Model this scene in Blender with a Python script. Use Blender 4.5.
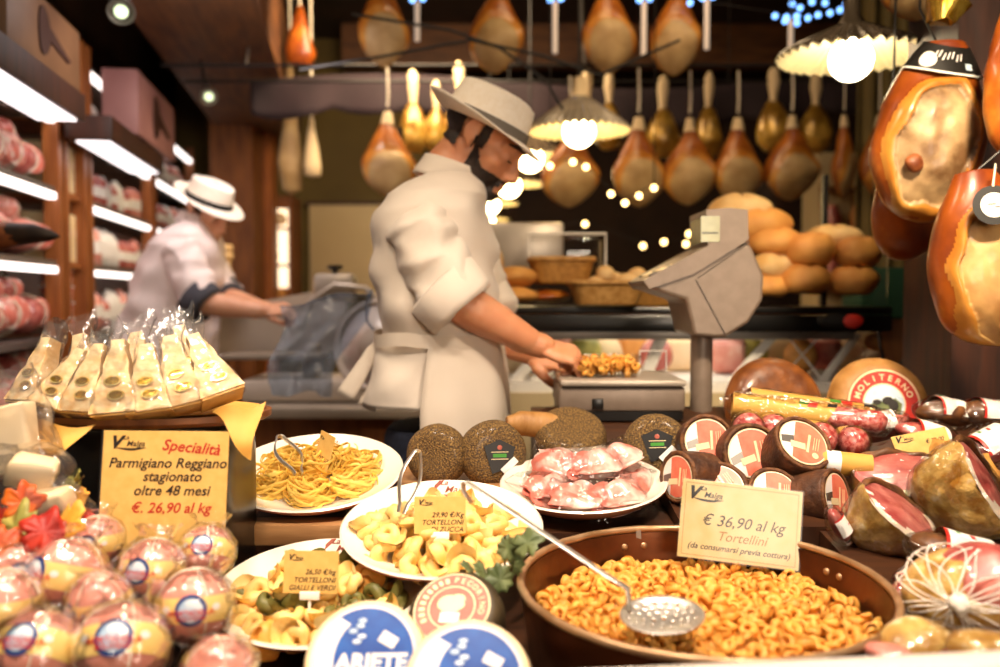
import bpy, bmesh, math, random
from mathutils import Vector, Matrix, noise
for _o in list(bpy.data.objects): bpy.data.objects.remove(_o)
SC = bpy.context.scene; COL = SC.collection
PI = math.pi; R = math.radians
# ------------------------------------------------------------------ camera, world, exposure, large lights
F_PX, HORIZON, CAM_Z = 900.0, 295.0, 1.45
PITCH = math.atan((333.5 - HORIZON) / F_PX)
cam_d = bpy.data.cameras.new('camera'); cam = bpy.data.objects.new('camera', cam_d); COL.objects.link(cam)
cam_d.sensor_width = 36.0; cam_d.lens = F_PX * 36.0 / 1000.0; cam_d.clip_start = 0.02; cam_d.clip_end = 60
cam.location = (0, 0, CAM_Z); cam.rotation_euler = (PI / 2 - PITCH, 0, 0)
cam_d.dof.use_dof = True; cam_d.dof.focus_distance = 1.40; cam_d.dof.aperture_fstop = 2.4
SC.camera = cam
w = bpy.data.worlds.new('world'); SC.world = w; w.use_nodes = True
w.node_tree.nodes['Background'].inputs[0].default_value = (1.0, 0.72, 0.48, 1); w.node_tree.nodes['Background'].inputs[1].default_value = 0.05
vs = SC.view_settings; vs.view_transform = 'Standard'; vs.look = 'None'; vs.gamma = 1.0; vs.use_curve_mapping = False
vs.exposure = 0.0
SC.cycles.transparent_max_bounces = 24; SC.cycles.max_bounces = 8; SC.cycles.use_denoising = True
SC.cycles.sample_clamp_indirect = 6.0; SC.cycles.caustics_reflective = False; SC.cycles.caustics_refractive = False

def light(name, kind, loc, target, power, color, size=0.2, **k):
    l = bpy.data.lights.new(name, kind); o = bpy.data.objects.new(name, l); COL.objects.link(o)
    o.location = loc; l.energy = power; l.color = color
    o.rotation_euler = (Vector(target) - Vector(loc)).to_track_quat('-Z', 'Y').to_euler()
    if kind == 'AREA':
        l.size = size
        if 'spread' in k: l.spread = k['spread']
    elif kind == 'SPOT': l.shadow_soft_size = size; l.spot_size = k.get('angle', R(70)); l.spot_blend = 0.6
    else: l.shadow_soft_size = size
    return o
WARM = (1.0, 0.82, 0.66)
# display-window spotlights above the glass, shop-ceiling lights, shelf daylight tubes, added fills
for x in (-0.75, -0.1, 0.55):
    light('window_spot_and_fill', 'AREA', (x, 0.62, 2.75), (x * 0.75, 1.15, 1.1), 6.4, WARM, 0.16, spread=R(85))
light('window_spot_and_fill', 'AREA', (0.55, 0.9, 2.6), (0.25, 1.75, 1.2), 1.4, WARM, 0.2, spread=R(80))
light('shop_ceiling_light', 'AREA', (-0.6, 1.55, 2.9), (-0.2, 2.3, 1.2), 10, (1, .76, .52), 0.4)
light('shop_ceiling_light', 'AREA', (0.6, 3.3, 3.1), (0.7, 4.6, 1.6), 10, (1, .70, .40), 0.8)
light('shop_ceiling_light', 'AREA', (-0.4, 4.4, 3.0), (-0.7, 7.0, 1.2), 48, (1, .74, .46), 0.8)
light('window_spot_and_fill', 'AREA', (0.75, 0.8, 2.5), (0.95, 1.9, 1.65), 9, (1, .78, .52), 0.16, spread=R(75))  # unseen lamp added to brighten the big near hams
light('front_fill_light', 'AREA', (0.9, -1.3, 1.75), (0.0, 1.9, 1.3), 34, (1, .82, .64), 0.8)  # unseen fill behind the camera, added to light the clerk and upright faces
light('counter_fill_light', 'AREA', (0.55, 3.1, 1.34), (0.55, 3.15, 1.0), 1.3, (1, .9, .75), 0.5)  # fill added inside the counter so its goods read brighter
light('shelf_light', 'AREA', (-0.9, 3.2, 2.5), (-1.8, 4.0, 1.5), 16, (1, .86, .84), 0.6)

# ------------------------------------------------------------------ placing helpers
_ct, _st = math.cos(PITCH), math.sin(PITCH)
def at(px, py, Y):
    u = (px - 500.0) / F_PX; v = (333.5 - py) / F_PX
    k = Y / (_ct + v * _st)
    return Vector((u * k, Y, CAM_Z + (v * _ct - _st) * k))
def S(n, Y): return n / F_PX * Y
def TRS(loc=(0, 0, 0), rot=(0, 0, 0), sc=(1, 1, 1)):
    if not hasattr(sc, '__len__'): sc = (sc, sc, sc)
    from mathutils import Euler
    return Matrix.LocRotScale(Vector(loc), Euler(rot), Vector(sc))
def hx(h):
    h = h.lstrip('#'); c = [int(h[i:i + 2], 16) / 255 for i in (0, 2, 4)]
    return tuple((x / 12.92 if x <= .04045 else ((x + .055) / 1.055) ** 2.4) for x in c) + (1.0,)
def frame(z, x=(1, 0, 0)):
    z = Vector(z).normalized(); x = Vector(x); y = z.cross(x)
    if y.length < 1e-5: y = z.cross(Vector((0, 1, 0)))
    y.normalize(); x = y.cross(z)
    return Matrix((x, y, z)).transposed().to_4x4()
def facing(loc, z, x=(1, 0, 0)):
    return Matrix.Translation(Vector(loc)) @ frame(z, x)

# ------------------------------------------------------------------ mesh builder
_txt = {}
def text_geo(s, shear=0.0, bold=0.0, align='CENTER'):
    k = (s, shear, bold, align)
    if k not in _txt:
        c = bpy.data.curves.new('t', 'FONT'); c.body = s; c.size = 1; c.shear = shear; c.offset = bold; c.align_x = align; c.align_y = 'CENTER'
        c.resolution_u = 3
        o = bpy.data.objects.new('t', c); COL.objects.link(o)
        dg = bpy.context.evaluated_depsgraph_get(); dg.update()
        m = o.evaluated_get(dg).to_mesh()
        _txt[k] = ([v.co.copy() for v in m.vertices], [tuple(p.vertices) for p in m.polygons])
        o.evaluated_get(dg).to_mesh_clear(); bpy.data.objects.remove(o); bpy.data.curves.remove(c)
    return _txt[k]
class MB:
    def __init__(s): s.v = []; s.f = []; s.m = []
    def add(s, V, F, mat=0, M=None, fn=None):
        n = len(s.v)
        for p in V:
            p = Vector(p)
            if fn: p = Vector(fn(p))
            s.v.append(M @ p if M is not None else p)
        for i, f in enumerate(F):
            s.f.append([n + q for q in f]); s.m.append(mat[i] if isinstance(mat, list) else mat)
        return s
    def join(s, o, M=None, mo=0): return s.add(o.v, o.f, [a + mo for a in o.m], M)
    def box(s, size, M=None, mat=0, bevel=0.0, seg=2):
        if isinstance(M, (tuple, Vector)): M = Matrix.Translation(Vector(M))
        x, y, z = [a / 2 for a in size]
        bm = bmesh.new(); bmesh.ops.create_cube(bm, size=1)
        for v in bm.verts: v.co = Vector((v.co.x * size[0], v.co.y * size[1], v.co.z * size[2]))
        if bevel > 0: bmesh.ops.bevel(bm, geom=list(bm.edges), offset=min(bevel, min(size) * .45), segments=seg, affect='EDGES', profile=.5)
        bm.verts.index_update()
        s.add([v.co.copy() for v in bm.verts], [[v.index for v in f.verts] for f in bm.faces], mat, M); bm.free(); return s
    def bx(s, x0, x1, y0, y1, z0, z1, mat=0, bevel=0.0):
        return s.box((abs(x1 - x0), abs(y1 - y0), abs(z1 - z0)), ((x0 + x1) / 2, (y0 + y1) / 2, (z0 + z1) / 2), mat, bevel)
    def grid(s, fn, nu, nv, mat=0, M=None, cu=False, cv=False, flip=False, mfn=None):
        V = [fn(i / (nu if cu else nu - 1), j / (nv if cv else nv - 1)) for j in range(nv) for i in range(nu)]
        F = []; ms = []
        for j in range(nv if cv else nv - 1):
            for i in range(nu if cu else nu - 1):
                a, b = i, (i + 1) % nu; c, d = j, (j + 1) % nv
                q = [c * nu + a, c * nu + b, d * nu + b, d * nu + a]
                F.append(q[::-1] if flip else q)
                ms.append(mfn((i + .5) / nu, (j + .5) / nv) if mfn else mat)
        return s.add(V, F, ms, M)
    def lathe(s, prof, seg=48, mat=0, M=None, fn=None, mfn=None):
        V = []; F = []; ms = []; ring = []
        for (r, z) in prof:
            if r < 1e-6: ring.append((len(V), 1)); V.append((0, 0, z))
            else:
                ring.append((len(V), seg))
                for i in range(seg):
                    a = 2 * PI * i / seg; V.append((r * math.cos(a), r * math.sin(a), z))
        for k in range(len(prof) - 1):
            (a, na), (b, nb) = ring[k], ring[k + 1]
            for i in range(seg):
                j = (i + 1) % seg
                if na == 1 and nb == 1: continue
                if na == 1: F.append([a, b + j, b + i])
                elif nb == 1: F.append([a + i, a + j, b])
                else: F.append([a + i, a + j, b + j, b + i])
                ms.append(mfn(k) if mfn else mat)
        return s.add(V, F, ms, M, fn)
    def tube(s, pts, rad, seg=8, mat=0, M=None, caps=True, closed=False, flat=1.0, up=(0, 0, 1)):
        pts = [Vector(p) for p in pts]; n = len(pts); V = []; F = []
        if not hasattr(rad, '__len__'): rad = [rad] * n
        prev = None
        for i, p in enumerate(pts):
            if closed: t = pts[(i + 1) % n] - pts[i - 1]
            else: t = pts[min(i + 1, n - 1)] - pts[max(i - 1, 0)]
            if t.length < 1e-9: t = Vector((0, 0, 1))
            t.normalize()
            if prev is None:
                u = Vector(up)
                if abs(u.dot(t)) > .95: u = Vector((1, 0, 0)) if abs(t.x) < .9 else Vector((0, 1, 0))
            else: u = prev
            x = (u - t * u.dot(t))
            if x.length < 1e-6: x = t.orthogonal()
            x.normalize(); prev = x; y = t.cross(x)
            for k in range(seg):
                a = 2 * PI * k / seg; V.append(p + (x * math.cos(a) * flat + y * math.sin(a)) * rad[i])
        for i in range(n if closed else n - 1):
            j = (i + 1) % n
            for k in range(seg):
                l = (k + 1) % seg; F.append([i * seg + k, i * seg + l, j * seg + l, j * seg + k])
        if caps and not closed:
            V.append(pts[0]); V.append(pts[-1]); a = n * seg
            for k in range(seg):
                l = (k + 1) % seg; F.append([a, l, k]); F.append([a + 1, (n - 1) * seg + k, (n - 1) * seg + l])
        return s.add(V, F, mat, M)
    def ell(s, c, r, nu=24, nv=14, mat=0, M=None, fn=None, mfn=None):
        if not hasattr(r, '__len__'): r = (r, r, r)
        prof = [(math.sin(PI * k / nv), -math.cos(PI * k / nv)) for k in range(nv + 1)]
        prof[0] = (0, -1); prof[-1] = (0, 1)
        T = Matrix.Translation(Vector(c)) @ Matrix.Diagonal((r[0], r[1], r[2], 1))
        return s.lathe(prof, nu, mat, (M @ T) if M is not None else T, fn, mfn)
    def prism(s, poly, h, mat=0, M=None, side=None):
        n = len(poly); V = [(x, y, 0) for x, y in poly] + [(x, y, h) for x, y in poly]
        F = [list(range(n))[::-1], list(range(n, 2 * n))] + [[i, (i + 1) % n, n + (i + 1) % n, n + i] for i in range(n)]
        return s.add(V, F, [mat, mat] + [mat if side is None else side] * n, M)
    def text(s, t, size, M, mat=0, shear=0.0, bold=0.0, align='CENTER', fn=None):
        V, F = text_geo(t, shear, bold, align)
        return s.add([v * size for v in V], F, mat, M, fn)
    def arc_text(s, t, size, radius, a0, a1, M, mat=0, bold=0.0, inward=False, fn=None):
        n = len(t)
        for i, ch in enumerate(t):
            if ch == ' ': continue
            a = a0 + (a1 - a0) * (i / max(1, n - 1))
            L = Matrix.Translation((radius * math.cos(a), radius * math.sin(a), 0)) @ Matrix.Rotation(a + (PI / 2 if inward else -PI / 2), 4, 'Z')
            V, F = text_geo(ch, 0, bold, 'CENTER')
            s.add([L @ (v * size) for v in V], F, mat, M, fn)
        return s
    def noise(s, amp, freq, seed=0, axis=None):
        o = Vector((seed * 7.3, seed * 3.1, seed * 1.7))
        for i, p in enumerate(s.v):
            s.v[i] = p + noise.noise_vector(p * freq + o) * amp
        return s
    def build(s, name, mats, parent=None, M=None, smooth=True, angle=42, loc=None):
        me = bpy.data.meshes.new(name); me.from_pydata([tuple(v) for v in s.v], [], s.f)
        if not isinstance(mats, (list, tuple)): mats = [mats]
        for m in mats: me.materials.append(m)
        if any(s.m): me.polygons.foreach_set('material_index', s.m)
        bm = bmesh.new(); bm.from_mesh(me); bmesh.ops.recalc_face_normals(bm, faces=bm.faces); bm.to_mesh(me); bm.free()
        if smooth:
            me.polygons.foreach_set('use_smooth', [True] * len(me.polygons))
            if angle < 180: me.set_sharp_from_angle(angle=R(angle))
        me.update()
        o = bpy.data.objects.new(name, me); COL.objects.link(o)
        if parent is not None: o.parent = parent
        if M is not None: o.matrix_basis = M
        if loc is not None: o.location = loc
        return o
def tag(o, label, cat, group=None, kind=None):
    o['label'] = label; o['category'] = cat
    if group: o['group'] = group
    if kind: o['kind'] = kind
    return o
def struct(o): o['kind'] = 'structure'; return o
def thing(name, label, cat, M=None, group=None):
    o = bpy.data.objects.new(name, None); COL.objects.link(o); o.empty_display_size = .05
    if M is not None: o.matrix_basis = M if isinstance(M, Matrix) else Matrix.Translation(Vector(M))
    return tag(o, label, cat, group)
_kids = {}
def dup(root, M, label=None, group=None):
    r = root.copy(); COL.objects.link(r); r.matrix_basis = M
    if label: r['label'] = label
    if group: r['group'] = group
    def rec(a, b):
        for ch in a.children:
            c = ch.copy(); COL.objects.link(c); c.parent = b; c.matrix_parent_inverse = ch.matrix_parent_inverse; c.matrix_basis = ch.matrix_basis
            rec(ch, c)
    rec(root, r); return r
def remesh(mb, voxel, smooth=4):
    me = bpy.data.meshes.new('r'); me.from_pydata([tuple(v) for v in mb.v], [], mb.f)
    bm = bmesh.new(); bm.from_mesh(me); bmesh.ops.recalc_face_normals(bm, faces=bm.faces); bm.to_mesh(me); bm.free()
    o = bpy.data.objects.new('r', me); COL.objects.link(o)
    m = o.modifiers.new('r', 'REMESH'); m.mode = 'VOXEL'; m.voxel_size = voxel
    if smooth:
        k = o.modifiers.new('s', 'SMOOTH'); k.factor = .5; k.iterations = smooth
    dg = bpy.context.evaluated_depsgraph_get(); dg.update(); e = o.evaluated_get(dg); t = e.to_mesh()
    out = MB(); out.v = [v.co.copy() for v in t.vertices]; out.f = [list(p.vertices) for p in t.polygons]; out.m = [0] * len(out.f)
    out.n = [v.normal.copy() for v in t.vertices]
    e.to_mesh_clear(); bpy.data.objects.remove(o); bpy.data.meshes.remove(me); return out

# ------------------------------------------------------------------ materials
def mat(name, c1, c2=None, scale=8, rough=.5, bump=0.0, bscale=None, metal=0.0, sss=0.0, trans=0.0, vary=0.0, contrast=(.35, .65), tex='NOISE', coat=0.0, stretch=None, detail=4, c3=None, ior=None, sheen=0, emit=None):
    m = bpy.data.materials.new(name); m.use_nodes = True; nt = m.node_tree; N = nt.nodes; L = nt.links
    b = N['Principled BSDF']; b.inputs['Roughness'].default_value = rough; b.inputs['Metallic'].default_value = metal
    c1 = hx(c1) if isinstance(c1, str) else c1
    b.inputs['Base Color'].default_value = c1
    if coat: b.inputs['Coat Weight'].default_value = coat; b.inputs['Coat Roughness'].default_value = .12
    if sss: b.inputs['Subsurface Weight'].default_value = sss; b.inputs['Subsurface Radius'].default_value = (.012, .006, .003); b.inputs['Subsurface Scale'].default_value = .6
    if trans: b.inputs['Transmission Weight'].default_value = trans
    if ior: b.inputs['IOR'].default_value = ior
    if sheen: b.inputs['Sheen Weight'].default_value = sheen
    tc = None
    def coord():
        nonlocal tc
        if tc is None:
            t = N.new('ShaderNodeTexCoord'); tc = t.outputs['Object']
            if stretch:
                mp = N.new('ShaderNodeMapping'); mp.inputs['Scale'].default_value = stretch; L.new(tc, mp.inputs[0]); tc = mp.outputs[0]
        return tc
    def texnode(kind, sc):
        if kind == 'VORONOI':
            n = N.new('ShaderNodeTexVoronoi'); n.inputs['Scale'].default_value = sc; o = n.outputs['Distance']
        elif kind == 'WAVE':
            n = N.new('ShaderNodeTexWave'); n.inputs['Scale'].default_value = sc; n.inputs['Distortion'].default_value = 6; n.inputs['Detail'].default_value = 3; o = n.outputs['Fac']
        else:
            n = N.new('ShaderNodeTexNoise'); n.inputs['Scale'].default_value = sc; n.inputs['Detail'].default_value = detail; o = n.outputs['Fac']
        L.new(coord(), n.inputs['Vector']); return o
    col = None
    if c2 is not None:
        f = texnode(tex, scale); r = N.new('ShaderNodeValToRGB'); L.new(f, r.inputs[0])
        r.color_ramp.elements[0].position = contrast[0]; r.color_ramp.elements[0].color = c1
        r.color_ramp.elements[1].position = contrast[1]; r.color_ramp.elements[1].color = hx(c2)
        if c3:
            e = r.color_ramp.elements.new(min(1, contrast[1] + .12)); e.color = hx(c3)
        col = r.outputs[0]
    if vary:
        oi = N.new('ShaderNodeObjectInfo'); h = N.new('ShaderNodeHueSaturation')
        mr = N.new('ShaderNodeMapRange'); L.new(oi.outputs['Random'], mr.inputs[0]); mr.inputs[3].default_value = 1 - vary; mr.inputs[4].default_value = 1 + vary
        L.new(mr.outputs[0], h.inputs['Value']); h.inputs['Color'].default_value = c1
        if col is not None: L.new(col, h.inputs['Color'])
        col = h.outputs[0]
    if col is not None: L.new(col, b.inputs['Base Color'])
    if bump:
        f = texnode('NOISE' if tex == 'WAVE' else tex, bscale or scale); bp = N.new('ShaderNodeBump'); bp.inputs['Strength'].default_value = bump; bp.inputs['Distance'].default_value = .004
        L.new(f, bp.inputs['Height']); L.new(bp.outputs[0], b.inputs['Normal'])
    if emit: b.inputs['Emission Color'].default_value = hx(emit[0]); b.inputs['Emission Strength'].default_value = emit[1]
    return m
def emis(name, c, s):
    m = bpy.data.materials.new(name); m.use_nodes = True; nt = m.node_tree; b = nt.nodes['Principled BSDF']
    b.inputs['Base Color'].default_value = hx(c); b.inputs['Emission Color'].default_value = hx(c); b.inputs['Emission Strength'].default_value = s
    return m
def film(name, tint='ffffff', gloss=.25, rough=.12, bump=.6, bscale=60, base=.05, milk=.0):
    m = bpy.data.materials.new(name); m.use_nodes = True; nt = m.node_tree; N = nt.nodes; L = nt.links; N.remove(N['Principled BSDF'])
    out = N['Material Output']; t = N.new('ShaderNodeBsdfTransparent'); t.inputs[0].default_value = hx(tint)
    g = N.new('ShaderNodeBsdfGlossy'); g.inputs['Roughness'].default_value = rough
    lw = N.new('ShaderNodeLayerWeight'); lw.inputs[0].default_value = gloss
    ma = N.new('ShaderNodeMath'); ma.operation = 'MULTIPLY_ADD'; ma.inputs[1].default_value = .5; ma.inputs[2].default_value = base; ma.use_clamp = True
    mx = N.new('ShaderNodeMixShader'); L.new(lw.outputs['Fresnel'], ma.inputs[0]); L.new(ma.outputs[0], mx.inputs[0]); L.new(t.outputs[0], mx.inputs[1]); L.new(g.outputs[0], mx.inputs[2])
    if bump:
        tc = N.new('ShaderNodeTexCoord'); n = N.new('ShaderNodeTexNoise'); n.inputs['Scale'].default_value = bscale; n.inputs['Detail'].default_value = 2
        L.new(tc.outputs['Object'], n.inputs['Vector']); bp = N.new('ShaderNodeBump'); bp.inputs['Strength'].default_value = bump; bp.inputs['Distance'].default_value = .01
        L.new(n.outputs['Fac'], bp.inputs['Height']); L.new(bp.outputs[0], g.inputs['Normal']); L.new(bp.outputs[0], lw.inputs['Normal'])
    last = mx.outputs[0]
    if milk:
        d = N.new('ShaderNodeBsdfDiffuse'); d.inputs[0].default_value = (.9, .88, .85, 1) if tint == 'ffffff' else (.55, .68, .9, 1)
        m2 = N.new('ShaderNodeMixShader'); m2.inputs[0].default_value = milk; L.new(last, m2.inputs[1]); L.new(d.outputs[0], m2.inputs[2]); last = m2.outputs[0]
    L.new(last, out.inputs['Surface']); return m
M = {}
def mk(k, *a, **kw): M[k] = mat(k, *a, **kw); return M[k]
mk('ceramic', 'f4ead6', rough=.22, coat=.4); mk('terracotta', 'a85c38', 'c07a50', 12, rough=.5)
mk('copper', '4a2a16', '6e4024', 9, rough=.32, metal=.75, bump=.25, bscale=30); mk('copper_rim', 'a07850', 'c9a47c', 20, rough=.35, metal=.6)
mk('steel', 'dcd6cc', rough=.36, metal=.9); mk('steel_dull', '9a948c', rough=.4, metal=.9)
mk('black_plastic', '14110f', rough=.3); mk('black_gloss', '0b0a09', rough=.3, coat=.15)
mk('card', 'deae5a', 'e6ba68', 60, rough=.55, bump=.03); mk('card_pale', 'ecce84', 'f0d898', 30, rough=.5, coat=.1)
mk('ink', '1c1410', rough=.6); mk('ink_red', 'b81e14', rough=.6); mk('ink_brown', '8c3a20', rough=.6); mk('white_plastic', 'f2eee6', rough=.35)
mk('paper_white', 'f1ece2', rough=.7); mk('yellow_paper', 'dca64c', 'd09a40', 14, rough=.65, bump=.1); mk('kraft', 'c08a3c', 'a87430', 14, rough=.7, bump=.2)
mk('wood_deck', '321a0c', '4a2a14', 6, rough=.45, stretch=(1, 8, 1)); mk('wood_block', '9a6c40', 'b68654', 8, rough=.55, stretch=(1, 9, 9))
mk('wood_dark', '2a140a', '43200f', 5, rough=.55, bump=.3, stretch=(6, 6, 1)); mk('wood_mid', '6a3a18', '8a5426', 5, rough=.5, stretch=(6, 6, 1))
mk('wood_post', '8a4e22', 'a8642e', 5, rough=.45, stretch=(6, 6, 1))
mk('tortellini', 'dc9636', 'eaae50', 60, rough=.55, sss=.15, vary=.12, bump=.15)
mk('tortelloni', 'ecc066', 'f3d28a', 40, rough=.5, sss=.2, vary=.1, bump=.15); mk('tortelloni_green', '5c5a26', '7a7438', 40, rough=.5, vary=.15)
mk('tortelloni_dark', 'cc8c34', 'dca24a', 40, rough=.5, vary=.1)
mk('tagliatelle', 'eec050', 'f5cf68', 30, rough=.5, sss=.15, vary=.05)
mk('parmesan', 'd8ac70', 'ecd2a2', 45, rough=.6, bump=.35, bscale=90, sss=.1, contrast=(.4, .62)); mk('rind', 'c88c3a', 'dca85a', 20, rough=.5)
mk('gold_foil', 'c89428', 'f0cc60', 40, rough=.2, metal=.85, bump=.4); mk('gold_sticker', 'd8b050', 'f0dc9a', 60, rough=.25, metal=.5)
M['film'] = film('film', bump=1.0, bscale=34, base=.05); M['film_soft'] = film('film_soft', bump=.25, bscale=14, base=.015, rough=.2)
M['film_milk'] = film('film_milk', bump=.9, bscale=24, base=.04, milk=.03)
M['glass'] = film('glass', gloss=.2, rough=.03, bump=0, base=.03); M['reflection_film'] = film('reflection_film', tint='c4cfe0', bump=1, bscale=26, base=.06, milk=.22)  # the bluish film stands in for a window reflection
mk('mortadella', 'dc8c78', 'e6a290', 30, rough=.25, sss=.2, coat=.6); mk('band_yellow', 'f2c868', 'f6d484', 20, rough=.35, coat=.4)
mk('badge_blue', '1c3a78', rough=.4); mk('badge_sky', 'a8c4dc', 'e8eef0', 60, rough=.4); mk('string', 'e8ddc4', rough=.8)
mk('red_print', 'cc2a1c', rough=.45); mk('green_print', '3e8c2a', rough=.45); mk('blue_print', '063a8c', '1258ac', 30, rough=.35)
mk('pepper_rind', '402c14', '80602c', 330, rough=.7, bump=1.0, bscale=360, contrast=(.38, .6), c3='ac8848', coat=.15); mk('black_label', '1c1a18', rough=.4)
mk('bark_rind', '3a2010', '5e3618', 40, rough=.6, bump=.9, bscale=70); mk('bark_rim', '7a4c24', '4c2a12', 70, rough=.7, bump=1, bscale=110)
mk('salmon_print', 'e06a50', 'e88468', 40, rough=.4); mk('brown_wheel', '5a2e10', '8a5020', 26, rough=.45, bump=.8, bscale=40, coat=.35); mk('tan_wheel', '9a6a30', 'b4844a', 26, rough=.55, bump=.6, bscale=60, stretch=(1, 1, .2))
mk('cream_rind', 'eed0a0', 'f4dcb4', 12, rough=.5); mk('label_white', 'f0ece4', rough=.4); mk('label_pink', 'b4604c', 'a04c3a', 50, rough=.4); mk('label_cream', 'f0d8a8', rough=.4)
mk('dark_cheese', '241c12', '4a3c24', 30, rough=.5, bump=.4)
mk('prosciutto', 'df7a68', 'f8d6c6', 20, rough=.3, contrast=(.44, .58), c3='fbe6d8', coat=.4, detail=3, vary=.06); mk('fat', 'f6e2c8', rough=.35, sss=.2)
mk('cured_meat', 'a03c38', 'd07c6e', 24, rough=.35, coat=.35, c3='f2cdb8', contrast=(.34, .64), detail=8, stretch=(1, 2.2, 1), bump=.3, bscale=50); mk('ham_pink', 'd8786a', 'e8a492', 16, rough=.3, coat=.6, contrast=(.3, .6), c3='f4d4c0')
mk('ham_crust', '4a2a14', '7a4c24', 40, rough=.5, bump=.8, coat=.4); mk('salami', 'a83430', 'd88478', 120, rough=.35, coat=.6, contrast=(.4, .6))
mk('net', 'efe6d8', rough=.7); mk('gold_skin', 'a06c24', 'e0b868', 34, rough=.3, bump=1.0, bscale=60, coat=.7, contrast=(.36, .56), c3='f8e8c4', detail=6)
mk('ham_skin', '6e2c0c', 'aa5614', 8, rough=.36, coat=.4, bump=.35, bscale=18, c3='cc8630', contrast=(.34, .58), detail=8); mk('ham_fat', 'b06a20', 'd49a44', 9, rough=.32, coat=.5)
mk('ham_face', '6e4e2e', 'c6a678', 11, rough=.5, bump=.6, bscale=20, contrast=(.36, .60), detail=10, c3='dcc096', coat=.15); mk('ham_face_tan', '9c6c38', 'd4a868', 9, rough=.5, bump=.5, bscale=18, contrast=(.36, .6), detail=8, c3='e4c48c', coat=.2); mk('ham_face_far', '9a7a4c', 'c4a878', 9, rough=.55, contrast=(.3, .7))
mk('ham_skin_far', '7a3a10', 'b4681c', 8, rough=.4, coat=.3, c3='cc8c34', contrast=(.3, .6)); mk('shank', 'e0c89c', rough=.6); mk('bone', '9c5a2c', '6c3418', 30, rough=.5, bump=.6)
mk('gold_wrap', '8a6420', 'dcb04c', 9, rough=.28, metal=.3, coat=.6, bump=.5, contrast=(.4, .6))
mk('leaf_orange', 'b83c10', 'd8701c', 30, rough=.55); mk('leaf_red', '96140c', 'bc2e14', 30, rough=.55); mk('leaf_green', '7c7a34', 'b0a450', 30, rough=.55); mk('leaf_yellow', 'e0962a', 'ecb84a', 30, rough=.55); mk('ivy', '4c5a34', '76804e', 30, rough=.5); mk('stem', '5a4422', rough=.6)
mk('skin', 'cc8860', 'd89870', 14, rough=.45, sss=.25); mk('skin_pale', 'd49a78', 'dea888', 14, rough=.45, sss=.25)
mk('shirt', 'e2d4c2', 'eaddcc', 6, rough=.75, bump=.15, bscale=25, sheen=.2); mk('shirt_pink', 'e4d4d0', 'ecdeda', 6, rough=.75, bump=.15, bscale=25); mk('cuff_grey', '3c3c44', rough=.8)
mk('denim', '141826', '1e2436', 90, rough=.85); mk('hair', '1a0f08', '2c1a0e', 60, rough=.6, bump=.8, bscale=160); mk('hat_straw', 'f4e8d4', 'faf0e0', 90, rough=.7, bump=.1, bscale=200); mk('hat_band', '6a6258', rough=.7); mk('hat_band_black', '12100e', rough=.7)
mk('eye_white', 'e8e0d8', rough=.2); mk('shoe', '16120f', rough=.4)
mk('bread', 'bc7430', 'dca054', 9, rough=.6, bump=.25, bscale=30, contrast=(.3, .7), vary=.08); mk('bread_flour', 'cc9c58', 'e2c08a', 12, rough=.7, bump=.2); mk('bread_flat', 'c07a34', 'dca050', 10, rough=.6, bump=.3)
mk('wicker', 'c89a58', 'a87838', 60, rough=.6, bump=.8, bscale=90); mk('wicker_dark', '9a6a2c', 'b8843c', 50, rough=.6, bump=.8, bscale=90)
mk('scale_body', '7a6a5c', '827264', 40, rough=.42, metal=.15); mk('strut', 'd8d6d4', rough=.3, metal=.55); mk('scale_lcd', '7c7a48', '8a8854', 40, rough=.15); mk('scale_seam', '5a5048', rough=.5)
mk('lcd_digits', '26281a', rough=.4)
mk('olive_wall', '5a4a22', '6a5828', 2, rough=.8); mk('cream_panel', 'c8b48a', 'd0bc92', 3, rough=.7); mk('wall_brown', '2c190d', '3c2412', 3, rough=.75); mk('ceiling_dark', '1e110a', '2c1a0e', 4, rough=.7)
mk('floor', '6a4c34', '7c5a3e', 6, rough=.4); mk('valance', '20141a', '2c1c22', 5, rough=.85); mk('beam', '4c2c14', '6e4420', 4, rough=.6, bump=.4, stretch=(1, 6, 6))
mk('sill', 'efe6da', rough=.35); mk('fluted', 'e8dcb4', rough=.3); mk('glass_flute', '8c8272', 'a89c88', 12, rough=.15, coat=.6); mk('fluted_unlit', '54483a', '6a5c4a', 12, rough=.2, coat=.6); mk('lamp_cap', '6a5c4a', rough=.35, metal=.6); mk('wire', '120d0a', rough=.5)  # outer lampshade colour kept dark to hold its unlit look
mk('sign_brown', '6a4a30', '7a583a', 6, rough=.5); mk('sign_pink', 'a0706c', 'ae807c', 5, rough=.5); mk('ham_silhouette', '3a1c10', rough=.6)
mk('slicer_metal', 'b4a898', 'c0b4a4', 8, rough=.35, metal=.4); mk('slicer_white', 'cfc2b4', rough=.35); mk('box_yellow', 'e8cf98', 'f0deb0', 8, rough=.6); mk('hoof', '241810', '3a2614', 30, rough=.5, bump=.5)
mk('green_crate', '1c4a34', rough=.6); mk('khaki', '6a5a30', '7c6a3a', 4, rough=.8)
EMI_TUBE = emis('tube_glow', 'fff2ea', 2.6); EMI_BULB = emis('bulb_glow', 'ffdc9c', 24); EMI_BULB_N = emis('bulb_glow_near', 'ffeac0', 20); EMI_REFLECTION = emis('reflection_glow', 'ffd488', 9); EMI_BLUE = emis('fairy_blue', '7cb4ff', 3); EMI_ICE = emis('icicle_glow', 'd8c8b8', .3); EMI_DIFF = emis('diffuser_glow', 'fff4f4', 2.0); EMI_LED = emis('spot_led', 'e8ffd0', 1.2)  # warm fairy glow stands for window reflections of outdoor bulbs
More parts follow.
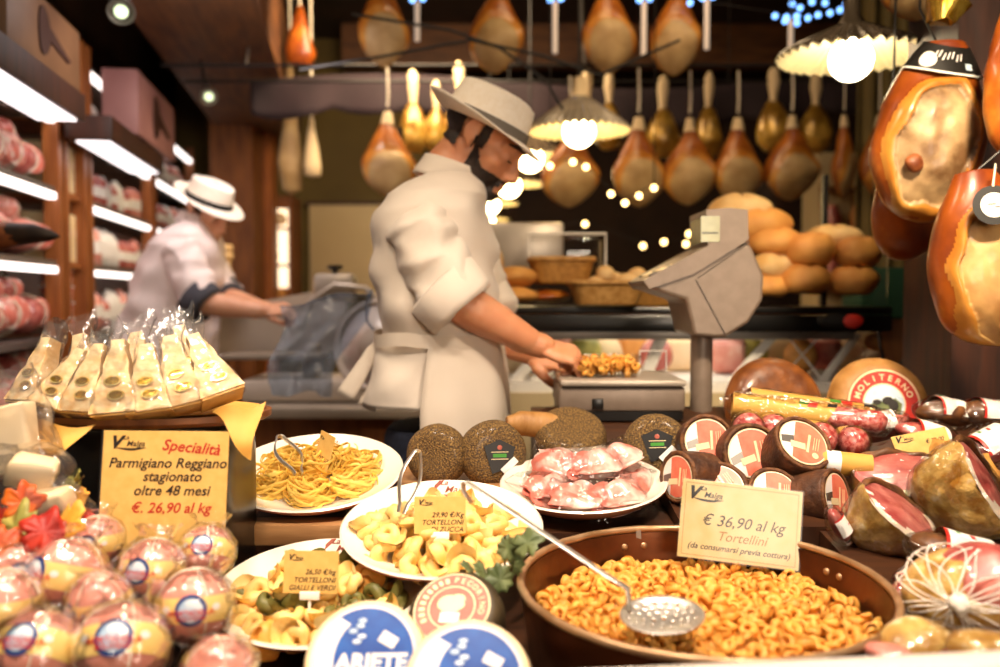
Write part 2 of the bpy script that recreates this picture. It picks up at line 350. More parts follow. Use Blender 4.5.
# ================================================================== display counter
def slab(mb, x0, x1, y0, y1, z0, z1, zb, mt=0):
    V = [(x0, y0, zb), (x1, y0, zb), (x1, y1, zb), (x0, y1, zb), (x0, y0, z0), (x1, y0, z0), (x1, y1, z1), (x0, y1, z1)]
    F = [[3, 2, 1, 0], [4, 5, 6, 7], [0, 1, 5, 4], [1, 2, 6, 5], [2, 3, 7, 6], [3, 0, 4, 7]]
    return mb.add(V, F, mt)
dc = thing('display_counter', 'dark brown stepped wooden display counter carrying the cheese, pasta and cured meat', 'counter', (0, 1.3, 0))
DI = Matrix.Translation((0, -1.3, 0))
def deckz(Y): return 0.995 + 0.05 * (Y - 0.75)
def stepz(Y): return 1.105 + 0.12 * (Y - 1.32)
def leftz(Y): return 1.062 + 0.29 * (Y - 0.88)
def rightz(Y): return 1.035 + 0.12 * (Y - 0.78)
m_ = MB(); slab(m_, -1.0, 1.15, .74, 1.78, deckz(.74), deckz(1.78), .93); m_.build('deck', M['wood_deck'], dc, M=DI)
m_ = MB(); slab(m_, -1.0, 1.15, .76, 1.7, .93, .93, 0.0); m_.build('base', M['wood_dark'], dc, M=DI)
m_ = MB(); slab(m_, -.175, .07, 1.47, 1.74, 1.128, 1.128, 1.0); m_.build('riser', M['wood_block'], dc, M=DI)
m_ = MB(); slab(m_, .272, 1.15, 1.325, 2.06, stepz(1.325), stepz(2.06), 1.0); slab(m_, .071, .272, 1.63, 2.06, stepz(1.63), stepz(2.06), 1.0); m_.build('riser', M['wood_deck'], dc, M=DI)
m_ = MB(); slab(m_, -.95, -.335, .77, 1.04, leftz(.77), leftz(1.04), .95); m_.build('riser', M['black_plastic'], dc, M=DI)
m_ = MB(); slab(m_, .475, 1.15, .77, 1.323, rightz(.77), rightz(1.323), .95); m_.build('riser', M['wood_deck'], dc, M=DI)
m_ = MB(); slab(m_, -.21, .012, .775, 1.0, 1.02, 1.05, .95); m_.build('riser', M['wood_deck'], dc, M=DI)
m_ = MB(); slab(m_, .05, .27, 1.34, 1.6, 1.092, 1.108, .98); m_.build('riser', M['wood_deck'], dc, M=DI)
m_ = MB(); m_.box((.25, .05, .032), (-.283, 1.362, 1.089), 0, .003); m_.build('wooden_block', M['wood_block'], dc, M=DI); m_ = MB(); slab(m_, -.40, -.17, 1.345, 1.388, 1.073, 1.073, .95); slab(m_, -.39, -.18, 1.4, 1.54, 1.095, 1.12, .95); m_.build('riser', M['wood_deck'], dc, M=DI)
m_ = MB(); m_.box((1.5, .03, .05), TRS((.8, .715, 1.153), (0, R(-2.2), R(1.2))), 0, .006)
struct(m_.build('window_1', M['sill']))

# ================================================================== shop logo
def logo(mb, Mx, s, mt):
    s *= 1.3
    mb.text('V', s * 2.0, Mx @ Matrix.Translation((-s * 1.55, 0, 0)), mt, shear=.35, bold=.05)
    mb.text('La', s * .75, Mx @ Matrix.Translation((-s * .3, s * .62, 0)), mt, shear=.3, bold=.01)
    mb.text('Malga', s * .95, Mx @ Matrix.Translation((s * .85, -s * .12, 0)), mt, shear=.3, bold=.01)
    pts = [(-s * 1.5 + s * 3.6 * t, -s * .55 - s * .22 * math.sin(PI * t), 0) for t in [i / 10 for i in range(11)]]
    V = []
    for i, p in enumerate(pts):
        h = s * .14 * math.sin(PI * (i + .4) / 11)
        V += [(p[0], p[1] - h, 0), (p[0], p[1] + h, 0)]
    mb.add(V, [[2 * i, 2 * i + 2, 2 * i + 3, 2 * i + 1] for i in range(10)], mt, Mx)

# ================================================================== plates
PROF = [(0, 0), (.5, 0), (.55, .004), (.82, .02), (1.0, .036), (1.012, .040), (.99, .0425), (.83, .030), (.58, .014), (.3, .010), (0, .0095)]
def plate(px, py, Y, wpx, tilt, label, rz=0):
    Rr = S(wpx / 2, Y); c = at(px, py, Y)
    Mx = Matrix.Translation(c) @ Matrix.Rotation(R(tilt), 4, 'X') @ Matrix.Rotation(R(rz), 4, 'Y') @ Matrix.Translation((0, 0, -.040))
    t = thing('serving_plate', label, 'plate', Mx, 'white serving plates')
    mb = MB(); mb.lathe([(r * Rr, z) for r, z in PROF], 72, 0, mfn=lambda k: 1 if k < 5 else 0)
    mb.build('dish', [M['ceramic'], M['terracotta']], t, angle=60)
    lm = MB(); ml = Matrix.Translation((0, .885 * Rr, .0352)) @ Matrix.Rotation(R(29), 4, 'X')
    logo(lm, ml, Rr * .095, 0); lm.build('logo', M['ink_brown'], t)
    return t, Mx, Rr
# ---- tortelloni shapes
def tortellone(seed, k=1.0, flap=True):
    rr = random.Random(seed); mb = MB(); Rm = .0098 * k
    n = 18; pts = []; rad = []
    for i in range(n):
        a = 2 * PI * i / n; b = (1 + math.cos(a)) / 2
        pts.append((Rm * math.cos(a) * (1.0 + .15 * rr.random()), Rm * 1.15 * math.sin(a), .003 * k * math.sin(a * 2 + seed) + .004 * k * (1 - b)))
        rad.append(k * (.0058 + .0044 * b ** 1.2))
    mb.tube(pts, rad, 10, closed=True, flat=1.15)
    if flap:
        def f(u, v):
            a = (u - .5) * 2.3; r0 = Rm + .006 * k; ext = .017 * k * (1 - abs(u - .5) * 2) ** .7 + .001
            r = r0 + ext * v
            return (r * math.cos(a), r * math.sin(a) * 1.1, .004 * k + .010 * k * v * v + .002 * k * math.sin(a * 5 + seed) * v)
        mb.grid(f, 12, 5); mb.grid(lambda u, v: Vector(f(u, v)) - Vector((0, 0, .0016 * k)), 12, 5, flip=True)
    mb.noise(.0016 * k, 90 / k, seed)
    return mb
def tortellino(seed):
    rr = random.Random(seed); mb = MB(); Rm = .0056; n = 16; pts = []; rad = []
    for i in range(n):
        a = 2 * PI * i / n; b = (1 + math.cos(a)) / 2
        pts.append((Rm * math.cos(a), Rm * 1.1 * math.sin(a), .0022 * math.sin(a) * (.6 + .4 * rr.random())))
        rad.append(.0022 + .0026 * b ** 1.2)
    mb.tube(pts, rad, 8, closed=True, flat=1.35)
    def f(u, v):
        a = (u - .5) * 1.9; r = Rm + .0035 + .004 * v * (1 - abs(u - .5) * 1.6)
        return (r * math.cos(a), r * math.sin(a), .001 + .0035 * v * v)
    mb.grid(f, 7, 3); mb.grid(lambda u, v: Vector(f(u, v)) - Vector((0, 0, .0008)), 7, 3, flip=True)
    mb.noise(.0005, 220, seed); return mb
def poisson(rnd, inside, box, d, tries=6000, cap=999):
    out = []
    for _ in range(tries):
        p = (rnd.uniform(box[0], box[1]), rnd.uniform(box[2], box[3]))
        if inside(*p) and all((p[0] - q[0]) ** 2 + (p[1] - q[1]) ** 2 > d * d for q in out):
            out.append(p)
            if len(out) >= cap: break
    return out
def link_copy(src, Mx, name, label, cat, group, mtl=None):
    o = src.copy(); COL.objects.link(o); o.name = name; o.matrix_basis = Mx; tag(o, label, cat, group)
    return o
def pasta_pile(plate_t, pM, Rr, protos, label, group, seed, x0=-.72, x1=.72, y0=-.75, y1=.52, d=.027, top=.042, k=1.0):
    rnd = random.Random(seed); first = [True] * len(protos)
    for layer, (dd, sh) in enumerate(((d, 1.0), (d * 1.15, .74), (d * 1.3, .45))):
        ins = lambda x, y: ((x) / (.76 * sh * Rr)) ** 2 + ((y + .09 * Rr) / (.70 * sh * Rr)) ** 2 < 1
        for (x, y) in poisson(rnd, ins, (-Rr, Rr, -Rr, Rr), dd, 2500):
            q = (x / (.78 * Rr)) ** 2 + (y / (.78 * Rr)) ** 2
            z = .020 + .013 * q + layer * .0145
            i = rnd.randrange(len(protos))
            Mx = pM @ TRS((x, y, z), (rnd.gauss(0, .5), rnd.gauss(0, .5), rnd.uniform(0, 2 * PI)), rnd.uniform(.9, 1.15))
            lab, nm = (label, 'tortellone') if not isinstance(label, list) else (label[i], 'tortellone')
            g = group if not isinstance(group, list) else group[i]
            if first[i]:
                o = protos[i]; first[i] = False; o.name = nm; o.matrix_basis = Mx; tag(o, lab, 'pasta', g)
            else: link_copy(protos[i], Mx, nm, lab, 'pasta', g)
def small_card(px, py, Y, wpx, hpx, lines, label, yaw=0, lean=12, foot=True, mt='card', fs=None, lg=.085, roll=0):
    w_, h_ = S(wpx, Y), S(hpx, Y)
    Mx = Matrix.Translation(at(px, py, Y)) @ Matrix.Rotation(R(yaw), 4, 'Z') @ Matrix.Rotation(PI / 2 - R(lean), 4, 'X') @ Matrix.Rotation(R(roll), 4, 'Z')
    t = thing('price_card', label, 'price card', Mx)
    mb = MB(); mb.box((w_, h_, .0012), (0, 0, 0), 0, .0003)
    e = .0009
    logo(mb, TRS((-w_ * .28, h_ * .34, e)), w_ * lg * .62, 1)
    for (tx, x, y, s, mi, al) in lines:
        mb.text(tx, s * h_, TRS((x * w_, y * h_, e)), mi, shear=.28, bold=.012, align=al)
    mb.build('card', [M[mt], M['ink'], M['ink_red']], t, smooth=False)
    if foot:
        f = MB(); f.box((w_ * .36, h_ * .2, .005), (0, -h_ * .55, .001), 0, .001); f.box((w_ * .05, h_ * .5, .004), (0, -h_ * .8, 0), 0, .001)
        f.build('foot', M['white_plastic'], t)
    return t, Mx, w_, h_
def tongs(Mx, L, label, spread=.022):
    t = thing('serving_tongs', label, 'tongs', Mx)
    for s in (-1, 1):
        pts = [(s * spread * (.35 + .65 * math.sin(PI * min(1, u * 1.15))) * (1 if u < .95 else .8), 0, L * (1 - u)) for u in [i / 14 for i in range(15)]]
        MB().tube(pts, [.0015] * 15, 8, flat=2.8, up=(0, 1, 0)).build('arm', M['steel'], t)
    b = MB(); b.tube([(spread * .35 * math.cos(a), 0, L + spread * .35 * math.sin(a)) for a in [PI * i / 10 for i in range(11)]], .0015, 8, flat=2.8, up=(0, 1, 0)); b.build('spring', M['steel'], t)
    return t

# plate 1: tagliatelle
pt, pM, pR = plate(315, 470, 1.48, 175, 15, 'white plate of tagliatelle nests on the wooden block')
def nest(seed, rad=.034):
    rnd = random.Random(seed); mb = MB()
    for s in range(44):
        r0 = rad * rnd.uniform(.35, 1.0); z0 = rnd.uniform(.004, .03) * (1.25 - r0 / rad * .55); a0 = rnd.uniform(0, 2 * PI); turns = rnd.uniform(.6, 1.5)
        tx, ty = rnd.gauss(0, .22), rnd.gauss(0, .22); ox, oy = rnd.gauss(0, .006), rnd.gauss(0, .006); ph = rnd.uniform(0, 6)
        pts = []
        for i in range(26):
            a = a0 + turns * 2 * PI * i / 25; r = r0 * (1 + .18 * math.sin(2 * a + ph))
            x, y = r * math.cos(a) + ox, r * math.sin(a) * .85 + oy
            pts.append((x, y, max(.0015, z0 + x * tx + y * ty + .003 * math.sin(3 * a + ph))))
        mb.tube(pts, .00062, 6, flat=3.6)
    return mb
nests = [nest(i).build('tagliatelle_nest', M['tagliatelle'], angle=60) for i in (1, 2)]
NL = [((-.06, .045), 'tagliatelle nest beside the steel tongs, nearest the parmesan sign'), ((-.062, -.022), 'broad tagliatelle nest on the plate edge below the tongs'), ((.002, -.05), 'front tagliatelle nest right over the wooden block'), ((.062, -.025), 'tagliatelle nest on the plate edge toward the speckled cheese'), ((.068, .04), 'tagliatelle nest at the back of the plate toward the clerk'), ((.01, .06), 'tagliatelle nest under the shop logo behind the small card'), ((.0, .005), 'tagliatelle nest topping the middle of the heap')]
for i, ((x, y), lb) in enumerate(NL):
    Mx = pM @ TRS((x, y, .016 if i < 6 else .036), (0, 0, i * 1.3), 1.08)
    if i < 2: nests[i].matrix_basis = Mx; tag(nests[i], lb, 'pasta', 'tagliatelle nests on the plate')
    else: link_copy(nests[i % 2], Mx, 'tagliatelle_nest', lb, 'pasta', 'tagliatelle nests on the plate')
small_card(324, 452, 1.47, 30, 38, [('TAGLIATELLE', .42, -.18, .15, 1, 'RIGHT')], 'narrow price card stuck sideways in the tagliatelle', yaw=-50, foot=True, roll=-8)
tongs(Matrix.Translation(at(299, 474, 1.43)) @ Matrix.Rotation(R(-42), 4, 'Y') @ Matrix.Rotation(R(-42), 4, 'X') @ Matrix.Rotation(R(60), 4, 'Z'), .085, 'steel serving tongs resting in the tagliatelle')

# plate 2: tortelloni di zucca
P0 = [tortellone(s).build('tortellone', M['tortelloni'], angle=60) for s in (1, 2, 3, 4)]
pt, pM, pR = plate(442, 525, 1.25, 202, 14, 'white plate of pumpkin tortelloni next to the copper pan')
pasta_pile(pt, pM, pR, P0, 'pale yellow folded tortellone heaped on the pumpkin tortelloni plate', 'pumpkin tortelloni', 5)
small_card(440, 515, 1.195, 52, 37, [('29,90 €/Kg', .45, .0, .19, 1, 'RIGHT'), ('TORTELLONI', .45, -.2, .19, 1, 'RIGHT'), ('DI ZUCCA', .45, -.39, .19, 1, 'RIGHT')], 'yellow price card for tortelloni di zucca', yaw=2)
tongs(Matrix.Translation(at(401, 513, 1.22)) @ Matrix.Rotation(R(14), 4, 'Y') @ Matrix.Rotation(R(-25), 4, 'X') @ Matrix.Rotation(R(35), 4, 'Z'), .085, 'steel tongs standing in the pumpkin tortelloni', .016)

# plate 3: tortelloni gialli e verdi
P1 = [tortellone(s).build('tortellone', M['tortelloni'], angle=60) for s in (11, 12, 13)] + [tortellone(15).build('tortellone', M['tortelloni_dark'], angle=60), tortellone(14).build('tortellone', M['tortelloni_green'], angle=60)]
pt, pM, pR = plate(322, 588, 1.165, 216, 11, 'white plate of yellow and green tortelloni beside the mortadella balls')
pasta_pile(pt, pM, pR, P1, ['yellow folded tortellone heaped on the yellow and green tortelloni plate'] * 3 + ['amber folded tortellone on the yellow and green tortelloni plate', 'dark green spinach tortellone among the yellow ones'], ['yellow tortelloni'] * 3 + ['amber tortelloni', 'green tortelloni'], 9, d=.026)
small_card(311, 572, 1.10, 56, 42, [('26,50 €/kg', .45, .0, .17, 1, 'RIGHT'), ('TORTELLONI', .45, -.19, .17, 1, 'RIGHT'), ('GIALLI E VERDI', .45, -.37, .17, 1, 'RIGHT')], 'yellow price card for tortelloni gialli e verdi', yaw=-3)

# plate 4: sliced prosciutto packs
pt, pM, pR = plate(583, 481, 1.46, 166, 9, 'white plate of vacuum packed ham slices behind the copper pan', rz=-2)
def ham_pack(seed):
    rnd = random.Random(seed); t = thing('ham_slice_pack', 'x', 'ham pack')
    for k in range(4):
        ph = rnd.uniform(0, 6); w_, h_ = rnd.uniform(.058, .07), rnd.uniform(.040, .05); ox, oy = rnd.uniform(-.008, .008), rnd.uniform(-.012, .012)
        def f(u, v):
            x = (u - .5) * w_; y = (v - .5) * h_
            r = 1 - .25 * (2 * (u - .5)) ** 2
            return (x + ox + .004 * math.sin(v * 7 + ph), y * r + oy, .006 + k * .0055 + .005 * math.sin(u * 6 + ph) * (.4 + v) + .003 * math.sin(v * 6 + ph * 2))
        mb = MB(); mb.grid(f, 22, 14); mb.grid(lambda u, v: Vector(f(u, v)) - Vector((0, 0, .0016)), 22, 14, flip=True)
        mb.build('ham_slice', M['prosciutto'], t, angle=80)
    wr = random.Random(seed + 50)
    def g(u, v):
        x = (u - .5) * .104; y = (v - .5) * .082; e = max(abs(u - .5), abs(v - .5)) * 2
        return (x, y, .004 + .030 * max(0, 1 - e ** 3) + .004 * noise.noise(Vector((x * 70, y * 70, seed * 3))) + (.006 * noise.noise(Vector((x * 40, y * 40, seed))) if e > .8 else 0))
    mb = MB(); mb.grid(g, 26, 20); mb.build('plastic_film', M['film'], t, angle=180)
    return t
packs = [ham_pack(s) for s in (1, 2)]
PK = [((-.06, -.005), .5, 'vacuum ham pack at the plate edge touching the labelled speckled cheese'), ((-.015, -.045), -.2, 'vacuum ham pack at the plate front above the copper rim'), ((.045, -.04), .25, 'vacuum ham pack at the plate front toward the tortellini price card'), ((.075, .01), 1.2, 'vacuum ham pack leaning at the plate edge by the small rind cheeses'), ((.02, .035), .1, 'pink vacuum ham pack laid on top in the middle'), ((-.035, .05), -.5, 'vacuum ham pack standing at the back below the kitchen scale'), ((.06, .06), .4, 'vacuum ham pack at the back with its clear corner sticking up')]
for i, ((x, y), rz, lb) in enumerate(PK):
    Mx = pM @ TRS((x, y, .016 + (.026 if i >= 4 else 0)), (R(18 if i != 5 else 50), R(-14 * (x > 0.05) + 12 * (x < -.05)), rz), 1.14)
    if i < 2: packs[i].matrix_basis = Mx; packs[i]['label'] = lb; packs[i]['group'] = 'vacuum packs of sliced ham'
    else: dup(packs[i % 2], Mx, lb, 'vacuum packs of sliced ham')

# ================================================================== copper pan with tortellini
pc = at(702, 582, 1.05); PR = S(188, 1.05); PH = .092
panM = Matrix.Translation(pc) @ Matrix.Rotation(R(2.2), 4, 'X') @ Matrix.Translation((0, 0, -PH))
pan = thing('copper_pan', 'large round dark copper pan full of tortellini', 'pan', panM)
mb = MB(); mb.lathe([(0, 0), (PR * .9, 0), (PR * .93, .006), (PR * .985, PH - .004), (PR * .955, PH - .004), (PR * .90, .01), (0, .008)], 96, 0)
mb.build('body', M['copper'], pan, angle=50)
mb = MB(); mb.tube([(PR * .977 * math.cos(a), PR * .977 * math.sin(a), PH) for a in [2 * PI * i / 96 for i in range(96)]], .0048, 8, closed=True); mb.noise(.0009, 40); mb.build('rim', M['copper_rim'], pan, angle=180)
for a in (100, 108, 28, 22):
    mb = MB(); mb.ell((0, 0, 0), (.005, .005, .003), 12, 6)
    mb.build('rivet', M['copper_rim'], pan, M=Matrix.Translation((PR * .945 * math.cos(R(a)), PR * .945 * math.sin(R(a)), PH - .022)) @ frame((-math.cos(R(a)), -math.sin(R(a)), 0), (0, 0, 1)))
a = R(104); mb = MB(); mb.tube([(PR * (.99 + .04 * math.sin(PI * i / 10)) * math.cos(a + .1 * (i - 5) / 5), PR * (.99 + .1 * math.sin(PI * i / 10)) * math.sin(a + .1 * (i - 5) / 5), PH - .03 + .02 * math.sin(PI * i / 10)) for i in range(11)], .006, 8); mb.build('handle', M['copper'], pan)
a = R(102); mb = MB(); mb.grid(lambda u, v: (PR * (.925 + .03 * v) * math.cos(a + .035 * (u - .5) + .06 * (1 - v) ** 3), PR * (.925 + .03 * v) * math.sin(a + .035 * (u - .5) + .06 * (1 - v) ** 3), .03 + (PH - .03) * v), 4, 10); mb.build('bracket', M['steel_dull'], pan)
def fillz(x, y):
    r2 = (x * x + y * y) / (PR * PR)
    return PH - .047 + .016 * (1 - r2) - .1 * y * .14 + .006 * noise.noise(Vector((x * 18, y * 18, 3)))
rnd = random.Random(77)
tl = [tortellino(s) for s in (1, 2, 3)]
tobj = [t.build('tortellino', M['tortellini'], angle=70) for t in tl]
ins = lambda x, y: x * x + y * y < (.885 * PR) ** 2
pts = poisson(rnd, ins, (-PR, PR, -PR, PR), .0142, 22000)
pts.sort(key=lambda p: p[1])
used = [False] * 3; rest = MB()
cy = sorted(pts, key=lambda p: p[1])
NIND = 300
def tmx(x, y, dz): return TRS((x, y, fillz(x, y) + dz), (rnd.gauss(0, .7), rnd.gauss(0, .7), rnd.uniform(0, 2 * PI)), rnd.uniform(.95, 1.2))
for n, (x, y) in enumerate(cy):
    i = rnd.randrange(3); Mx = tmx(x, y, rnd.uniform(-.001, .006))
    if n < NIND:
        if not used[i]: used[i] = True; tobj[i].matrix_basis = panM @ Mx; tag(tobj[i], 'small golden ring-shaped tortellino in the copper pan', 'pasta', 'tortellini in the copper pan')
        else: link_copy(tobj[i], panM @ Mx, 'tortellino', 'small golden ring-shaped tortellino in the copper pan', 'pasta', 'tortellini in the copper pan')
    else: rest.join(tl[i], Mx)
for (x, y) in poisson(rnd, ins, (-PR, PR, -PR, PR), .0125, 9000): rest.join(tl[rnd.randrange(3)], tmx(x, y, -.009))
rest.lathe([(0, PH - .048), (PR * .6, PH - .053), (PR * .905, PH - .066), (PR * .88, .02), (0, .02)], 48)
ro = rest.build('tortellini_heap', M['tortellini'], M=panM, angle=70); tag(ro, 'rest of the golden tortellini filling the copper pan', 'pasta', kind='stuff')
# skimmer
A = at(662, 624, .935); B = at(467, 492, 1.06)
d = (B - A).normalized()
sk = thing('skimmer', 'long handled perforated steel skimmer lying on the tortellini', 'skimmer', A)
SR = S(43, .935)
def bowl(u, v): # polar
    a = 2 * PI * u; r = SR * (.03 + .97 * v); return (r * math.cos(a), r * math.sin(a), -.012 * (1 - (r / SR) ** 2))
nu, nv = 72, 18; mb = MB(); mb.grid(bowl, nu, nv, cu=True)
keep = []
for idx, f in enumerate(mb.f):
    j, i = divmod(idx, nu)
    hole = (j in (3, 4) and i % 12 in (0, 1, 2, 3)) or (j in (7,) and i % 6 in (0, 1)) or (j in (10,) and i % 4 in (0,)) or (j in (13,) and i % 4 in (2,))
    if not hole: keep.append(f)
mb.f = keep; mb.m = [0] * len(keep)
bo = mb.build('bowl', M['steel'], sk, M=TRS((0, 0, .010), (R(6), R(-4), 0)), angle=180)
sm = bo.modifiers.new('s', 'SOLIDIFY'); sm.thickness = .0014
Dl = B - A; st = Dl.normalized() * SR * .9
hp = [Vector((0, 0, .009)) + Vector((st.x, st.y, -.001)), Vector((0, 0, .014)) + st * 1.06] + [Vector((0, 0, .012)) + st + (Dl - st) * (i / 8) for i in range(1, 9)]
e = Dl.normalized(); hp += [Dl + Vector((0, 0, .012)) + e * .006 + Vector((0, 0, -.004)), Dl + Vector((0, 0, .012)) + e * .008 + Vector((.002, -.004, -.014)), Dl + Vector((.006, -.006, -.012))]
MB().tube(hp, [.0016] * len(hp), 8, flat=3.6, up=e.cross(Vector((0, 0, 1)))).build('handle', M['steel'], sk, angle=180)

# big card in the pan
c0 = at(740, 524, 1.2)
t = thing('price_card', 'large laminated price card standing in the copper pan', 'price card', Matrix.Translation(c0) @ Matrix.Rotation(R(-4), 4, 'Z') @ Matrix.Rotation(PI / 2 - R(14), 4, 'X') @ Matrix.Rotation(R(-6), 4, 'Z'))
w_, h_ = S(120, 1.2), S(78, 1.2); mb = MB(); mb.box((w_, h_, .0012), (0, 0, 0), 0, .0003); e_ = .0009
logo(mb, TRS((-w_ * .3, h_ * .33, e_)), w_ * .055, 1)
mb.text('€ 36,90 al kg', h_ * .2, TRS((.02 * w_, .0, e_)), 1, shear=.3); mb.text('Tortellini', h_ * .17, TRS((.02 * w_, -.19 * h_, e_)), 3, shear=.3)
mb.text('(da consumarsi previa cottura)', h_ * .105, TRS((.0, -.34 * h_, e_)), 1, shear=.3, bold=.01)
for (x0, y0, x1, y1) in ((-.47, -.46, .47, -.455), (-.47, .455, .47, .46), (-.47, -.46, -.467, .46), (.467, -.46, .47, .46)):
    mb.box((abs(x1 - x0) * w_, abs(y1 - y0) * h_, .0004), ((x0 + x1) / 2 * w_, (y0 + y1) / 2 * h_, .0007), 2)
mb.build('card', [M['card_pale'], M['ink'], M['kraft'], M['kraft']], t, smooth=False)
mb = MB(); mb.grid(lambda u, v: ((u - .5) * w_ * 1.02, (v - .5) * h_ * 1.03, .0016 + .0006 * math.sin(u * 5)), 8, 5); mb.build('plastic_sleeve', M['film_soft'], t)

# ================================================================== black stand, tray, parmesan
sx0, sx1 = at(36, 470, 1.2).x, at(226, 470, 1.2).x
t = thing('display_stand', 'glossy black rounded stand under the parmesan packs', 'stand', ((sx0 + sx1) / 2, 1.29, deckz(1.29)))
H = 1.272 - deckz(1.29)
mb = MB(); mb.lathe([(0, -.03), (.9, -.03), (.97, -.01), (1.0, H * .2), (1.0, H * .8), (.96, H * .96), (.9, H), (0, H)], 64, 0, fn=lambda p: (math.copysign(abs(p.x) ** .45, p.x) * (sx1 - sx0) / 2, math.copysign(abs(p.y) ** .45, p.y) * .115, p.z))
mb.build('body', M['black_gloss'], t, angle=50)
mb = MB(); mb.ell((-.02, -.117, H * .2), (.045, .004, .045), 24, 12); mb.build('emblem', M['steel_dull'], t)
trz = 1.274; tc = ((sx0 + sx1) / 2 + .005, 1.27)
tr = thing('wooden_tray', 'oval brown wooden tray lined with yellow paper under the parmesan', 'tray', (tc[0], tc[1], trz))
mb = MB(); mb.lathe([(0, 0), (.94, 0), (1.0, .006), (1.0, .014), (.96, .014), (.94, .008), (0, .008)], 64, 0, fn=lambda p: (p.x * .165, p.y * .105, p.z)); mb.build('board', M['wood_mid'], tr)
def flap(u, v, cx, dx, dirx, drop, yy):
    x = cx + dirx * (u * dx); return (x, yy - .02 * v - .012 * math.sin(u * 3), .017 - drop * (u ** 1.3) * (1 - abs(v - .5) * .4) - .02 * v * u)
def tri_paper(pts3, name='paper_liner'):
    mb = MB(); a, b, c = [Vector(p) for p in pts3]; n = 10; V = []; F = []; idx = {}
    for i in range(n + 1):
        for j in range(n + 1 - i):
            u, v = i / n, j / n; p = a + (b - a) * u + (c - a) * v + Vector((0, -.012 * math.sin(PI * u) + .004 * math.sin(v * 8), .006 * math.sin((u + v) * 6)))
            idx[i, j] = len(V); V.append(p)
    for i in range(n):
        for j in range(n - i):
            F.append([idx[i, j], idx[i + 1, j], idx[i, j + 1]])
            if i + j < n - 1: F.append([idx[i + 1, j], idx[i + 1, j + 1], idx[i, j + 1]])
    mb.add(V, F); return mb
O = Vector((tc[0], tc[1], trz))
tri_paper([at(14, 420, 1.16) - O, at(96, 423, 1.155) - O, at(52, 465, 1.13) - O]).build('paper_liner', M['yellow_paper'], tr, angle=180)
tri_paper([at(212, 412, 1.165) - O, at(266, 400, 1.2) - O, at(250, 460, 1.14) - O]).build('paper_liner', M['yellow_paper'], tr, angle=180)
mb = MB(); mb.lathe([(0, .0155), (1, .0165)], 40, 0, fn=lambda p: (p.x * .155, p.y * .098, p.z)); mb.build('paper_liner', M['yellow_paper'], tr)
def wedge(seed):
    t = thing('parmesan_pack', 'x', 'cheese')
    Hh = .122; mb = MB(); n = 9
    def sec(k):
        u = k / n; w0 = .030 * (1 - u) + .008 * u + .0012 * math.sin(k * 2.1 + seed); d0 = .020 * (1 - u) + .010 * u
        return [(-w0, -d0, Hh * u), (w0, -d0, Hh * u), (w0 * .8, d0, Hh * u), (-w0 * .8, d0, Hh * u)]
    V = []; F = []
    for k in range(n + 1): V += sec(k)
    for k in range(n):
        for i in range(4): F.append([k * 4 + i, k * 4 + (i + 1) % 4, k * 4 + 4 + (i + 1) % 4, k * 4 + 4 + i])
    F += [[3, 2, 1, 0], [n * 4, n * 4 + 1, n * 4 + 2, n * 4 + 3]]
    mb.add(V, F, 0); mb.noise(.0016, 45, seed); mb.build('cheese_wedge', M['parmesan'], t, angle=35)
    rb = MB(); rb.box((.058, .036, .004), (0, 0, -.002), 0, .001); rb.build('rind', M['rind'], t)
    for zz, xx in ((.028, .004), (.052, -.002)):
        s = MB(); s.prism([(.0115 * math.cos(a), .0085 * math.sin(a)) for a in [2 * PI * i / 24 for i in range(24)]], .0008)
        s.prism([(.009 * math.cos(a), .0065 * math.sin(a)) for a in [2 * PI * i / 24 for i in range(24)]], .0011, 1)
        s.build('gold_sticker', [M['gold_sticker'], M['gold_foil']], t, M=Matrix.Translation((xx, -.0215 + .08 * zz, zz)) @ Matrix.Rotation(PI / 2 - R(5), 4, 'X'))
    def bag(u, v):
        a = 2 * PI * u; hh = -.006 + (Hh + .042) * v; q = min(1, max(0, hh / Hh))
        w0 = .034 * (1 - q) + .013 * q; d0 = .025 * (1 - q) + .014 * q
        if hh > Hh: k = (hh - Hh) / .036; w0 += .016 * k; d0 *= (1 - .7 * k)
        if v == 0: w0 *= .5; d0 *= .5
        x = w0 * math.copysign(abs(math.cos(a)) ** .6, math.cos(a)); y = d0 * math.copysign(abs(math.sin(a)) ** .6, math.sin(a))
        nn = noise.noise_vector(Vector((x * 38, y * 38 + seed * 5, hh * 30)))
        return Vector((x, y, hh + (.010 * math.cos(a * 3 + seed) * max(0, v - .8) * 5))) + nn * .006
    b = MB(); b.grid(bag, 30, 22, cu=True); b.build('cellophane_bag', M['film_milk'], t, angle=180)
    return t
wp = [wedge(s) for s in (1, 2, 3)]
WL = [((30, 404), (52, 340), 1.24, 'bagged parmesan wedge leaning at the tray end by the wrapped pale cheeses'),
      ((52, 410), (86, 352), 1.19, 'bagged parmesan wedge lying slanted, second along from the wrapped pale cheeses'),
      ((84, 415), (103, 346), 1.175, 'bagged parmesan wedge with two gold stickers, third along the tray'),
      ((118, 416), (121, 342), 1.165, 'upright bagged parmesan wedge above the shop logo of the sign'),
      ((152, 414), (148, 346), 1.17, 'bagged parmesan wedge above the centre of the parmesan sign'),
      ((186, 408), (170, 338), 1.185, 'tall bagged parmesan wedge above the word Reggiano'),
      ((222, 398), (192, 338), 1.2, 'outermost bagged parmesan wedge beside the drooping paper corner'),
      ((88, 396), (82, 336), 1.30, 'bagged parmesan wedge at the back with only its rounded top showing'),
      ((140, 396), (138, 334), 1.30, 'bagged parmesan wedge in the back row at the middle of the tray'),
      ((196, 392), (180, 328), 1.29, 'bagged parmesan wedge in the back row with its bag corner sticking up highest')]
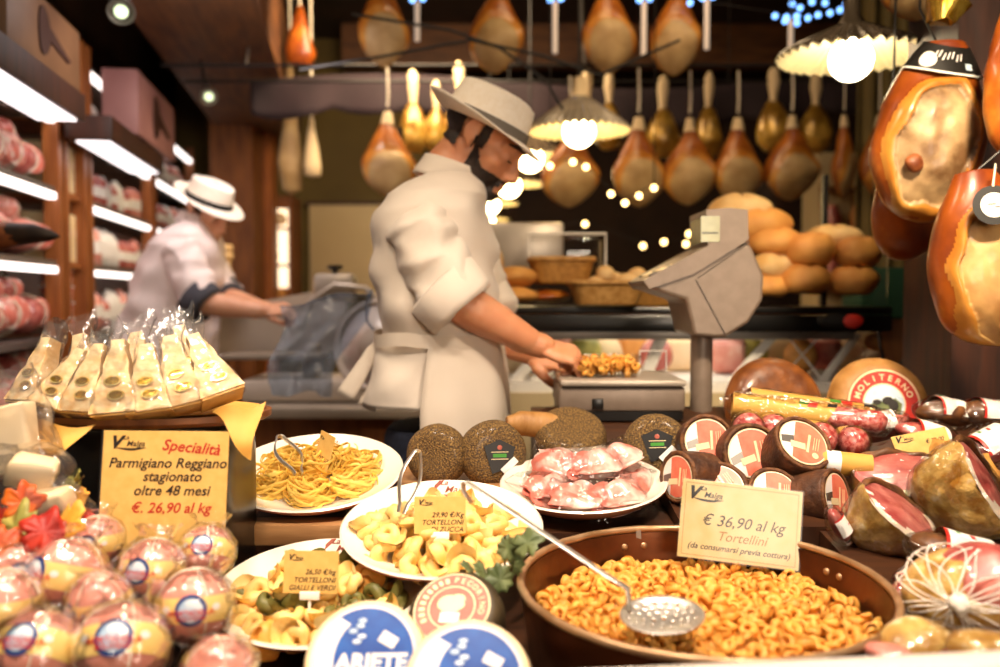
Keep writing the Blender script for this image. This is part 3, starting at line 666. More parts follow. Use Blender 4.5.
for i, (b_, t_, Y, lb) in enumerate(WL):
    p = at(b_[0], b_[1], Y); q = at(t_[0], t_[1], Y + .035); p.z = max(p.z, trz + .013); ax = q - p
    sc = ax.length / .122; Mx = Matrix.Translation(p) @ frame(ax, (1, 0, 0)) @ Matrix.Rotation(R([-25, -20, -14, 0, 4, 10, 22, -5, 3, 9][i]), 4, 'Z') @ Matrix.Diagonal((1.0, 1.0, sc, 1))
    if i < 3: wp[i].matrix_basis = Mx; wp[i]['label'] = lb; wp[i]['group'] = 'bagged parmesan wedges'
    else: dup(wp[i % 3], Mx, lb, 'bagged parmesan wedges')
# parmesan sign
c0 = (at(104, 430, 1.125) + at(230, 432, 1.125)) / 2; w_ = S(124, 1.125); h_ = .158
Mx = Matrix.Translation(c0) @ Matrix.Rotation(R(3), 4, 'Z') @ Matrix.Rotation(PI / 2 - R(9), 4, 'X') @ Matrix.Rotation(R(-1), 4, 'Z') @ Matrix.Translation((0, -h_ / 2, 0))
t = thing('price_sign', 'tall yellow parmesan price sign leaning on the black stand', 'sign', Mx)
mb = MB(); mb.box((w_, h_, .0016), (0, 0, 0), 0, .0003); e_ = .0012
logo(mb, TRS((-w_ * .3, h_ * .405, e_)), w_ * .052, 1)
mb.text('Specialità', w_ * .125, TRS((.2 * w_, .37 * h_, e_), (0, 0, R(-5))), 2, shear=.25, bold=.015)
for tx, y, s, mi in (('Parmigiano Reggiano', .245, .112, 1), ('stagionato', .14, .112, 1), ('oltre 48 mesi', .03, .112, 1), ('€. 26,90 al kg', -.105, .115, 2)):
    mb.text(tx, w_ * s, TRS(((.02 if y > .2 else .06) * w_, y * h_, e_)), mi, shear=.25, bold=.014)
mb.build('card', [M['card'], M['ink'], M['ink_red']], t, smooth=False)
mb = MB(); mb.box((.003, h_, .004), (-w_ / 2 - .001, 0, 0), 0, .001); mb.build('edge_clip', M['black_plastic'], t)

# ================================================================== mortadella balls
def on_ell(r, off=0.0):
    def f(p):
        d = Vector((p[0], -1.0, p[1])); d = Vector((p[0] / r, -math.sqrt(max(0.02, 1 - (p[0] ** 2 + p[1] ** 2) / r ** 2)), p[1] / r))
        return d * (r + off)
    return f
def mortadella():
    r = .040; t = thing('mortadella_ball', 'x', 'mortadella')
    mb = MB(); mb.ell((0, 0, 0), (r, r, r * .98), 40, 24)
    for i, p in enumerate(mb.v):
        a = math.atan2(p.y, p.x); g = min(abs(math.sin(a * 1.0)), abs(math.cos(a))); q = max(0, 1 - g / .12)
        mb.v[i] = p * (1 - .018 * q)
    mb.build('sausage_body', M['mortadella'], t, angle=180)
    b = MB(); b.grid(lambda u, v: Vector((math.cos(2 * PI * u) * math.cos((v - .5) * .66), math.sin(2 * PI * u) * math.cos((v - .5) * .66), math.sin((v - .5) * .66))) * (r + .0006), 48, 8, cu=True, mat=0)
    f1 = on_ell(r, .0011)
    def disc(rad, mt, off, c=(0, 0)):
        f = on_ell(r, off); V = [f((c[0], c[1]))]; F = []
        for k in range(1, 6):
            for i in range(28): V.append(f((c[0] + rad * k / 5 * math.cos(2 * PI * i / 28), c[1] + rad * k / 5 * math.sin(2 * PI * i / 28))))
        for i in range(28): F.append([0, 1 + i, 1 + (i + 1) % 28])
        for k in range(4):
            for i in range(28): F.append([1 + k * 28 + i, 1 + k * 28 + (i + 1) % 28, 29 + k * 28 + (i + 1) % 28, 29 + k * 28 + i])
        b.add(V, F, mt)
    disc(.0158, 1, .0009); disc(.0118, 2, .0012)
    tw = MB(); tw.text('MORTADELLA', .0068, Matrix.Identity(4), 0, bold=.03)
    b.add([on_ell(r, .0017)((p.x, p.y - .002)) for p in tw.v], tw.f, 4)
    tw = MB(); tw.text('BOLOGNA', .0058, Matrix.Identity(4), 0, bold=.03); b.add([on_ell(r, .0017)((p.x, p.y - .0075)) for p in tw.v], tw.f, 4)
    for sx in (-.024, .024):
        disc(.0034, 3, .0009, (sx, .002))
    b.build('label_band', [M['band_yellow'], M['badge_blue'], M['badge_sky'], M['label_white'], M['red_print']], t, angle=180)
    s = MB()
    for ph in (0.4, 0.4 + PI / 2):
        s.tube([Vector((math.cos(ph) * math.cos(a), math.sin(ph) * math.cos(a), math.sin(a))) * (r * .995) for a in [2 * PI * i / 40 for i in range(40)]], .0009, 6, closed=True)
    s.build('string', M['string'], t, angle=180)
    def wrapf(u, v):
        a = 2 * PI * u; z = math.cos(PI * v); q = math.sin(PI * v)
        p = Vector((q * math.cos(a), q * math.sin(a), -z)) * (r * 1.10)
        if v > .88: k = (v - .88) / .12; p = Vector((math.cos(a) * r * (.42 + .35 * k), math.sin(a) * r * (.42 + .35 * k), r * (1.0 + .42 * k)))
        return p + noise.noise_vector(p * 55) * .0045
    wv = MB(); wv.grid(wrapf, 36, 22, cu=True); wv.build('plastic_wrap', M['film'], t, angle=180)
    return t
mo = mortadella()
ML = [(207, 552, 1.045, 54, .1, -.2, 'mortadella ball touching the lower corner of the parmesan sign'),
      (153, 570, 1.0, 64, -.15, .1, 'mortadella ball in front of the parmesan sign, below its price'),
      (194, 606, .955, 76, .25, .15, 'mortadella ball pressed against the yellow and green tortelloni plate'),
      (67, 575, .985, 76, -.55, .0, 'mortadella ball right below the autumn leaves'),
      (122, 648, .88, 92, .2, -.25, 'biggest mortadella ball at the window edge between two others'),
      (38, 652, .875, 84, -.05, -.35, 'mortadella ball at the window edge farthest from the pan'),
      (220, 672, .87, 74, .1, .5, 'mortadella ball at the window edge next to the white plate, mostly cut off'),
      (98, 540, 1.045, 50, .0, .3, 'small mortadella ball tucked behind, under the black stand'),
      (16, 572, .985, 62, .6, .2, 'crinkly wrapped mortadella ball at the picture border under the leaves'),
      (4, 606, .93, 76, -.4, .3, 'mortadella ball at the picture border, half out of view'),
      (100, 603, .94, 64, -.7, .5, 'mortadella ball hidden deep in crumpled film in the middle of the heap')]
for i, (px, py, Y, wd, rz, rx, lb) in enumerate(ML):
    s_ = S(wd, Y) / .08; Mx = Matrix.Translation(at(px, py, Y)) @ Matrix.Rotation(rz, 4, 'Z') @ Matrix.Rotation(rx - .35, 4, 'X') @ Matrix.Scale(s_, 4)
    if i == 0: mo.matrix_basis = Mx; mo['label'] = lb; mo['group'] = 'mortadella balls'
    else: dup(mo, Mx, lb, 'mortadella balls')
mb = MB(); mb.ell((0, 0, 0), (.022, .014, .012), 20, 12); mb.noise(.008, 60, 2)
tag(mb.build('candy_wrapper', M['red_print'], M=Matrix.Translation(at(86, 523, 1.06)), angle=60), 'crumpled red plastic wrapper between the leaves and the mortadella', 'wrapper')

# ================================================================== wrapped pale cheeses and autumn leaves
def wrapped_chunk(px, py, Y, size, rot, lb, seed):
    t = thing('wrapped_cheese', lb, 'cheese', TRS(at(px, py, Y), rot))
    mb = MB(); mb.box(size, None, 0, .006, 3); mb.noise(.009, 26, seed); mb.build('cheese_piece', M['cream_rind'], t, angle=50)
    b = MB(); b.box([q * 1.25 + .008 for q in size], None, 0, .014, 4)
    b2 = MB(); b2.grid(lambda u, v: ((size[0] * .72 + .01) * math.cos(2 * PI * u) * (1 - .25 * v ** 3), (size[1] * .8 + .008) * math.sin(2 * PI * u) * (1 - .6 * v ** 2), (v - .42) * size[2] * 1.7), 28, 16, cu=True); b2.noise(.010, 32, seed + 3)
    b2.build('film_wrap', M['film_milk'], t, angle=180); return t
wrapped_chunk(8, 440, 1.12, (.07, .03, .09), (R(-8), R(-12), 0), 'tall wrapped pale cheese piece beside the black stand', 1)
wrapped_chunk(34, 470, 1.08, (.055, .035, .03), (R(20), R(10), R(10)), 'small wrapped pale cheese piece in the middle of three beside the black stand', 2)
wrapped_chunk(44, 503, 1.06, (.06, .035, .03), (R(20), R(-8), R(-6)), 'wrapped pale cheese piece lying just above the autumn leaves', 3)
def leaf(seed, L=.04, pointed=True):
    out = []; n = 70
    for i in range(n):
        a = 2 * PI * i / n; lob = abs(math.cos(2.5 * (a - PI / 2))) ** .8 if pointed else .8 + .2 * math.cos(a)
        r = L * (.58 + .34 * lob + .08 * math.cos(a - PI / 2)) * (1 + .10 * math.sin(9 * a + seed))
        out.append((r * math.cos(a), r * math.sin(a)))
    mb = MB(); V = [(0, 0, 0)]; F = []
    for k in (0.35, .7, 1.0):
        for (x, y) in out: V.append((x * k, y * k, -.10 * (x * k) ** 2 / L - .06 * L * k * k + .003 * math.sin(x * 190 + seed) * k))
    for i in range(n): F.append([0, 1 + i, 1 + (i + 1) % n])
    for k in range(2):
        for i in range(n): F.append([1 + k * n + i, 1 + k * n + (i + 1) % n, 1 + (k + 1) * n + (i + 1) % n, 1 + (k + 1) * n + i])
    mb.add(V, F); return mb
def garland(name, label, cat, base, leaves, stems):
    t = thing(name, label, cat, base)
    for (px, py, Y, L, mt, rot, pt_) in leaves:
        o = leaf(px, L, pt_).build('leaf', M[mt], t, M=TRS(at(px, py, Y) - Vector(base), rot), angle=180)
        so = o.modifiers.new('s', 'SOLIDIFY'); so.thickness = .0008
    for (a, b, c) in stems:
        a, b, c = [p - Vector(base) for p in (a, b, c)]
        MB().tube([a.lerp(b, i / 6).lerp(b.lerp(c, i / 6), i / 6) for i in range(7)], .0012, 6).build('stem', M['stem'], t)
    return t
gb = Vector((at(40, 545, 1.02).x, 1.02, leftz(1.02)))
garland('autumn_leaf_garland', 'garland of orange, red and green autumn leaves beside the mortadella', 'garland', gb,
    [(23, 503, 1.03, .026, 'leaf_orange', (R(70), R(10), R(20)), True), (14, 527, 1.0, .032, 'leaf_green', (R(60), R(-10), R(-25)), True), (44, 532, .985, .03, 'leaf_red', (R(55), R(15), R(10)), True), (67, 524, 1.0, .028, 'leaf_yellow', (R(65), R(20), R(-40)), True), (4, 545, .97, .026, 'leaf_orange', (R(60), R(-15), R(50)), True), (2, 520, 1.02, .022, 'leaf_red', (R(70), 0, R(80)), True), (66, 490, 1.08, .018, 'leaf_green', (R(70), R(-50), R(-30)), False), (76, 480, 1.09, .014, 'leaf_green', (R(60), R(-60), R(-50)), False), (80, 496, 1.085, .012, 'leaf_yellow', (R(70), 0, 0), True)],
    [(at(10, 560, 1.0), at(30, 520, 1.05), at(62, 500, 1.085)), (at(62, 500, 1.085), at(70, 488, 1.09), at(84, 476, 1.09)), (at(30, 545, 1.0), at(50, 540, 1.0), at(70, 525, 1.0))])
ib = Vector((at(512, 575, 1.06).x, 1.08, deckz(1.08)))
garland('ivy_sprig', 'green ivy sprig between the pumpkin tortelloni and the copper pan', 'ivy', ib,
    [(527, 543, 1.05, .022, 'ivy', (R(50), R(-10), R(-20)), True), (508, 548, 1.06, .018, 'ivy', (R(60), R(60), R(10)), False), (500, 580, 1.05, .02, 'ivy', (R(60), R(-70), R(30)), False), (484, 573, 1.06, .018, 'ivy', (R(50), R(30), R(60)), False), (515, 565, 1.06, .016, 'ivy', (R(70), R(-40), R(-30)), False), (470, 569, 1.06, .014, 'ivy', (R(50), R(0), R(90)), False)],
    [(at(496, 600, 1.06), at(508, 570, 1.08), at(505, 535, 1.06)), (at(500, 590, 1.06), at(515, 560, 1.07), at(530, 545, 1.055)), (at(500, 592, 1.06), at(485, 580, 1.06), at(468, 570, 1.06))])

# ================================================================== labelled wheels
def wheel(Mx, r, h, mats, name, label, cat, draw=None, bevel=.15, seed=0, amp=0.0, lab_r=None, group=None):
    """cheese drum: axis = local z, label side at z=0 facing +z"""
    t = thing(name, label, cat, Mx, group); b = min(bevel * min(r, h), h * .47)
    mb = MB(); n = 6
    prof = [(0, -h)] + [(r - b + b * math.sin(PI / 2 * i / n), -h + b - b * math.cos(PI / 2 * i / n)) for i in range(n + 1)] + [(r * 1.02, -h / 2)] + [(r - b + b * math.cos(PI / 2 * i / n), -b + b * math.sin(PI / 2 * i / n)) for i in range(n + 1)] + [((r - b) * q, 0) for q in (.7, .35)] + [(0, 0)]
    mb.lathe(prof, 48); 
    if amp: mb.noise(amp, 34 / max(r / .05, .6), seed)
    mb.build('cheese_body', mats[0], t, angle=50)
    if draw:
        lb = MB(); draw(lb, lab_r or (r - b) * .98); lb.build('label', mats[1:], t, M=Matrix.Translation((0, 0, amp * .8 + .0004)), smooth=False)
    return t
def disc(mb, r, z, mt, n=48, a0=0, a1=2 * PI):
    full = abs(a1 - a0 - 2 * PI) < 1e-6; V = [(0, 0, z)] + [(r * math.cos(a0 + (a1 - a0) * i / n), r * math.sin(a0 + (a1 - a0) * i / n), z) for i in range(n + (0 if full else 1))]
    mb.add(V, [[0, 1 + i, 1 + (i + 1) % n if full else 2 + i] for i in range(n)], mt)
def draw_ariete(mb, r):
    disc(mb, r, 0, 0); disc(mb, r * .95, .0004, 1)
    pts = [(r * .93 * math.cos(a), r * .93 * math.sin(a)) for a in [R(125) + R(105) * i / 24 for i in range(25)]] + [(r * (.2 - .95 * math.cos(b)) * .75, r * .75 * math.sin(b) * 1.1) for b in [R(-50) + R(100) * i / 12 for i in range(13)]]
    mb.prism(pts, .0003, 2, TRS((0, 0, .0005)))
    mb.text('ARIETE', r * .43, TRS((.17 * r, -.1 * r, .0010)), 0, bold=.04)
    mb.box((r * .34, r * .22, .0004), TRS((r * .45, r * .33, .001), (0, 0, R(-30))), 0)
    for k in range(5): mb.ell((r * (-.15 + .1 * math.sin(k * 2.2)), r * (.3 + .1 * k), .0008), (r * .09, r * .05, .0003), 10, 5, 3)
am = [M['cream_rind'], M['label_white'], M['blue_print'], M['label_white'], M['badge_sky']]
wheel(facing(at(363, 658, .885), (-.12, -.74, .66), (1, -.05, -.0)), S(63, .885), .045, am, 'cheese_wheel', 'blue labelled sheep cheese below the yellow and green tortelloni', 'cheese', draw_ariete)
wheel(facing(at(468, 680, .85), (-.02, -.72, .68), (1, .02, 0)), S(66, .85), .045, am, 'cheese_wheel', 'blue labelled sheep cheese below the copper pan edge, cut off by the border', 'cheese', draw_ariete)
def draw_red(mb, r):
    disc(mb, r, 0, 1); disc(mb, r * .96, .0003, 0); disc(mb, r * .62, .0005, 1); disc(mb, r * .58, .0007, 0)
    mb.arc_text('PECORINO', r * .22, r * .78, R(82), R(-15), Matrix.Translation((0, 0, .0009)), 1, bold=.02)
    for a in range(100, 330, 13):
        if not 205 < a < 235: mb.box((r * .10, r * .15, .0004), Matrix.Translation((r * .78 * math.cos(R(a)), r * .78 * math.sin(R(a)), .0009)) @ Matrix.Rotation(R(a - 90), 4, 'Z'), 1)
    for k, (x, y, a, b) in enumerate(((-.08, .12, .3, .24), (.14, .2, .22, .16), (-.02, -.02, .26, .16), (.2, .05, .14, .14))): mb.ell((x * r, y * r, .0009), (a * r, b * r, .0004), 14, 6, 1)
    mb.box((r * .5, r * .28, .0004), TRS((-.05 * r, -.3 * r, .0012), (0, 0, R(-8))), 2)
wheel(facing(at(452, 608, .985), (-.18, -.60, .78)), S(50, .985), .05, [M['dark_cheese'], M['label_pink'], M['label_cream'], M['label_white']], 'cheese_wheel', 'dark rinded pecorino with a round red label beside the copper pan', 'cheese', draw_red, bevel=.35, amp=.001, lab_r=S(40, .985))
def draw_black(mb, r):
    mb.prism([(-.55 * r, .35 * r), (.1 * r, .62 * r), (.75 * r, .3 * r), (.5 * r, -.5 * r), (-.2 * r, -.75 * r)], .0005, 0)
    mb.ell((.1 * r, .3 * r, .0008), (.1 * r, .1 * r, .0004), 12, 6, 2)
    [mb.box((r * .7, r * .025, .0004), TRS((.1 * r, y_ * r, .001)), 3) for y_ in (.12, -.16)]; mb.box((r * .55, r * .14, .0004), TRS((.1 * r, -.02 * r, .001)), 4)
    mb.box((r * .75, r * .28, .0005), TRS((.5 * r, -.42 * r, .0015), (0, 0, R(42))), 1)
bm_ = [M['pepper_rind'], M['black_label'], M['label_white'], M['label_pink'], M['label_cream'], M['green_print']]
kw = dict(bevel=.42, amp=.0014)
wheel(facing(at(432, 456, 1.53), (-.25, -.95, .12)), S(31, 1.55), .062, bm_, 'peppered_cheese', 'round speckled peppered cheese beside the tagliatelle plate', 'cheese', None, seed=1, **kw)
wheel(facing(at(497, 455, 1.53), (.25, -.95, .1)), S(34, 1.55), .06, bm_, 'peppered_cheese', 'speckled peppered cheese with black label touching the ham plate', 'cheese', draw_black, seed=2, lab_r=S(25, 1.55), **kw)
wheel(facing(at(572, 425, 1.72), (.05, -.55, .85)), S(36, 1.74), .06, bm_, 'peppered_cheese', 'speckled peppered cheese lying flat under the scale', 'cheese', None, seed=3, **kw)
wheel(facing(at(655, 444, 1.56), (-.2, -.93, .3)), S(33, 1.58), .062, bm_, 'peppered_cheese', 'speckled peppered cheese with white slip between scale and small rind cheeses', 'cheese', draw_black, seed=4, lab_r=S(24, 1.58), **kw)
mb = MB(); mb.tube([(-.1, 0, 0), (-.06, 0, .004), (.02, 0, .002), (.09, 0, 0)], [.014, .028, .030, .026], 20); mb.noise(.004, 40, 3)
tag(mb.build('cured_sausage', [M['tan_wheel']], M=TRS(at(538, 426, 1.74), (0, R(6), R(12)), (.62, .8, .85))), 'rough tan cured sausage lying behind the speckled cheeses', 'sausage')
# small bark-rind pecorini
def draw_salmon(mb, r):
    disc(mb, r, 0, 2, 40); disc(mb, r * .96, .0003, 0, 40)
    mb.prism([(-.3 * r, .9 * r)] + [(.94 * r * math.cos(a), .94 * r * math.sin(a)) for a in [R(100) - R(200) * i / 20 for i in range(21)]] + [(-.5 * r, -.78 * r)], .0003, 1, TRS((0, 0, .0004)))
    mb.prism([(-.92 * r, .1 * r), (-.4 * r, .2 * r), (-.4 * r, -.15 * r), (-.92 * r, -.2 * r)], .0003, 3, TRS((0, 0, .0005)))
    mb.box((r * .85, r * .10, .0004), TRS((.2 * r, .0, .001), (0, 0, R(80))), 2); [mb.box((r * .6, r * .02, .0004), TRS(((.42 + .1 * q) * r, .05 * r, .001), (0, 0, R(80))), 2) for q in range(3)]
    mb.box((r * .6, r * .28, .0004), TRS((-.25 * r, -.2 * r, .0012)), 2); mb.ell((.45 * r, -.5 * r, .001), (.14 * r, .14 * r, .0003), 12, 5, 2)
sm_ = [M['bark_rind'], M['label_white'], M['salmon_print'], M['label_cream'], M['steel_dull']]
PC = [(707, 441, 1.5, (-.05, -.95, .25), 27, 'small bark rind pecorino facing out beside the speckled cheese', 10), (752, 453, 1.46, (.05, -.97, .2), 30, 'small bark rind pecorino with its label framed by a dark crust, behind the tilted one', 20), (803, 443, 1.43, (.22, -.72, .62), 31, 'small bark rind pecorino tilted upward in front of the salami sticks', -10), (678, 477, 1.42, (-.85, -.5, .12), 26, 'small bark rind pecorino on its side against the ham plate', 0), (720, 487, 1.40, (-.05, -.75, .62), 29, 'small bark rind pecorino half hidden behind the tall edge of the tortellini card', 35), (775, 492, 1.39, (.05, -.78, .6), 27, 'small bark rind pecorino peeking over the middle of the tortellini card', 0), (836, 497, 1.38, (.68, -.70, .22), 29, 'small bark rind pecorino wedged between the copper pan and the cut hams', 0)]
for i, (px, py, Y, ax, r, lb, spin) in enumerate(PC):
    w0 = wheel(facing(at(px, py, Y), ax) @ Matrix.Rotation(R(spin), 4, 'Z'), S(r, Y), .066, sm_, 'bark_rind_pecorino', lb, 'cheese', draw_salmon, bevel=.12, amp=.0016, seed=i, lab_r=S(r * .83, Y), group='small bark rind pecorini')
    rr = S(r, Y); mb = MB(); mb.tube([(rr * .93 * math.cos(a), rr * .93 * math.sin(a), .0) for a in [2 * PI * k / 48 for k in range(48)]], .0038, 7, closed=True); mb.noise(.0016, 120, i); mb.build('rind_edge', M['bark_rim'], w0, angle=180)
# the two large wheels
def draw_molit(mb, r):
    disc(mb, r, 0, 0); disc(mb, r * .985, .0004, 1); disc(mb, r * .93, .0008, 0); disc(mb, r * .58, .0012, 1); disc(mb, r * .54, .0016, 2)
    mb.arc_text('MOLITERNO', r * .24, r * .74, R(160), R(20), Matrix.Translation((0, 0, .002)), 1, bold=.02)
    mb.prism([(-.48 * r, -.1 * r), (-.2 * r, .12 * r), (.05 * r, .02 * r), (.3 * r, .15 * r), (.48 * r, -.02 * r), (.4 * r, -.3 * r), (0, -.5 * r), (-.38 * r, -.34 * r)], .0004, 3, TRS((0, 0, .0018)))
    for x, y, a, b in ((.1, .08, .16, .12), (.24, -.05, .14, .16), (-.2, .05, .12, .08), (.1, -.25, .2, .1)): mb.ell((x * r, y * r, .0024), (a * r, b * r, .0006), 12, 6, 4)
wheel(facing(at(783, 405, 1.93), (.15, -.95, .28)), S(52, 1.93), .09, [M['brown_wheel']], 'cheese_wheel', 'large plain brown shrink wrapped cheese wheel behind the salami sticks', 'cheese', None, bevel=.5, amp=.002)
wheel(facing(at(884, 404, 1.92), (-.08, -.96, .26), (1, .03, 0)), S(50, 1.92), .085, [M['tan_wheel'], M['red_print'], M['label_cream'], M['badge_sky'], M['ivy'], M['ink']], 'cheese_wheel', 'large tan cheese wheel with a round red lettered label', 'cheese', draw_molit, bevel=.5, amp=.0015, lab_r=S(36, 1.92))

# ================================================================== salami sticks
def stick(pA, pB, r, lb, paper_to=.62, seed=0):
    A, B = Vector(pA), Vector(pB); L = (B - A).length; t = thing('salami_stick', lb, 'salami', Matrix.Translation(A) @ frame(B - A, (0, 0, 1)))
    mb = MB(); mb.tube([(0, 0, L * (.06 + .9 * i / 20)) for i in range(21)], [r * .6] + [r * (.96 + .05 * math.sin(i * 1.7 + seed)) for i in range(1, 20)] + [r * .5], 18); mb.noise(.0016, 70, seed); mb.build('sausage', M['salami'], t, angle=180)
    p = MB(); p.grid(lambda u, v: ((r * 1.08) * math.cos(2 * PI * u), r * 1.08 * math.sin(2 * PI * u), L * (.05 + (paper_to - .05 + .05 * math.cos(2 * PI * u)) * v)), 28, 12, cu=True, mfn=lambda u, v: 2 if .62 < v < .66 and (u < .12 or u > .9) else (3 if .68 < v < .76 and (u < .14 or u > .93) else (4 if .80 < v < .93 and (u < .1 or u > .94) else (1 if (.2 < v < .55 and (u > .93)) else 0))))
    p.build('paper_sleeve', [M['yellow_paper'], M['label_white'], M['green_print'], M['red_print'], M['ink']], t, angle=60)
    f = MB(); f.grid(lambda u, v: ((r * 1.22) * math.cos(2 * PI * u) * (1 if .07 < v < .93 else .25 + .6 * abs(u - .5)), r * 1.22 * math.sin(2 * PI * u) * (1 if .07 < v < .93 else .3), L * (-.03 + 1.08 * v)), 24, 24, cu=True); f.noise(.003, 60, seed); f.build('film_wrap', M['film'], t, angle=180)
    return t
stick(at(724, 404, 1.66), at(893, 424, 1.60), S(12, 1.62), 'yellow sleeved salami stick lying in front across the cheese wheels', seed=1)
stick(at(742, 397, 1.72), at(880, 417, 1.70), S(10, 1.7), 'yellow sleeved salami stick half hidden behind the other', seed=2, paper_to=.9)
def mini(px, py, Y, ax, lb, seed, L=.055, rp=15):
    r = S(rp, Y); t = thing('small_salami', lb, 'salami', facing(at(px, py, Y), ax)); mb = MB()
    mb.lathe([(0, -L), (r * .6, -L + .003), (r, -L + .014), (r * 1.03, -L / 2), (r, -.012), (r * .7, -.003), (0, 0)], 24); mb.noise(.0018, 60, seed); mb.build('sausage', M['salami'], t, angle=180)
    c = MB(); c.grid(lambda u, v: (r * 1.08 * math.cos(2 * PI * u), r * 1.08 * math.sin(2 * PI * u), -L * .95 + L * .55 * v), 24, 4, cu=True); c.build('paper_band', M['yellow_paper'], t)
    f = MB(); f.grid(lambda u, v: (r * 1.15 * math.cos(2 * PI * u) * (1 - .8 * max(0, v - .75) * 4), r * 1.15 * math.sin(2 * PI * u) * (1 - .8 * max(0, v - .75) * 4), -L + (L + .012) * v), 20, 10, cu=True); f.noise(.004, 60, seed); f.build('film_wrap', M['film'], t, angle=180); return t
mini(748, 428, 1.55, (-.3, -.9, .1), 'small pink salami end nearest the speckled cheese under the sticks', 1)
mini(776, 430, 1.56, (-.1, -.95, .1), 'small pink salami end between the two bark rind pecorini under the sticks', 2)
mini(828, 440, 1.5, (.2, -.95, .05), 'small pink salami end right under the salami sticks, beside the tilted pecorino', 3, rp=16)
mini(858, 442, 1.5, (.05, -.97, .15), 'small pink salami end nearest the cut hams', 4, rp=15)
mini(770, 424, 1.62, (-.6, -.8, .1), 'small salami tucked deepest below the yellow sleeves', 6, rp=12)
mb = MB(); mb.tube([(-.05, 0, 0), (.05, 0, 0)], .019, 20, mat=0); mb.grid(lambda u, v: (-.02 + .022 * v, .0194 * math.cos(2 * PI * u), .0194 * math.sin(2 * PI * u)), 24, 3, cu=True, mat=1)
tag(mb.build('wrapped_sausage', [M['yellow_paper'], M['label_white']], M=TRS(at(838, 463, 1.43), (0, R(5), R(-10)))), 'short yellow paper wrapped sausage under the pink salami ends', 'salami')

# ================================================================== cut hams, net ham, vacuum packs
def cut_ham(px, py, Y, r, ax, up, lb, seed, skin='gold_skin', stretch=1.25, crust=True, sq=.78):
    """dome of skin behind an oval cut face; local +z = face normal, local x = long axis of the face"""
    t = thing('cut_ham', lb, 'ham', facing(at(px, py, Y), ax, up))
    rx, ry = r * stretch, r * sq
    mb = MB(); n = 14
    prof = [(0, -r * 1.6)] + [(math.sin(PI / 2 * i / n) ** .7, -r * 1.6 * math.cos(PI / 2 * i / n)) for i in range(1, n + 1)]
    mb.lathe(prof, 40, 0, fn=lambda p: (p.x * rx, p.y * ry, p.z)); mb.noise(r * .1, 1.6 / r, seed); mb.noise(r * .05, 5 / r, seed + 9); mb.build('skin', M[skin], t, angle=180)
    f = MB(); k = 9; V = [(0, 0, .1 * r)]; F = []; ms = []
    for j in range(1, k + 1):
        for i in range(40):
            q = j / k; V.append((rx * q * math.cos(2 * PI * i / 40), ry * q * math.sin(2 * PI * i / 40), .1 * r * (1 - q * q)))
    for i in range(40): F.append([0, 1 + i, 1 + (i + 1) % 40]); ms.append(0)
    for j in range(k - 1):
        for i in range(40):
            F.append([1 + j * 40 + i, 1 + j * 40 + (i + 1) % 40, 41 + j * 40 + (i + 1) % 40, 41 + j * 40 + i]); a = 360 * i / 40
            ms.append(1 if (j >= k - 3 and (a < 60 or a > 200 + 12 * math.sin(i * 2.2 + seed))) or (j >= k - 4 and 270 < a < 330) else 0)
    f.add(V, F, ms); f.noise(r * .06, 1.4 / r, seed + 1); f.build('cut_face', [M['cured_meat'], M['fat']], t, angle=180)
    if crust:
        c = MB(); c.tube([(rx * .98 * math.cos(a), ry * .98 * math.sin(a), -.02 * r) for a in [R(50) + R(140) * i / 24 for i in range(25)]], [r * .12 * math.sin(PI * (i + .5) / 25) + .001 for i in range(25)], 10); c.noise(r * .08, 2.5 / r, seed); c.build('crust', M['ham_crust'], t, angle=180)
    w_ = MB(); w_.lathe([(0, -r * 1.7)] + [(math.sin(PI / 2 * i / n) ** .7 * 1.06, -r * 1.7 * math.cos(PI / 2 * i / n)) for i in range(1, n + 1)] + [(.9, r * .14), (.4, r * .2), (0, r * .22)], 40, 0, fn=lambda p: (p.x * rx, p.y * ry, p.z)); w_.noise(r * .11, 2.4 / r, seed + 2); w_.build('vacuum_bag', M['film'], t, angle=180)
    return t
cut_ham(903, 514, 1.24, S(38, 1.24), (.42, -.55, .72), (.5, 0, -.86), 'gold skinned cut ham right beside the copper pan rim', 1)
cut_ham(905, 474, 1.40, S(40, 1.4), (-.05, -.65, .76), (1, 0, -.15), 'cut ham with a dark crust behind the others, below the handwritten card', 2, sq=.7, stretch=1.3)
cut_ham(988, 486, 1.3, S(44, 1.3), (.72, -.5, .48), (.5, 0, -.87), 'large gold skinned cut ham at the picture border above the netted ham', 3, sq=.9)
def strap(px, py, Y, L, W, rot, lb, seed, n=1):
    t = thing('cured_meat_pack', lb, 'cured meat', TRS(at(px, py, Y), rot)); mb = MB()
    mb.ell((0, 0, 0), (L, W, W * .7), 28, 16); mb.noise(W * .35, 16, seed); mb.build('meat', M['cured_meat' if seed % 2 else 'ham_crust'], t, angle=180)
    b = MB(); b.grid(lambda u, v: (L * (-.5 + v), W * 1.12 * math.cos(PI * (u * 1.0)), W * .92 * math.sin(PI * u)), 18, 12, mfn=lambda u, v: 1 if .38 < u < .52 and .25 < v < .36 else (2 if .42 < u < .56 and .52 < v < .62 else (3 if v < .08 or v > .92 else 0))); b.noise(W * .12, 20, seed); b.build('printed_label', [M['label_white'], M['green_print'], M['red_print'], M['red_print']], t, angle=180)
    f = MB(); f.ell((0, 0, 0), (L * 1.15, W * 1.25, W * .95), 30, 16); f.noise(W * .4, 26, seed + 4); f.build('vacuum_bag', M['film'], t, angle=180); return t
strap(880, 427, 1.66, .05, .03, (0, R(-14), R(-8)), 'dark vacuum packed cured meat with a red edged label, just past the salami sticks', 1)
strap(926, 437, 1.58, .055, .03, (0, R(15), R(5)), 'vacuum packed cured meat with green label behind the handwritten card', 3)
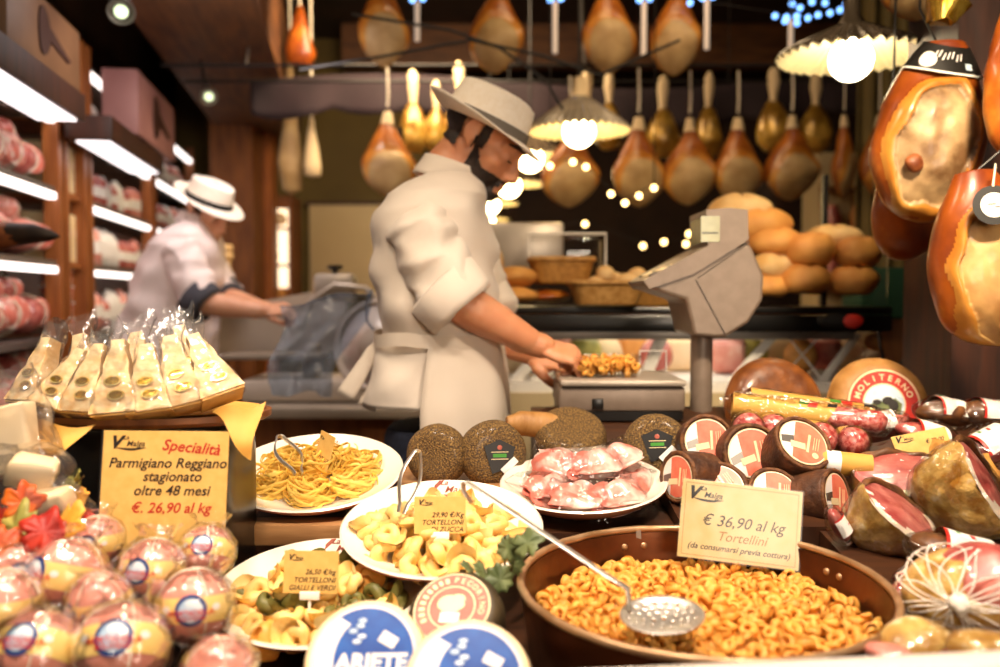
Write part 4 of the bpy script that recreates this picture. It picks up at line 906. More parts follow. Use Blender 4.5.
strap(944, 413, 1.72, .055, .032, (0, R(10), R(10)), 'pale labelled cured meat pack in front of the dark wooden post', 2)
strap(988, 416, 1.70, .055, .034, (0, R(8), 0), 'labelled cured meat pack at the border under the wooden post', 4)
strap(992, 445, 1.5, .05, .032, (0, R(-30), 0), 'pink cured meat pack at the border beside the crumpled paper', 5)
strap(838, 526, 1.26, .028, .016, (R(20), R(60), 0), 'small red and green printed pack corner squeezed between pan and ham', 7)
strap(924, 588, 1.10, .045, .028, (R(10), R(-18), R(10)), 'printed vacuum pack lying below the gold ham against the pan', 3)
strap(962, 555, 1.12, .06, .03, (R(10), R(12), R(-10)), 'gold printed vacuum pack between the large ham and the net', 6)
t, Mx, w_, h_ = small_card(923, 446, 1.50, 56, 30, [('€ 23,00', .40, .12, .2, 1, 'RIGHT'), ('al kg', .40, -.12, .17, 1, 'RIGHT'), ('SCAVATO', .42, -.36, .2, 1, 'RIGHT')], 'handwritten style price card among the packed cured meats', yaw=-4, lean=25, foot=False, roll=12, lg=.1)
mb = MB(); mb.grid(lambda u, v: ((u - .5) * .1, (v - .5) * .07, 0), 14, 10); mb.noise(.02, 24, 6)
o = tag(mb.build('crumpled_paper', M['kraft'], M=TRS(at(963, 462, 1.43), (R(40), R(10), R(-15))), angle=20), 'crumpled brown paper sheet above the large cut ham', 'paper'); so = o.modifiers.new('s', 'SOLIDIFY'); so.thickness = .0008
# netted ham
nr = S(62, .98); nc = at(968, 596, .985)
t = thing('netted_ham', 'cured ham wrapped in a knotted white net', 'ham', Matrix.Translation(nc) @ Matrix.Rotation(R(-20), 4, 'Z'))
mb = MB(); mb.ell((0, 0, 0), (nr, nr * .8, nr * .75), 36, 22); mb.noise(.008, 20, 2); mb.build('meat', [M['gold_skin']], t, angle=180)
mb = MB(); mb.ell((.016, -.002, .014), (nr * .8, nr * .74, nr * .66), 30, 18); mb.noise(.006, 25, 5); mb.build('cut_face', M['cured_meat'], t, angle=180)
nt = MB(); kn = Vector((-.25, -.86, .1)).normalized(); fr = frame(kn, (1, 0, 0))
def npos(th, ph, off=1.05):
    d = fr @ Vector((math.sin(th) * math.cos(ph), math.sin(th) * math.sin(ph), math.cos(th))); return Vector((d.x * nr, d.y * nr * .8, d.z * nr * .75)) * (off + .07 + .03 * math.sin(ph * 5 + th * 6))
for s in (-1, 1):
    for k in range(15): nt.tube([npos(.05 + 2.6 * i / 24, 2 * PI * k / 15 + s * 1.0 * (i / 24) + .14 * math.sin(k * 2.7 + i * .3)) for i in range(25)], .0009, 6)
nt.build('net', M['net'], t, angle=180)
mb = MB(); mb.ell(kn * nr * .86, (.010, .010, .012), 16, 10); mb.noise(.004, 120, 1); mb.build('knot', M['net'], t, angle=180)
def lump(px, py, Y, sz, rot, lb, mt, seed, name='cured_meat_piece', face=None):
    t = thing(name, lb, 'cured meat', TRS(at(px, py, Y), rot)); mb = MB(); mb.ell((0, 0, 0), sz, 30, 18); mb.noise(.008, 22, seed); mb.build('meat', M[mt], t, angle=180)
    f = MB(); f.ell((0, 0, 0), [q * 1.1 for q in sz], 30, 18); f.noise(.010, 26, seed + 2); f.build('vacuum_bag', M['film'], t, angle=180)
    if face:
        c = MB(); c.ell((0, -sz[1] * .72, .004), (sz[0] * .72, sz[1] * .3, sz[2] * .66), 24, 12); c.build('cut_face', M[face], t, angle=180)
    return t
lump(920, 650, .88, (.042, .035, .025), (R(20), R(-22), R(20)), 'gold rimmed cured meat roll below the net at the window edge', 'gold_skin', 4, face='bone')
lump(985, 655, .86, (.04, .035, .025), (0, 0, 0), 'gold wrapped cured meat at the border below the net', 'gold_skin', 6)
lump(890, 660, .86, (.022, .02, .016), (0, 0, 0), 'small wrapped piece at the window edge by the pan', 'ham_pink', 8)
# ================================================================== room shell
FZ = 0.12
struct(MB().bx(-4.2, 3.6, .3, 9.2, FZ - .1, FZ).build('floor', M['floor']))
struct(MB().bx(-4.2, 3.6, .75, 9.2, 3.5, 3.6).build('ceiling', M['ceiling_dark']))
struct(MB().bx(-4.2, 3.6, 9.1, 9.2, FZ, 3.5).build('wall_back', M['wall_brown']))
struct(MB().bx(3.5, 3.6, .75, 9.1, FZ, 3.5).build('wall_right', M['wall_brown']))
def PY(o=0.0): return lambda Y: Vector((-1.15 - .172 * Y + o, Y, 0))
SD = Vector((-.172, 1, 0)).normalized(); SN = Vector((-1, -.172, 0)).normalized()
def shelfM(Y, off=0.0, z=0.0):
    o = PY()(Y) - SN * off; o.z = z
    m = Matrix((SD, SN, Vector((0, 0, 1)))).transposed().to_4x4(); m.translation = o; return m
m_ = MB(); m_.box((9, .1, 3.38), (0, 0, 1.69)); struct(m_.build('wall_left', M['wall_brown'], M=shelfM(5.2, -.48, FZ)))
struct(MB().bx(-2.6, -.62, 7.3, 7.4, FZ, 3.5).build('wall_divider', M['olive_wall']))
m_ = MB(); m_.box((5.5, .55, .5), (0, 0, 0)); struct(m_.build('beam_wood', M['beam'], M=shelfM(4.6, .52, 2.88)))
for Y in (2.9, 4.9, 6.9): struct(MB().bx(-1.2, 3.5, Y, Y + .2, 3.2, 3.5).build('beam_cross', M['beam']))
struct(MB().bx(-2.02, -1.72, 6.3, 6.6, FZ, 3.5).build('pillar_dark', M['wood_mid']))
struct(MB().bx(1.075, 1.45, 2.14, 2.4, FZ, 3.5).build('pillar_wood', M['wood_dark']))
struct(MB().bx(-1.78, -1.66, 6.6, 6.75, FZ, 3.3).build('trim_1', M['wood_post']))
# lit doorway / cabinet beyond the divider
t = thing('glass_cabinet', 'lit glass cabinet of pale packets beside the dark pillar', 'cabinet', at(274, 255, 6.9) + Vector((0, 0, -.45)))
MB().bx(-.14, .14, 0, .3, 0, .9, 0).build('back_panel', M['wood_mid'], t)
for k in range(3):
    MB().bx(-.13, .13, -.02, .1, .08 + k * .28, .1 + k * .28).build('shelf', M['wood_mid'], t)
MB().bx(-.11, .11, -.005, 0, .2, .8).build('lit_panel', emis('cabinet_glow', 'ffe8c4', 1.6), t)
for i, (dx, dz, mt) in enumerate(((-.06, .12, 'salami'), (.05, .11, 'bread'), (0, .4, 'label_white'), (.06, .68, 'cream_rind'))):
    m_ = MB(); m_.ell((0, 0, 0), (.05, .04, .05), 16, 10); m_.noise(.01, 20, i)
    tag(m_.build('packet', M[mt], M=Matrix.Translation(at(274, 255, 6.9) + Vector((dx, -.045, -.45 + dz + .04)))), ['red packet low in the lit glass cabinet', 'tan packet low in the lit glass cabinet', 'white packet halfway up the lit glass cabinet', 'cream packet high in the lit glass cabinet'][i], 'packet')
t = thing('menu_board', 'plain cream panel on the wall behind the meat slicer', 'panel', at(385, 250, 7.25)); m_ = MB(); m_.box((S(150, 7.25), .06, S(92, 7.25)), (0, 0, 0), 0, .01); m_.build('panel', M['cream_panel'], t); m_ = MB(); m_.box((S(156, 7.25), .04, .03), (0, -.01, S(46, 7.25))); m_.build('frame', M['wood_dark'], t)

# ================================================================== wall shelving with lights
LV = (.98, 1.28, 1.59, 1.885, 2.19, 2.5)
def shelving(Y0, Y1, label, tubes=True, D=.36):
    L = (Y1 - Y0) / .9855; t = thing('display_shelving', label, 'shelving', shelfM(Y0, 0, FZ), 'wall shelving')
    for u in (0, L - .05): MB().bx(u, u + .045, 0, .06, 0, 2.45).build('post', M['wood_post'], t)
    MB().bx(0, L, D, D + .02, 0, 2.45).build('back_panel', M['wood_mid'], t)
    for z in LV:
        MB().bx(.0, L - .0, .015, D, z - FZ - .025, z - FZ).build('shelf_board', M['steel_dull' if tubes else 'wood_post'], t)
        if tubes and z > 1.5: MB().bx(.06, L - .07, .005, .035, z - FZ - .052, z - FZ - .026).build('light_tube', EMI_TUBE, t)
    return t
shelving(2.3, 3.70, 'lit wall shelving bay with hams nearest the window')
shelving(3.74, 4.06, 'narrow unlit wall shelving bay with boxes and tubs', tubes=False)
shelving(4.1, 5.45, 'lit wall shelving bay with packed sausages behind the second clerk')
shelving(5.5, 6.95, 'lit wall shelving bay farthest along the wall')
def shelf_lump(seed, sz, mt, face=True):
    m_ = MB(); m_.ell((0, 0, 0), sz, 20, 12); m_.noise(.016, 12, seed)
    o_ = thing('cured_meat', 'x', 'cured meat'); m_.build('meat', M[mt], o_, angle=180)
    if face:
        m_ = MB(); m_.ell((0, 0, 0), (.012, sz[1] * .72, sz[2] * .74), 18, 8); m_.build('cut_face', M['prosciutto'], o_, M=Matrix.Translation((sz[0] * .25, -sz[1] * .8, 0)) @ Matrix.Rotation(R(75), 4, 'Z'))
    m_ = MB(); m_.tube([(sz[0] * .3, sz[1] * 1.02 * math.cos(a), sz[2] * 1.02 * math.sin(a)) for a in [2 * PI * k / 24 for k in range(24)]], .004, 6, closed=True); m_.build('string', M['string'], o_)
    return o_
SA = [shelf_lump(1, (.10, .14, .075), 'ham_pink'), shelf_lump(2, (.07, .13, .09), 'prosciutto'), shelf_lump(3, (.11, .12, .085), 'cured_meat')]
fl = [0, 0, 0]
def put(pool, flags, i, Mx, lb, g):
    if not flags[i]: flags[i] = 1; pool[i].matrix_basis = Mx; pool[i]['label'] = lb; pool[i]['group'] = g
    else: dup(pool[i], Mx, lb, g)
rnd = random.Random(4)
for zi, (z, nm) in enumerate(((.98, 'lowest'), (1.28, 'lower'), (1.59, 'middle'), (1.885, 'upper'), (2.19, 'top'))):
    Y = 2.5
    while Y < 3.6:
        i = (zi + rnd.randrange(3)) % 3
        put(SA, fl, i, shelfM(Y, -.16 + rnd.uniform(-.02, .02), z + .094) @ TRS((0, 0, 0), (rnd.uniform(-.1, .1), rnd.uniform(-.1, .1), rnd.uniform(-.25, .25)), rnd.uniform(.82, .95)), 'pink cured meat piece tied with string on the %s shelf nearest the window' % nm, 'cured meat on the %s near shelf' % nm)
        if z < 2.1 and rnd.random() < .6: put(SA, fl, (i + 1) % 3, shelfM(Y + .1, -.18, z + .19) @ TRS((0, 0, 0), (0, rnd.uniform(-.3, .3), rnd.uniform(-.3, .3)), .68), 'small cured meat piece stacked on top on the %s shelf nearest the window' % nm, 'stacked cured meat on the %s near shelf' % nm)
        Y += rnd.uniform(.19, .23)
def shelf_pack(seed, h, r, mt):
    o_ = thing('sausage_pack', 'x', 'sausage'); m_ = MB(); m_.lathe([(0, 0), (r, .006), (r * 1.05, h * .4), (r * .95, h * .8), (r * .4, h * .94), (r * .15, h), (0, h)], 18); m_.noise(.01, 14, seed); m_.build('sausage', M[mt], o_, angle=180)
    m_ = MB(); m_.grid(lambda u, v: (r * 1.12 * math.cos(2 * PI * u), r * 1.12 * math.sin(2 * PI * u), h * (.3 + .3 * v)), 18, 3, cu=True); m_.build('paper_band', M['label_white'], o_); return o_
SB = [shelf_pack(1, .2, .045, 'ham_pink'), shelf_pack(2, .17, .05, 'cured_meat'), shelf_pack(3, .19, .042, 'label_white')]
fb = [0, 0, 0]
for bay, (ya, yb, nb) in enumerate(((4.2, 5.4, 'behind the second clerk'), (5.6, 6.85, 'farthest along the wall'))):
    for z, nm in ((1.28, 'lower'), (1.59, 'middle'), (1.885, 'upper'), (2.19, 'top')):
        Y = ya
        while Y < yb:
            put(SB, fb, rnd.randrange(3), shelfM(Y, -.1, z) @ TRS((0, 0, 0), (0, 0, rnd.uniform(0, 6)), rnd.uniform(.9, 1.05)), 'upright pink sausage pack on the %s shelf of the bay %s' % (nm, nb), 'sausage packs on the %s shelf %s' % (nm, nb)); Y += rnd.uniform(.11, .15)
for z, nm in ((1.59, 'middle'), (1.885, 'upper'), (2.19, 'top')):
    for k in range(2):
        m_ = MB(); m_.box((.11, .16, .21), (0, 0, .105), 0, .004); m_.box((.112, .162, .03), (0, 0, .13), 1)
        tag(m_.build('carton_box', [M['box_yellow'], M['cream_rind']], M=shelfM(3.85 + k * .125, -.12, z)), 'pale yellow carton, %s, %s board of the narrow bay' % (('nearer the window', 'next to the far post')[k], nm), 'carton', 'cartons in the narrow bay')
tb = MB(); tb.lathe([(0, 0), (.038, 0), (.046, .06), (.05, .062), (.05, .068), (0, .068)], 24, mfn=lambda k: 1 if k > 2 else 0)
to = tb.build('plastic_tub', [M['prosciutto'], M['label_white']]); f_ = 1
for k in range(2):
    for r in range(4):
        Mx = shelfM(3.84 + k * .125, -.09, 1.28 + r * .0705); lb = 'white lidded tub, %s of its stack %s' % (('lowest', 'second up', 'third up', 'topmost')[r], ('nearer the window', 'next to the far post')[k])
        if f_: f_ = 0; to.matrix_basis = Mx; tag(to, lb, 'tub', 'tubs in the narrow bay')
        else: link_copy(to, Mx, 'plastic_tub', lb, 'tub', 'tubs in the narrow bay')
def light_box(Y0, Y1, label):
    L = (Y1 - Y0) / .9855; t = thing('light_box', label, 'lamp', shelfM(Y0, .19, 2.075))
    MB().bx(-.05, L + .05, -.02, .16, .004, .10, 0, .006).build('housing', M['wood_dark'], t)
    MB().bx(0, L, 0, .13, -.004, .006).build('diffuser', EMI_DIFF, t)
    for u in (.08, L - .08): MB().bx(u, u + .03, .12, .22, .03, .06).build('bracket', M['steel_dull'], t)
light_box(2.32, 3.22, 'fluorescent light box over the near shelving bay'); light_box(3.68, 4.62, 'fluorescent light box above the second clerk')
def sign_box(Y0, Y1, z0, z1, off, th, mt, label):
    L = (Y1 - Y0) / .9855; t = thing('hanging_sign', label, 'sign', shelfM(Y0, off, z0)); h = z1 - z0
    m_ = MB(); m_.bx(0, L, 0, th, 0, h, 0, .005); m_.build('board', M[mt], t)
    m_ = MB(); n = 20; m_.prism([(L * .42 + h * .26 * math.cos(a) * (1 + .25 * math.cos(a)), h * .5 + h * .36 * math.sin(a)) for a in [2 * PI * k / n for k in range(n)]], .004, 0, Matrix.Translation((0, -.002, 0)) @ Matrix.Rotation(PI / 2, 4, 'X'))
    m_.prism([(L * .42 + h * .25, h * .42), (L * .78, h * .3), (L * .82, h * .36), (L * .42 + h * .3, h * .62)], .004, 0, Matrix.Translation((0, -.002, 0)) @ Matrix.Rotation(PI / 2, 4, 'X')); m_.build('ham_picture', M['ham_silhouette'], t)
sign_box(2.57, 3.28, 2.185, 2.40, .19, .06, 'sign_brown', 'brown sign board with a dark ham picture above the near light box')
sign_box(4.2, 5.1, 2.2, 2.5, .19, .16, 'sign_pink', 'pale pink sign with a ham picture beyond the second light box')
for px, py, Y, lb in ((121, 12, 3.0, 'round LED spot lamp over the brown ham sign'), (209, 97, 4.6, 'small LED spot lamp past the pink sign')):
    t = thing('ceiling_spot', lb, 'lamp', facing(at(px, py, Y), (.35, -.75, -.55))); MB().lathe([(0, -.09), (.03, -.08), (.045, 0), (.04, .0), (.035, -.01), (0, -.01)], 24).build('housing', M['steel_dull'], t); MB().lathe([(0, .0), (.022, -.002)], 24).build('lens', EMI_LED, t)
    MB().tube([(0, 0, -.06), (0, .1, -.10), (0, .25, -.1)], .008, 8).build('arm', M['black_plastic'], t)
# dark trotter poking in
t = thing('ham_trotter', 'dark pointed ham trotter poking in at the border over the near shelves', 'ham', at(-30, 246, 2.5))
pts = [at(x, y, 2.5) - at(-30, 246, 2.5) for x, y in ((-60, 250), (-20, 241), (10, 235), (35, 234), (50, 236), (59, 237))]
m_ = MB(); m_.tube(pts, [.05, .045, .036, .024, .014, .002], 18); m_.noise(.006, 30, 3); m_.build('leg', M['bone'], t)
m_ = MB(); m_.tube(pts[2:], [.034, .026, .0165, .003], 16); m_.noise(.003, 40, 5); m_.build('hoof', M['hoof'], t, M=Matrix.Translation((.002, -.002, .001)))

# ================================================================== hanging hams
def ham(name, H, Wd, face='ham_face_far', rope=.3, shank=True, seed=0, res=(72, 52), fc=(0, .28, .40, .34), knob=False):
    """hangs from local origin (string top) downwards; face toward -y. fc: face centre x, z (fractions of H from below), half widths"""
    t = thing(name, 'x', 'ham'); nu, nv = res
    def prof(q):
        if q < .55: return math.sin(PI / 2 * (q / .42)) ** .62 if q < .42 else 1 - .12 * ((q - .42) / .13) ** 2 * 1.0
        return max(.17, .88 - 1.55 * (q - .55)) if q < 1 else .17
    B = MB(); rows = []
    V = [(0, 0, -rope - H)]; F = []; ms = []
    for j in range(1, nv + 1):
        q = (j / nv) ** 1.0
        for i in range(nu):
            a = 2 * PI * i / nu; r = prof(q) * Wd / 2
            x, y = r * math.cos(a), r * math.sin(a) * (.62 if q < .6 else .62 + .38 * (q - .6) / .4)
            dx = (x / Wd - fc[0]) / fc[2]; dz = (q - fc[1]) / fc[3]; d2 = dx * dx + dz * dz
            if y < 0 and d2 < 1.2: y += -.0 + (.05 * Wd * (1 - d2) * -1 if d2 < 1 else 0) * .4 + (.012 * Wd if .85 < d2 < 1.2 else 0)
            V.append((x + .03 * Wd * math.sin(q * 3 + seed), y, -rope - H + H * q))
    def isface(i, j):
        a = 2 * PI * (i + .5) / nu; q = (j + .5) / nv; r = prof(q) / 2; x = r * math.cos(a)
        if math.sin(a) > 0: return 0
        d2 = ((x - fc[0]) / fc[2]) ** 2 + ((q - fc[1]) / fc[3]) ** 2
        return 1 if d2 < .9 else (2 if d2 < 1.5 else 0)
    for i in range(nu): F.append([0, 1 + (i + 1) % nu, 1 + i]); ms.append(1 if math.sin(2 * PI * i / nu) < -.2 and fc[1] - fc[3] < .05 else 0)
    for j in range(nv - 1):
        for i in range(nu): F.append([1 + j * nu + i, 1 + j * nu + (i + 1) % nu, 1 + (j + 1) * nu + (i + 1) % nu, 1 + (j + 1) * nu + i]); ms.append(isface(i, j + 1))
    B.add(V, F, ms); B.noise(Wd * .05, 2.2 / Wd, seed); B.build('meat', [M['ham_skin_far'], M[face], M['ham_fat']], t, angle=180)
    if shank:
        s_ = MB(); s_.tube([(0, 0, -rope - .04 * H), (0, 0, -rope + .05 * H), (0, 0, -rope + .13 * H)], [Wd * .12, Wd * .10, Wd * .07], 14); s_.noise(.006, 20, seed); s_.build('shank', M['shank'], t)
    MB().tube([(0, 0, -rope + .08), (.004, 0, -rope / 2), (0, 0, 0)], .006, 6).build('string', M['string'], t)
    return t
h1 = ham('hanging_ham', .40, .27, seed=1); h2 = ham('hanging_ham', .40, .27, seed=5, fc=(.05, .30, .38, .34))
fh = [0, 0]
def put_ham(px, py_bot, wpx, Y, hpx, lb, g, i, rz=0):
    sx = S(wpx, Y) / .27; b = at(px, py_bot, Y); sz = S(hpx, Y) / .40
    Mx = Matrix.Translation(b + Vector((0, 0, .70 * sz))) @ Matrix.Rotation(rz, 4, 'Z') @ Matrix.Diagonal((sx, sx, sz, 1))
    if not fh[i]: fh[i] = 1; o_ = (h1, h2)[i]; o_.matrix_basis = Mx; o_['label'] = lb; o_['group'] = g
    else: dup((h1, h2)[i], Mx, lb, g)
TOP = [(383, 67, 52, 'top row ham hanging above the cream wall panel'), (496, 74, 56, 'top row ham hanging right above the clerk hat'), (608, 73, 56, 'top row ham hanging above the fluted glass lamp'), (675, 76, 52, 'top row ham hanging above the scale, next to an icicle light'), (915, 20, 80, 'top row ham whose lower end shows above the big labelled ham')]
for i, (px, pb, wd, lb) in enumerate(TOP): put_ham(px, pb, wd, 4.1 if i < 4 else 2.3, 84, lb, 'hams in the top row', i % 2, [.3, -.2, .1, -.3, 0][i])
LOW = [(388, 197, 55, 74, 'lower row ham hanging behind the back of the clerk neck'), (570, 208, 58, 74, 'lower row ham half hidden behind the fluted glass lamp'), (638, 207, 56, 78, 'lower row ham with bright fairy light reflections set before it'), (689, 206, 54, 76, 'lower row ham hanging above the scale head'), (737, 203, 52, 74, 'lower row ham hanging above the big loaf'), (791, 201, 54, 74, 'lower row ham hanging under the white shaded lamp bulb'), (843, 196, 36, 70, 'narrow lower row ham turned sideways beside the glass screen'), (878, 196, 44, 70, 'lower row ham mostly hidden behind the big labelled ham')]
for i, (px, pb, wd, hp, lb) in enumerate(LOW): put_ham(px, pb, wd, 4.3, hp, lb, 'hams in the lower row', i % 2, [.2, -.1, .15, -.2, .1, 0, .9, .4][i])
def gold_ham():
    t = thing('wrapped_ham', 'x', 'ham'); m_ = MB(); m_.lathe([(0, -.62), (.05, -.615), (.085, -.56), (.095, -.48), (.08, -.38), (.045, -.29), (.025, -.25), (0, -.24)], 26); m_.noise(.012, 16, 3); m_.build('foil_wrap', M['gold_wrap'], t, angle=180)
    m_ = MB(); m_.lathe([(.026, -.27), (.02, -.22), (.034, -.12), (.03, -.04), (.012, 0), (0, 0)], 16); m_.noise(.008, 26, 4); m_.build('paper_tie', M['shank'], t, angle=180)
    m_ = MB(); m_.grid(lambda u, v: ((.1 + .0) * (u - .5) * .9, -.098 + .02 * abs(u - .5), -.56 + .12 * v), 8, 4); m_.build('label', M['black_label'], t); return t
gh = gold_ham(); fg = 0
for i, (px, pt, pb, wd, lb) in enumerate([(413, 70, 152, 32, 'gold wrapped ham hanging nearest the back of the clerk hat'), (459, 62, 140, 30, 'gold wrapped ham behind the crown of the clerk hat'), (587, 70, 140, 34, 'gold wrapped ham with white tie directly above the fluted lamp'), (609, 72, 148, 30, 'gold wrapped ham beside the fluted lamp cord'), (663, 76, 156, 34, 'gold wrapped ham with dark label between two lower row hams'), (709, 72, 156, 28, 'slim gold wrapped ham above the scale display'), (774, 66, 150, 34, 'bright gold wrapped ham below the white shaded lamp'), (816, 72, 152, 34, 'gold wrapped ham under the white lamp shade rim'), (436, 80, 150, 26, 'dark gold wrapped ham touching the hat brim behind the clerk')]):
    Y = 4.62; a = at(px, pt, Y); h = S(pb - pt, Y); Mx = Matrix.Translation(a) @ Matrix.Rotation(i * .7 - 1, 4, 'Z') @ Matrix.Diagonal((S(wd, Y) / .19, S(wd, Y) / .19, h / .62, 1))
    if not fg: fg = 1; gh.matrix_basis = Mx; gh['label'] = lb; gh['group'] = 'gold wrapped hams'
    else: dup(gh, Mx, lb, 'gold wrapped hams')
t = thing('ham_rail', 'long steel rail the lower row hams hang from', 'rail', (1.0, 4.35, at(500, 68, 4.35).z)); MB().tube([(-2.6, -.05, 0), (1.9, -.05, 0)], .008, 8).build('bar', M['wire'], t); MB().tube([(-2.6, .27, 0), (1.9, .27, 0)], .008, 8).build('bar', M['wire'], t)
for x in (-2.2, -.6, 1.2): MB().tube([(x, -.05, 0), (x, .1, .3), (x, .1, 3.2 - at(500, 68, 4.35).z)], .008, 6).build('hanger', M['steel_dull'], t)
t = thing('ham_rail', 'high steel rail under the ceiling holding the top row hams', 'rail', (.3, 4.1, 3.02)); MB().tube([(-1.6, 0, 0), (1.6, 0, 0)], .008, 8).build('bar', M['wire'], t); 
for x in (-1.2, 1.2): MB().tube([(x, 0, 0), (x, 0, .48)], .008, 6).build('hanger', M['steel_dull'], t)
# pale ham bits and dark bundle hanging over the pillar
for i, (px, py, Y, w_, h_, mt, lb) in enumerate(((291, 128, 5.2, 26, 130, 'ham_face_far', 'long pale ham hanging over the lit glass cabinet'), (312, 148, 5.1, 20, 60, 'shank', 'slim pale wrapped ham hanging in front of the olive wall'), (300, 35, 5.0, 30, 60, 'ham_skin', 'dark reddish ham hanging highest, above the long pale ham'))):
    t = thing('hanging_ham', lb, 'ham', at(px, py, Y)); m_ = MB(); hh, ww = S(h_, Y) / 2, S(w_, Y) / 2
    m_.lathe([(0, -hh), (ww * .8, -hh * .9), (ww, -hh * .5), (ww * .7, 0), (ww * .4, hh * .6), (ww * .2, hh), (0, hh)], 22, fn=lambda p: (p.x, p.y * .7, p.z)); m_.noise(.02, 9, i); m_.build('meat', M[mt], t, angle=180)
    MB().tube([(0, 0, hh * .9), (0, 0, 3.45 - at(px, py, Y).z)], .006, 6).build('string', M['string'], t)
# scalloped valance
def val(u, v):
    x = -1.35 + 4.0 * u; z = at(500, 80, 4.9).z + .04 * math.sin(u * 9); dz = .17 + .05 * abs(math.sin(u * PI * 9)) ** .6
    return (x, .02 * math.sin(u * 60) * v, z - dz * v)
m_ = MB(); m_.grid(val, 160, 6); o_ = tag(m_.build('valance', M['valance'], M=Matrix.Translation((0, 4.92, 0)), angle=180), 'dark purple scalloped fabric valance behind the lower row hams', 'valance'); so = o_.modifiers.new('s', 'SOLIDIFY'); so.thickness = .01

# ================================================================== lamps
def pendant(Mx, Rs, Hs, Rb, label, shade='fluted', em=EMI_BULB, drop=1.0, open_=.9, group='pendant lamps', seg=144, nfl=36, cap='lamp_cap', outer='fluted_unlit'):
    t = thing('pendant_lamp', label, 'lamp', Mx, group)
    def sh(off, u, v):
        a = 2 * PI * u; q = v; r = Rs * (.2 + .8 * q); w_ = q ** 1.5 * .035 * math.cos(nfl * a)
        return (r * math.cos(a) * (1 + w_), r * math.sin(a) * (1 + w_), off + Hs * (1 - q) ** .9 + Rs * .03 * q * math.cos(nfl * a))
    m_ = MB(); m_.grid(lambda u, v: sh(0, u, v), seg, 12, cu=True); o_ = m_.build('shade', [M[shade]], t, angle=180)
    m_ = MB(); m_.grid(lambda u, v: Vector(sh(.004, u, v * .985)) + Vector((0, 0, .002)), seg, 12, cu=True); m_.build('outer_shade', M[outer], t, angle=180)
    m_ = MB(); m_.lathe([(0, Hs + .09), (.02, Hs + .085), (Rs * .12, Hs + .03), (Rs * .24, Hs - .005), (Rs * .2, Hs - .03), (0, Hs - .03)], 28); m_.build('cap', M[cap], t)
    m_ = MB(); m_.ell((0, 0, Hs * .18 - Rb * .35), Rb, 28, 18); m_.build('bulb', em, t, angle=180)
    m_ = MB(); m_.tube([(0, 0, Hs * .18), (0, 0, Hs - .02)], Rb * .38, 12); m_.build('socket', M['lamp_cap'], t)
    m_ = MB(); m_.tube([(0, 0, Hs + .08), (0, 0, 3.5 - Mx.translation.z)], .006, 8); m_.build('cord', M['wire'], t)
    return t
pendant(Matrix.Translation(at(851, 58, 2.5)), S(70, 2.5), .085, S(21, 2.5), 'white fluted pendant lamp beside the big labelled ham', em=EMI_BULB_N)
pendant(Matrix.Translation(at(579, 132, 3.6)), S(50, 3.6), .13, S(16, 3.6), 'fluted glass pendant lamp nearest the face of the clerk', cap='shank', outer='glass_flute')
for px, py, Y, wd, rb, lb in ((530, 160, 4.75, 75, 13.5, 'second pendant lamp of the receding row, bulb beside the clerk nose'), (509, 187, 5.5, 68, 12, 'third pendant lamp of the receding row, below the clerk moustache'), (490, 206, 6.6, 56, 10, 'fourth pendant lamp of the receding row at the clerk collar'), (487, 222, 8.0, 44, 8, 'last and smallest pendant lamp of the receding row')):
    pendant(Matrix.Translation(at(px, py - 2, Y)), S(wd / 2, Y), .12, S(rb, Y), lb, seg=96, nfl=24)
def bulbs(name, label, pts, r, em, wire=True):
    base = pts[0].copy(); t = thing(name, label, 'string lights', base)
    for p in pts:
        m_ = MB(); m_.ell((0, 0, 0), r, 14, 8); m_.build('bulb', em, t, M=Matrix.Translation(p - base), angle=180)
    if wire:
        q = [p - base + Vector((0, 0, .016)) for p in sorted(pts, key=lambda p: p.x)]
        MB().tube([Vector((q[0].x, q[0].y, 3.48 - base.z))] + q + [Vector((q[-1].x, q[-1].y, 3.48 - base.z))], .003, 5).build('wire', M['wire'], t)
bulbs('fairy_light_dots', 'warm fairy light reflections built as a string in front of the lower row hams', [at(x, y, 3.85) for x, y in ((550, 166), (573, 162), (586, 167), (611, 194), (625, 203), (639, 196), (654, 188))], .013, EMI_REFLECTION)  # bulbs set where the window mirrors fairy lights outside
bulbs('fairy_light_dots', 'fairy light reflections built as a low string between lamps and scale', [at(x, y, 5.2) for x, y in ((490, 236), (499, 234), (513, 235), (585, 224), (643, 246), (664, 242), (686, 244), (689, 234), (699, 233), (727, 228))], .016, EMI_REFLECTION)  # more mirrored outdoor lights, given bulbs and a wire indoors
bulbs('fairy_light_dots', 'string of blue fairy lights above the white shaded lamp', [at(x, y, 4.0) for x, y in ((690, 3), (775, 16), (785, 21), (797, 23), (808, 18), (818, 15), (830, 13), (840, 10), (792, 4), (800, 8), (812, 2), (825, 3), (846, 4))], .013, EMI_BLUE)
for px, y0, y1, lb in ((417, 2, 40, 'pale icicle light between the first two top row hams'), (555, 2, 52, 'pale icicle light between the hat and the fluted lamp ham'), (644, 2, 54, 'pale icicle light between the two top row hams over the scale'), (707, 0, 48, 'pale icicle light past the last small top row ham'), (791, 20, 62, 'pale icicle light hanging beside the white lamp shade')):
    Y = 3.95; t = thing('icicle_light', lb, 'light', at(px, y0, Y)); L = S(y1 - y0, Y); m_ = MB(); m_.tube([(0, 0, 0), (0, 0, -L)], .012, 10); m_.build('tube', EMI_ICE, t)
    m_ = MB(); m_.ell((-.02, 0, .01), .014, 10, 6); m_.ell((.025, 0, .015), .014, 10, 6); m_.build('blue_sparkle', EMI_BLUE, t); MB().tube([(0, 0, 0), (0, 0, 3.2 - at(px, y0, Y).z)], .003, 5).build('wire', M['wire'], t)  # glowing blue beads stand for a reflected fairy light
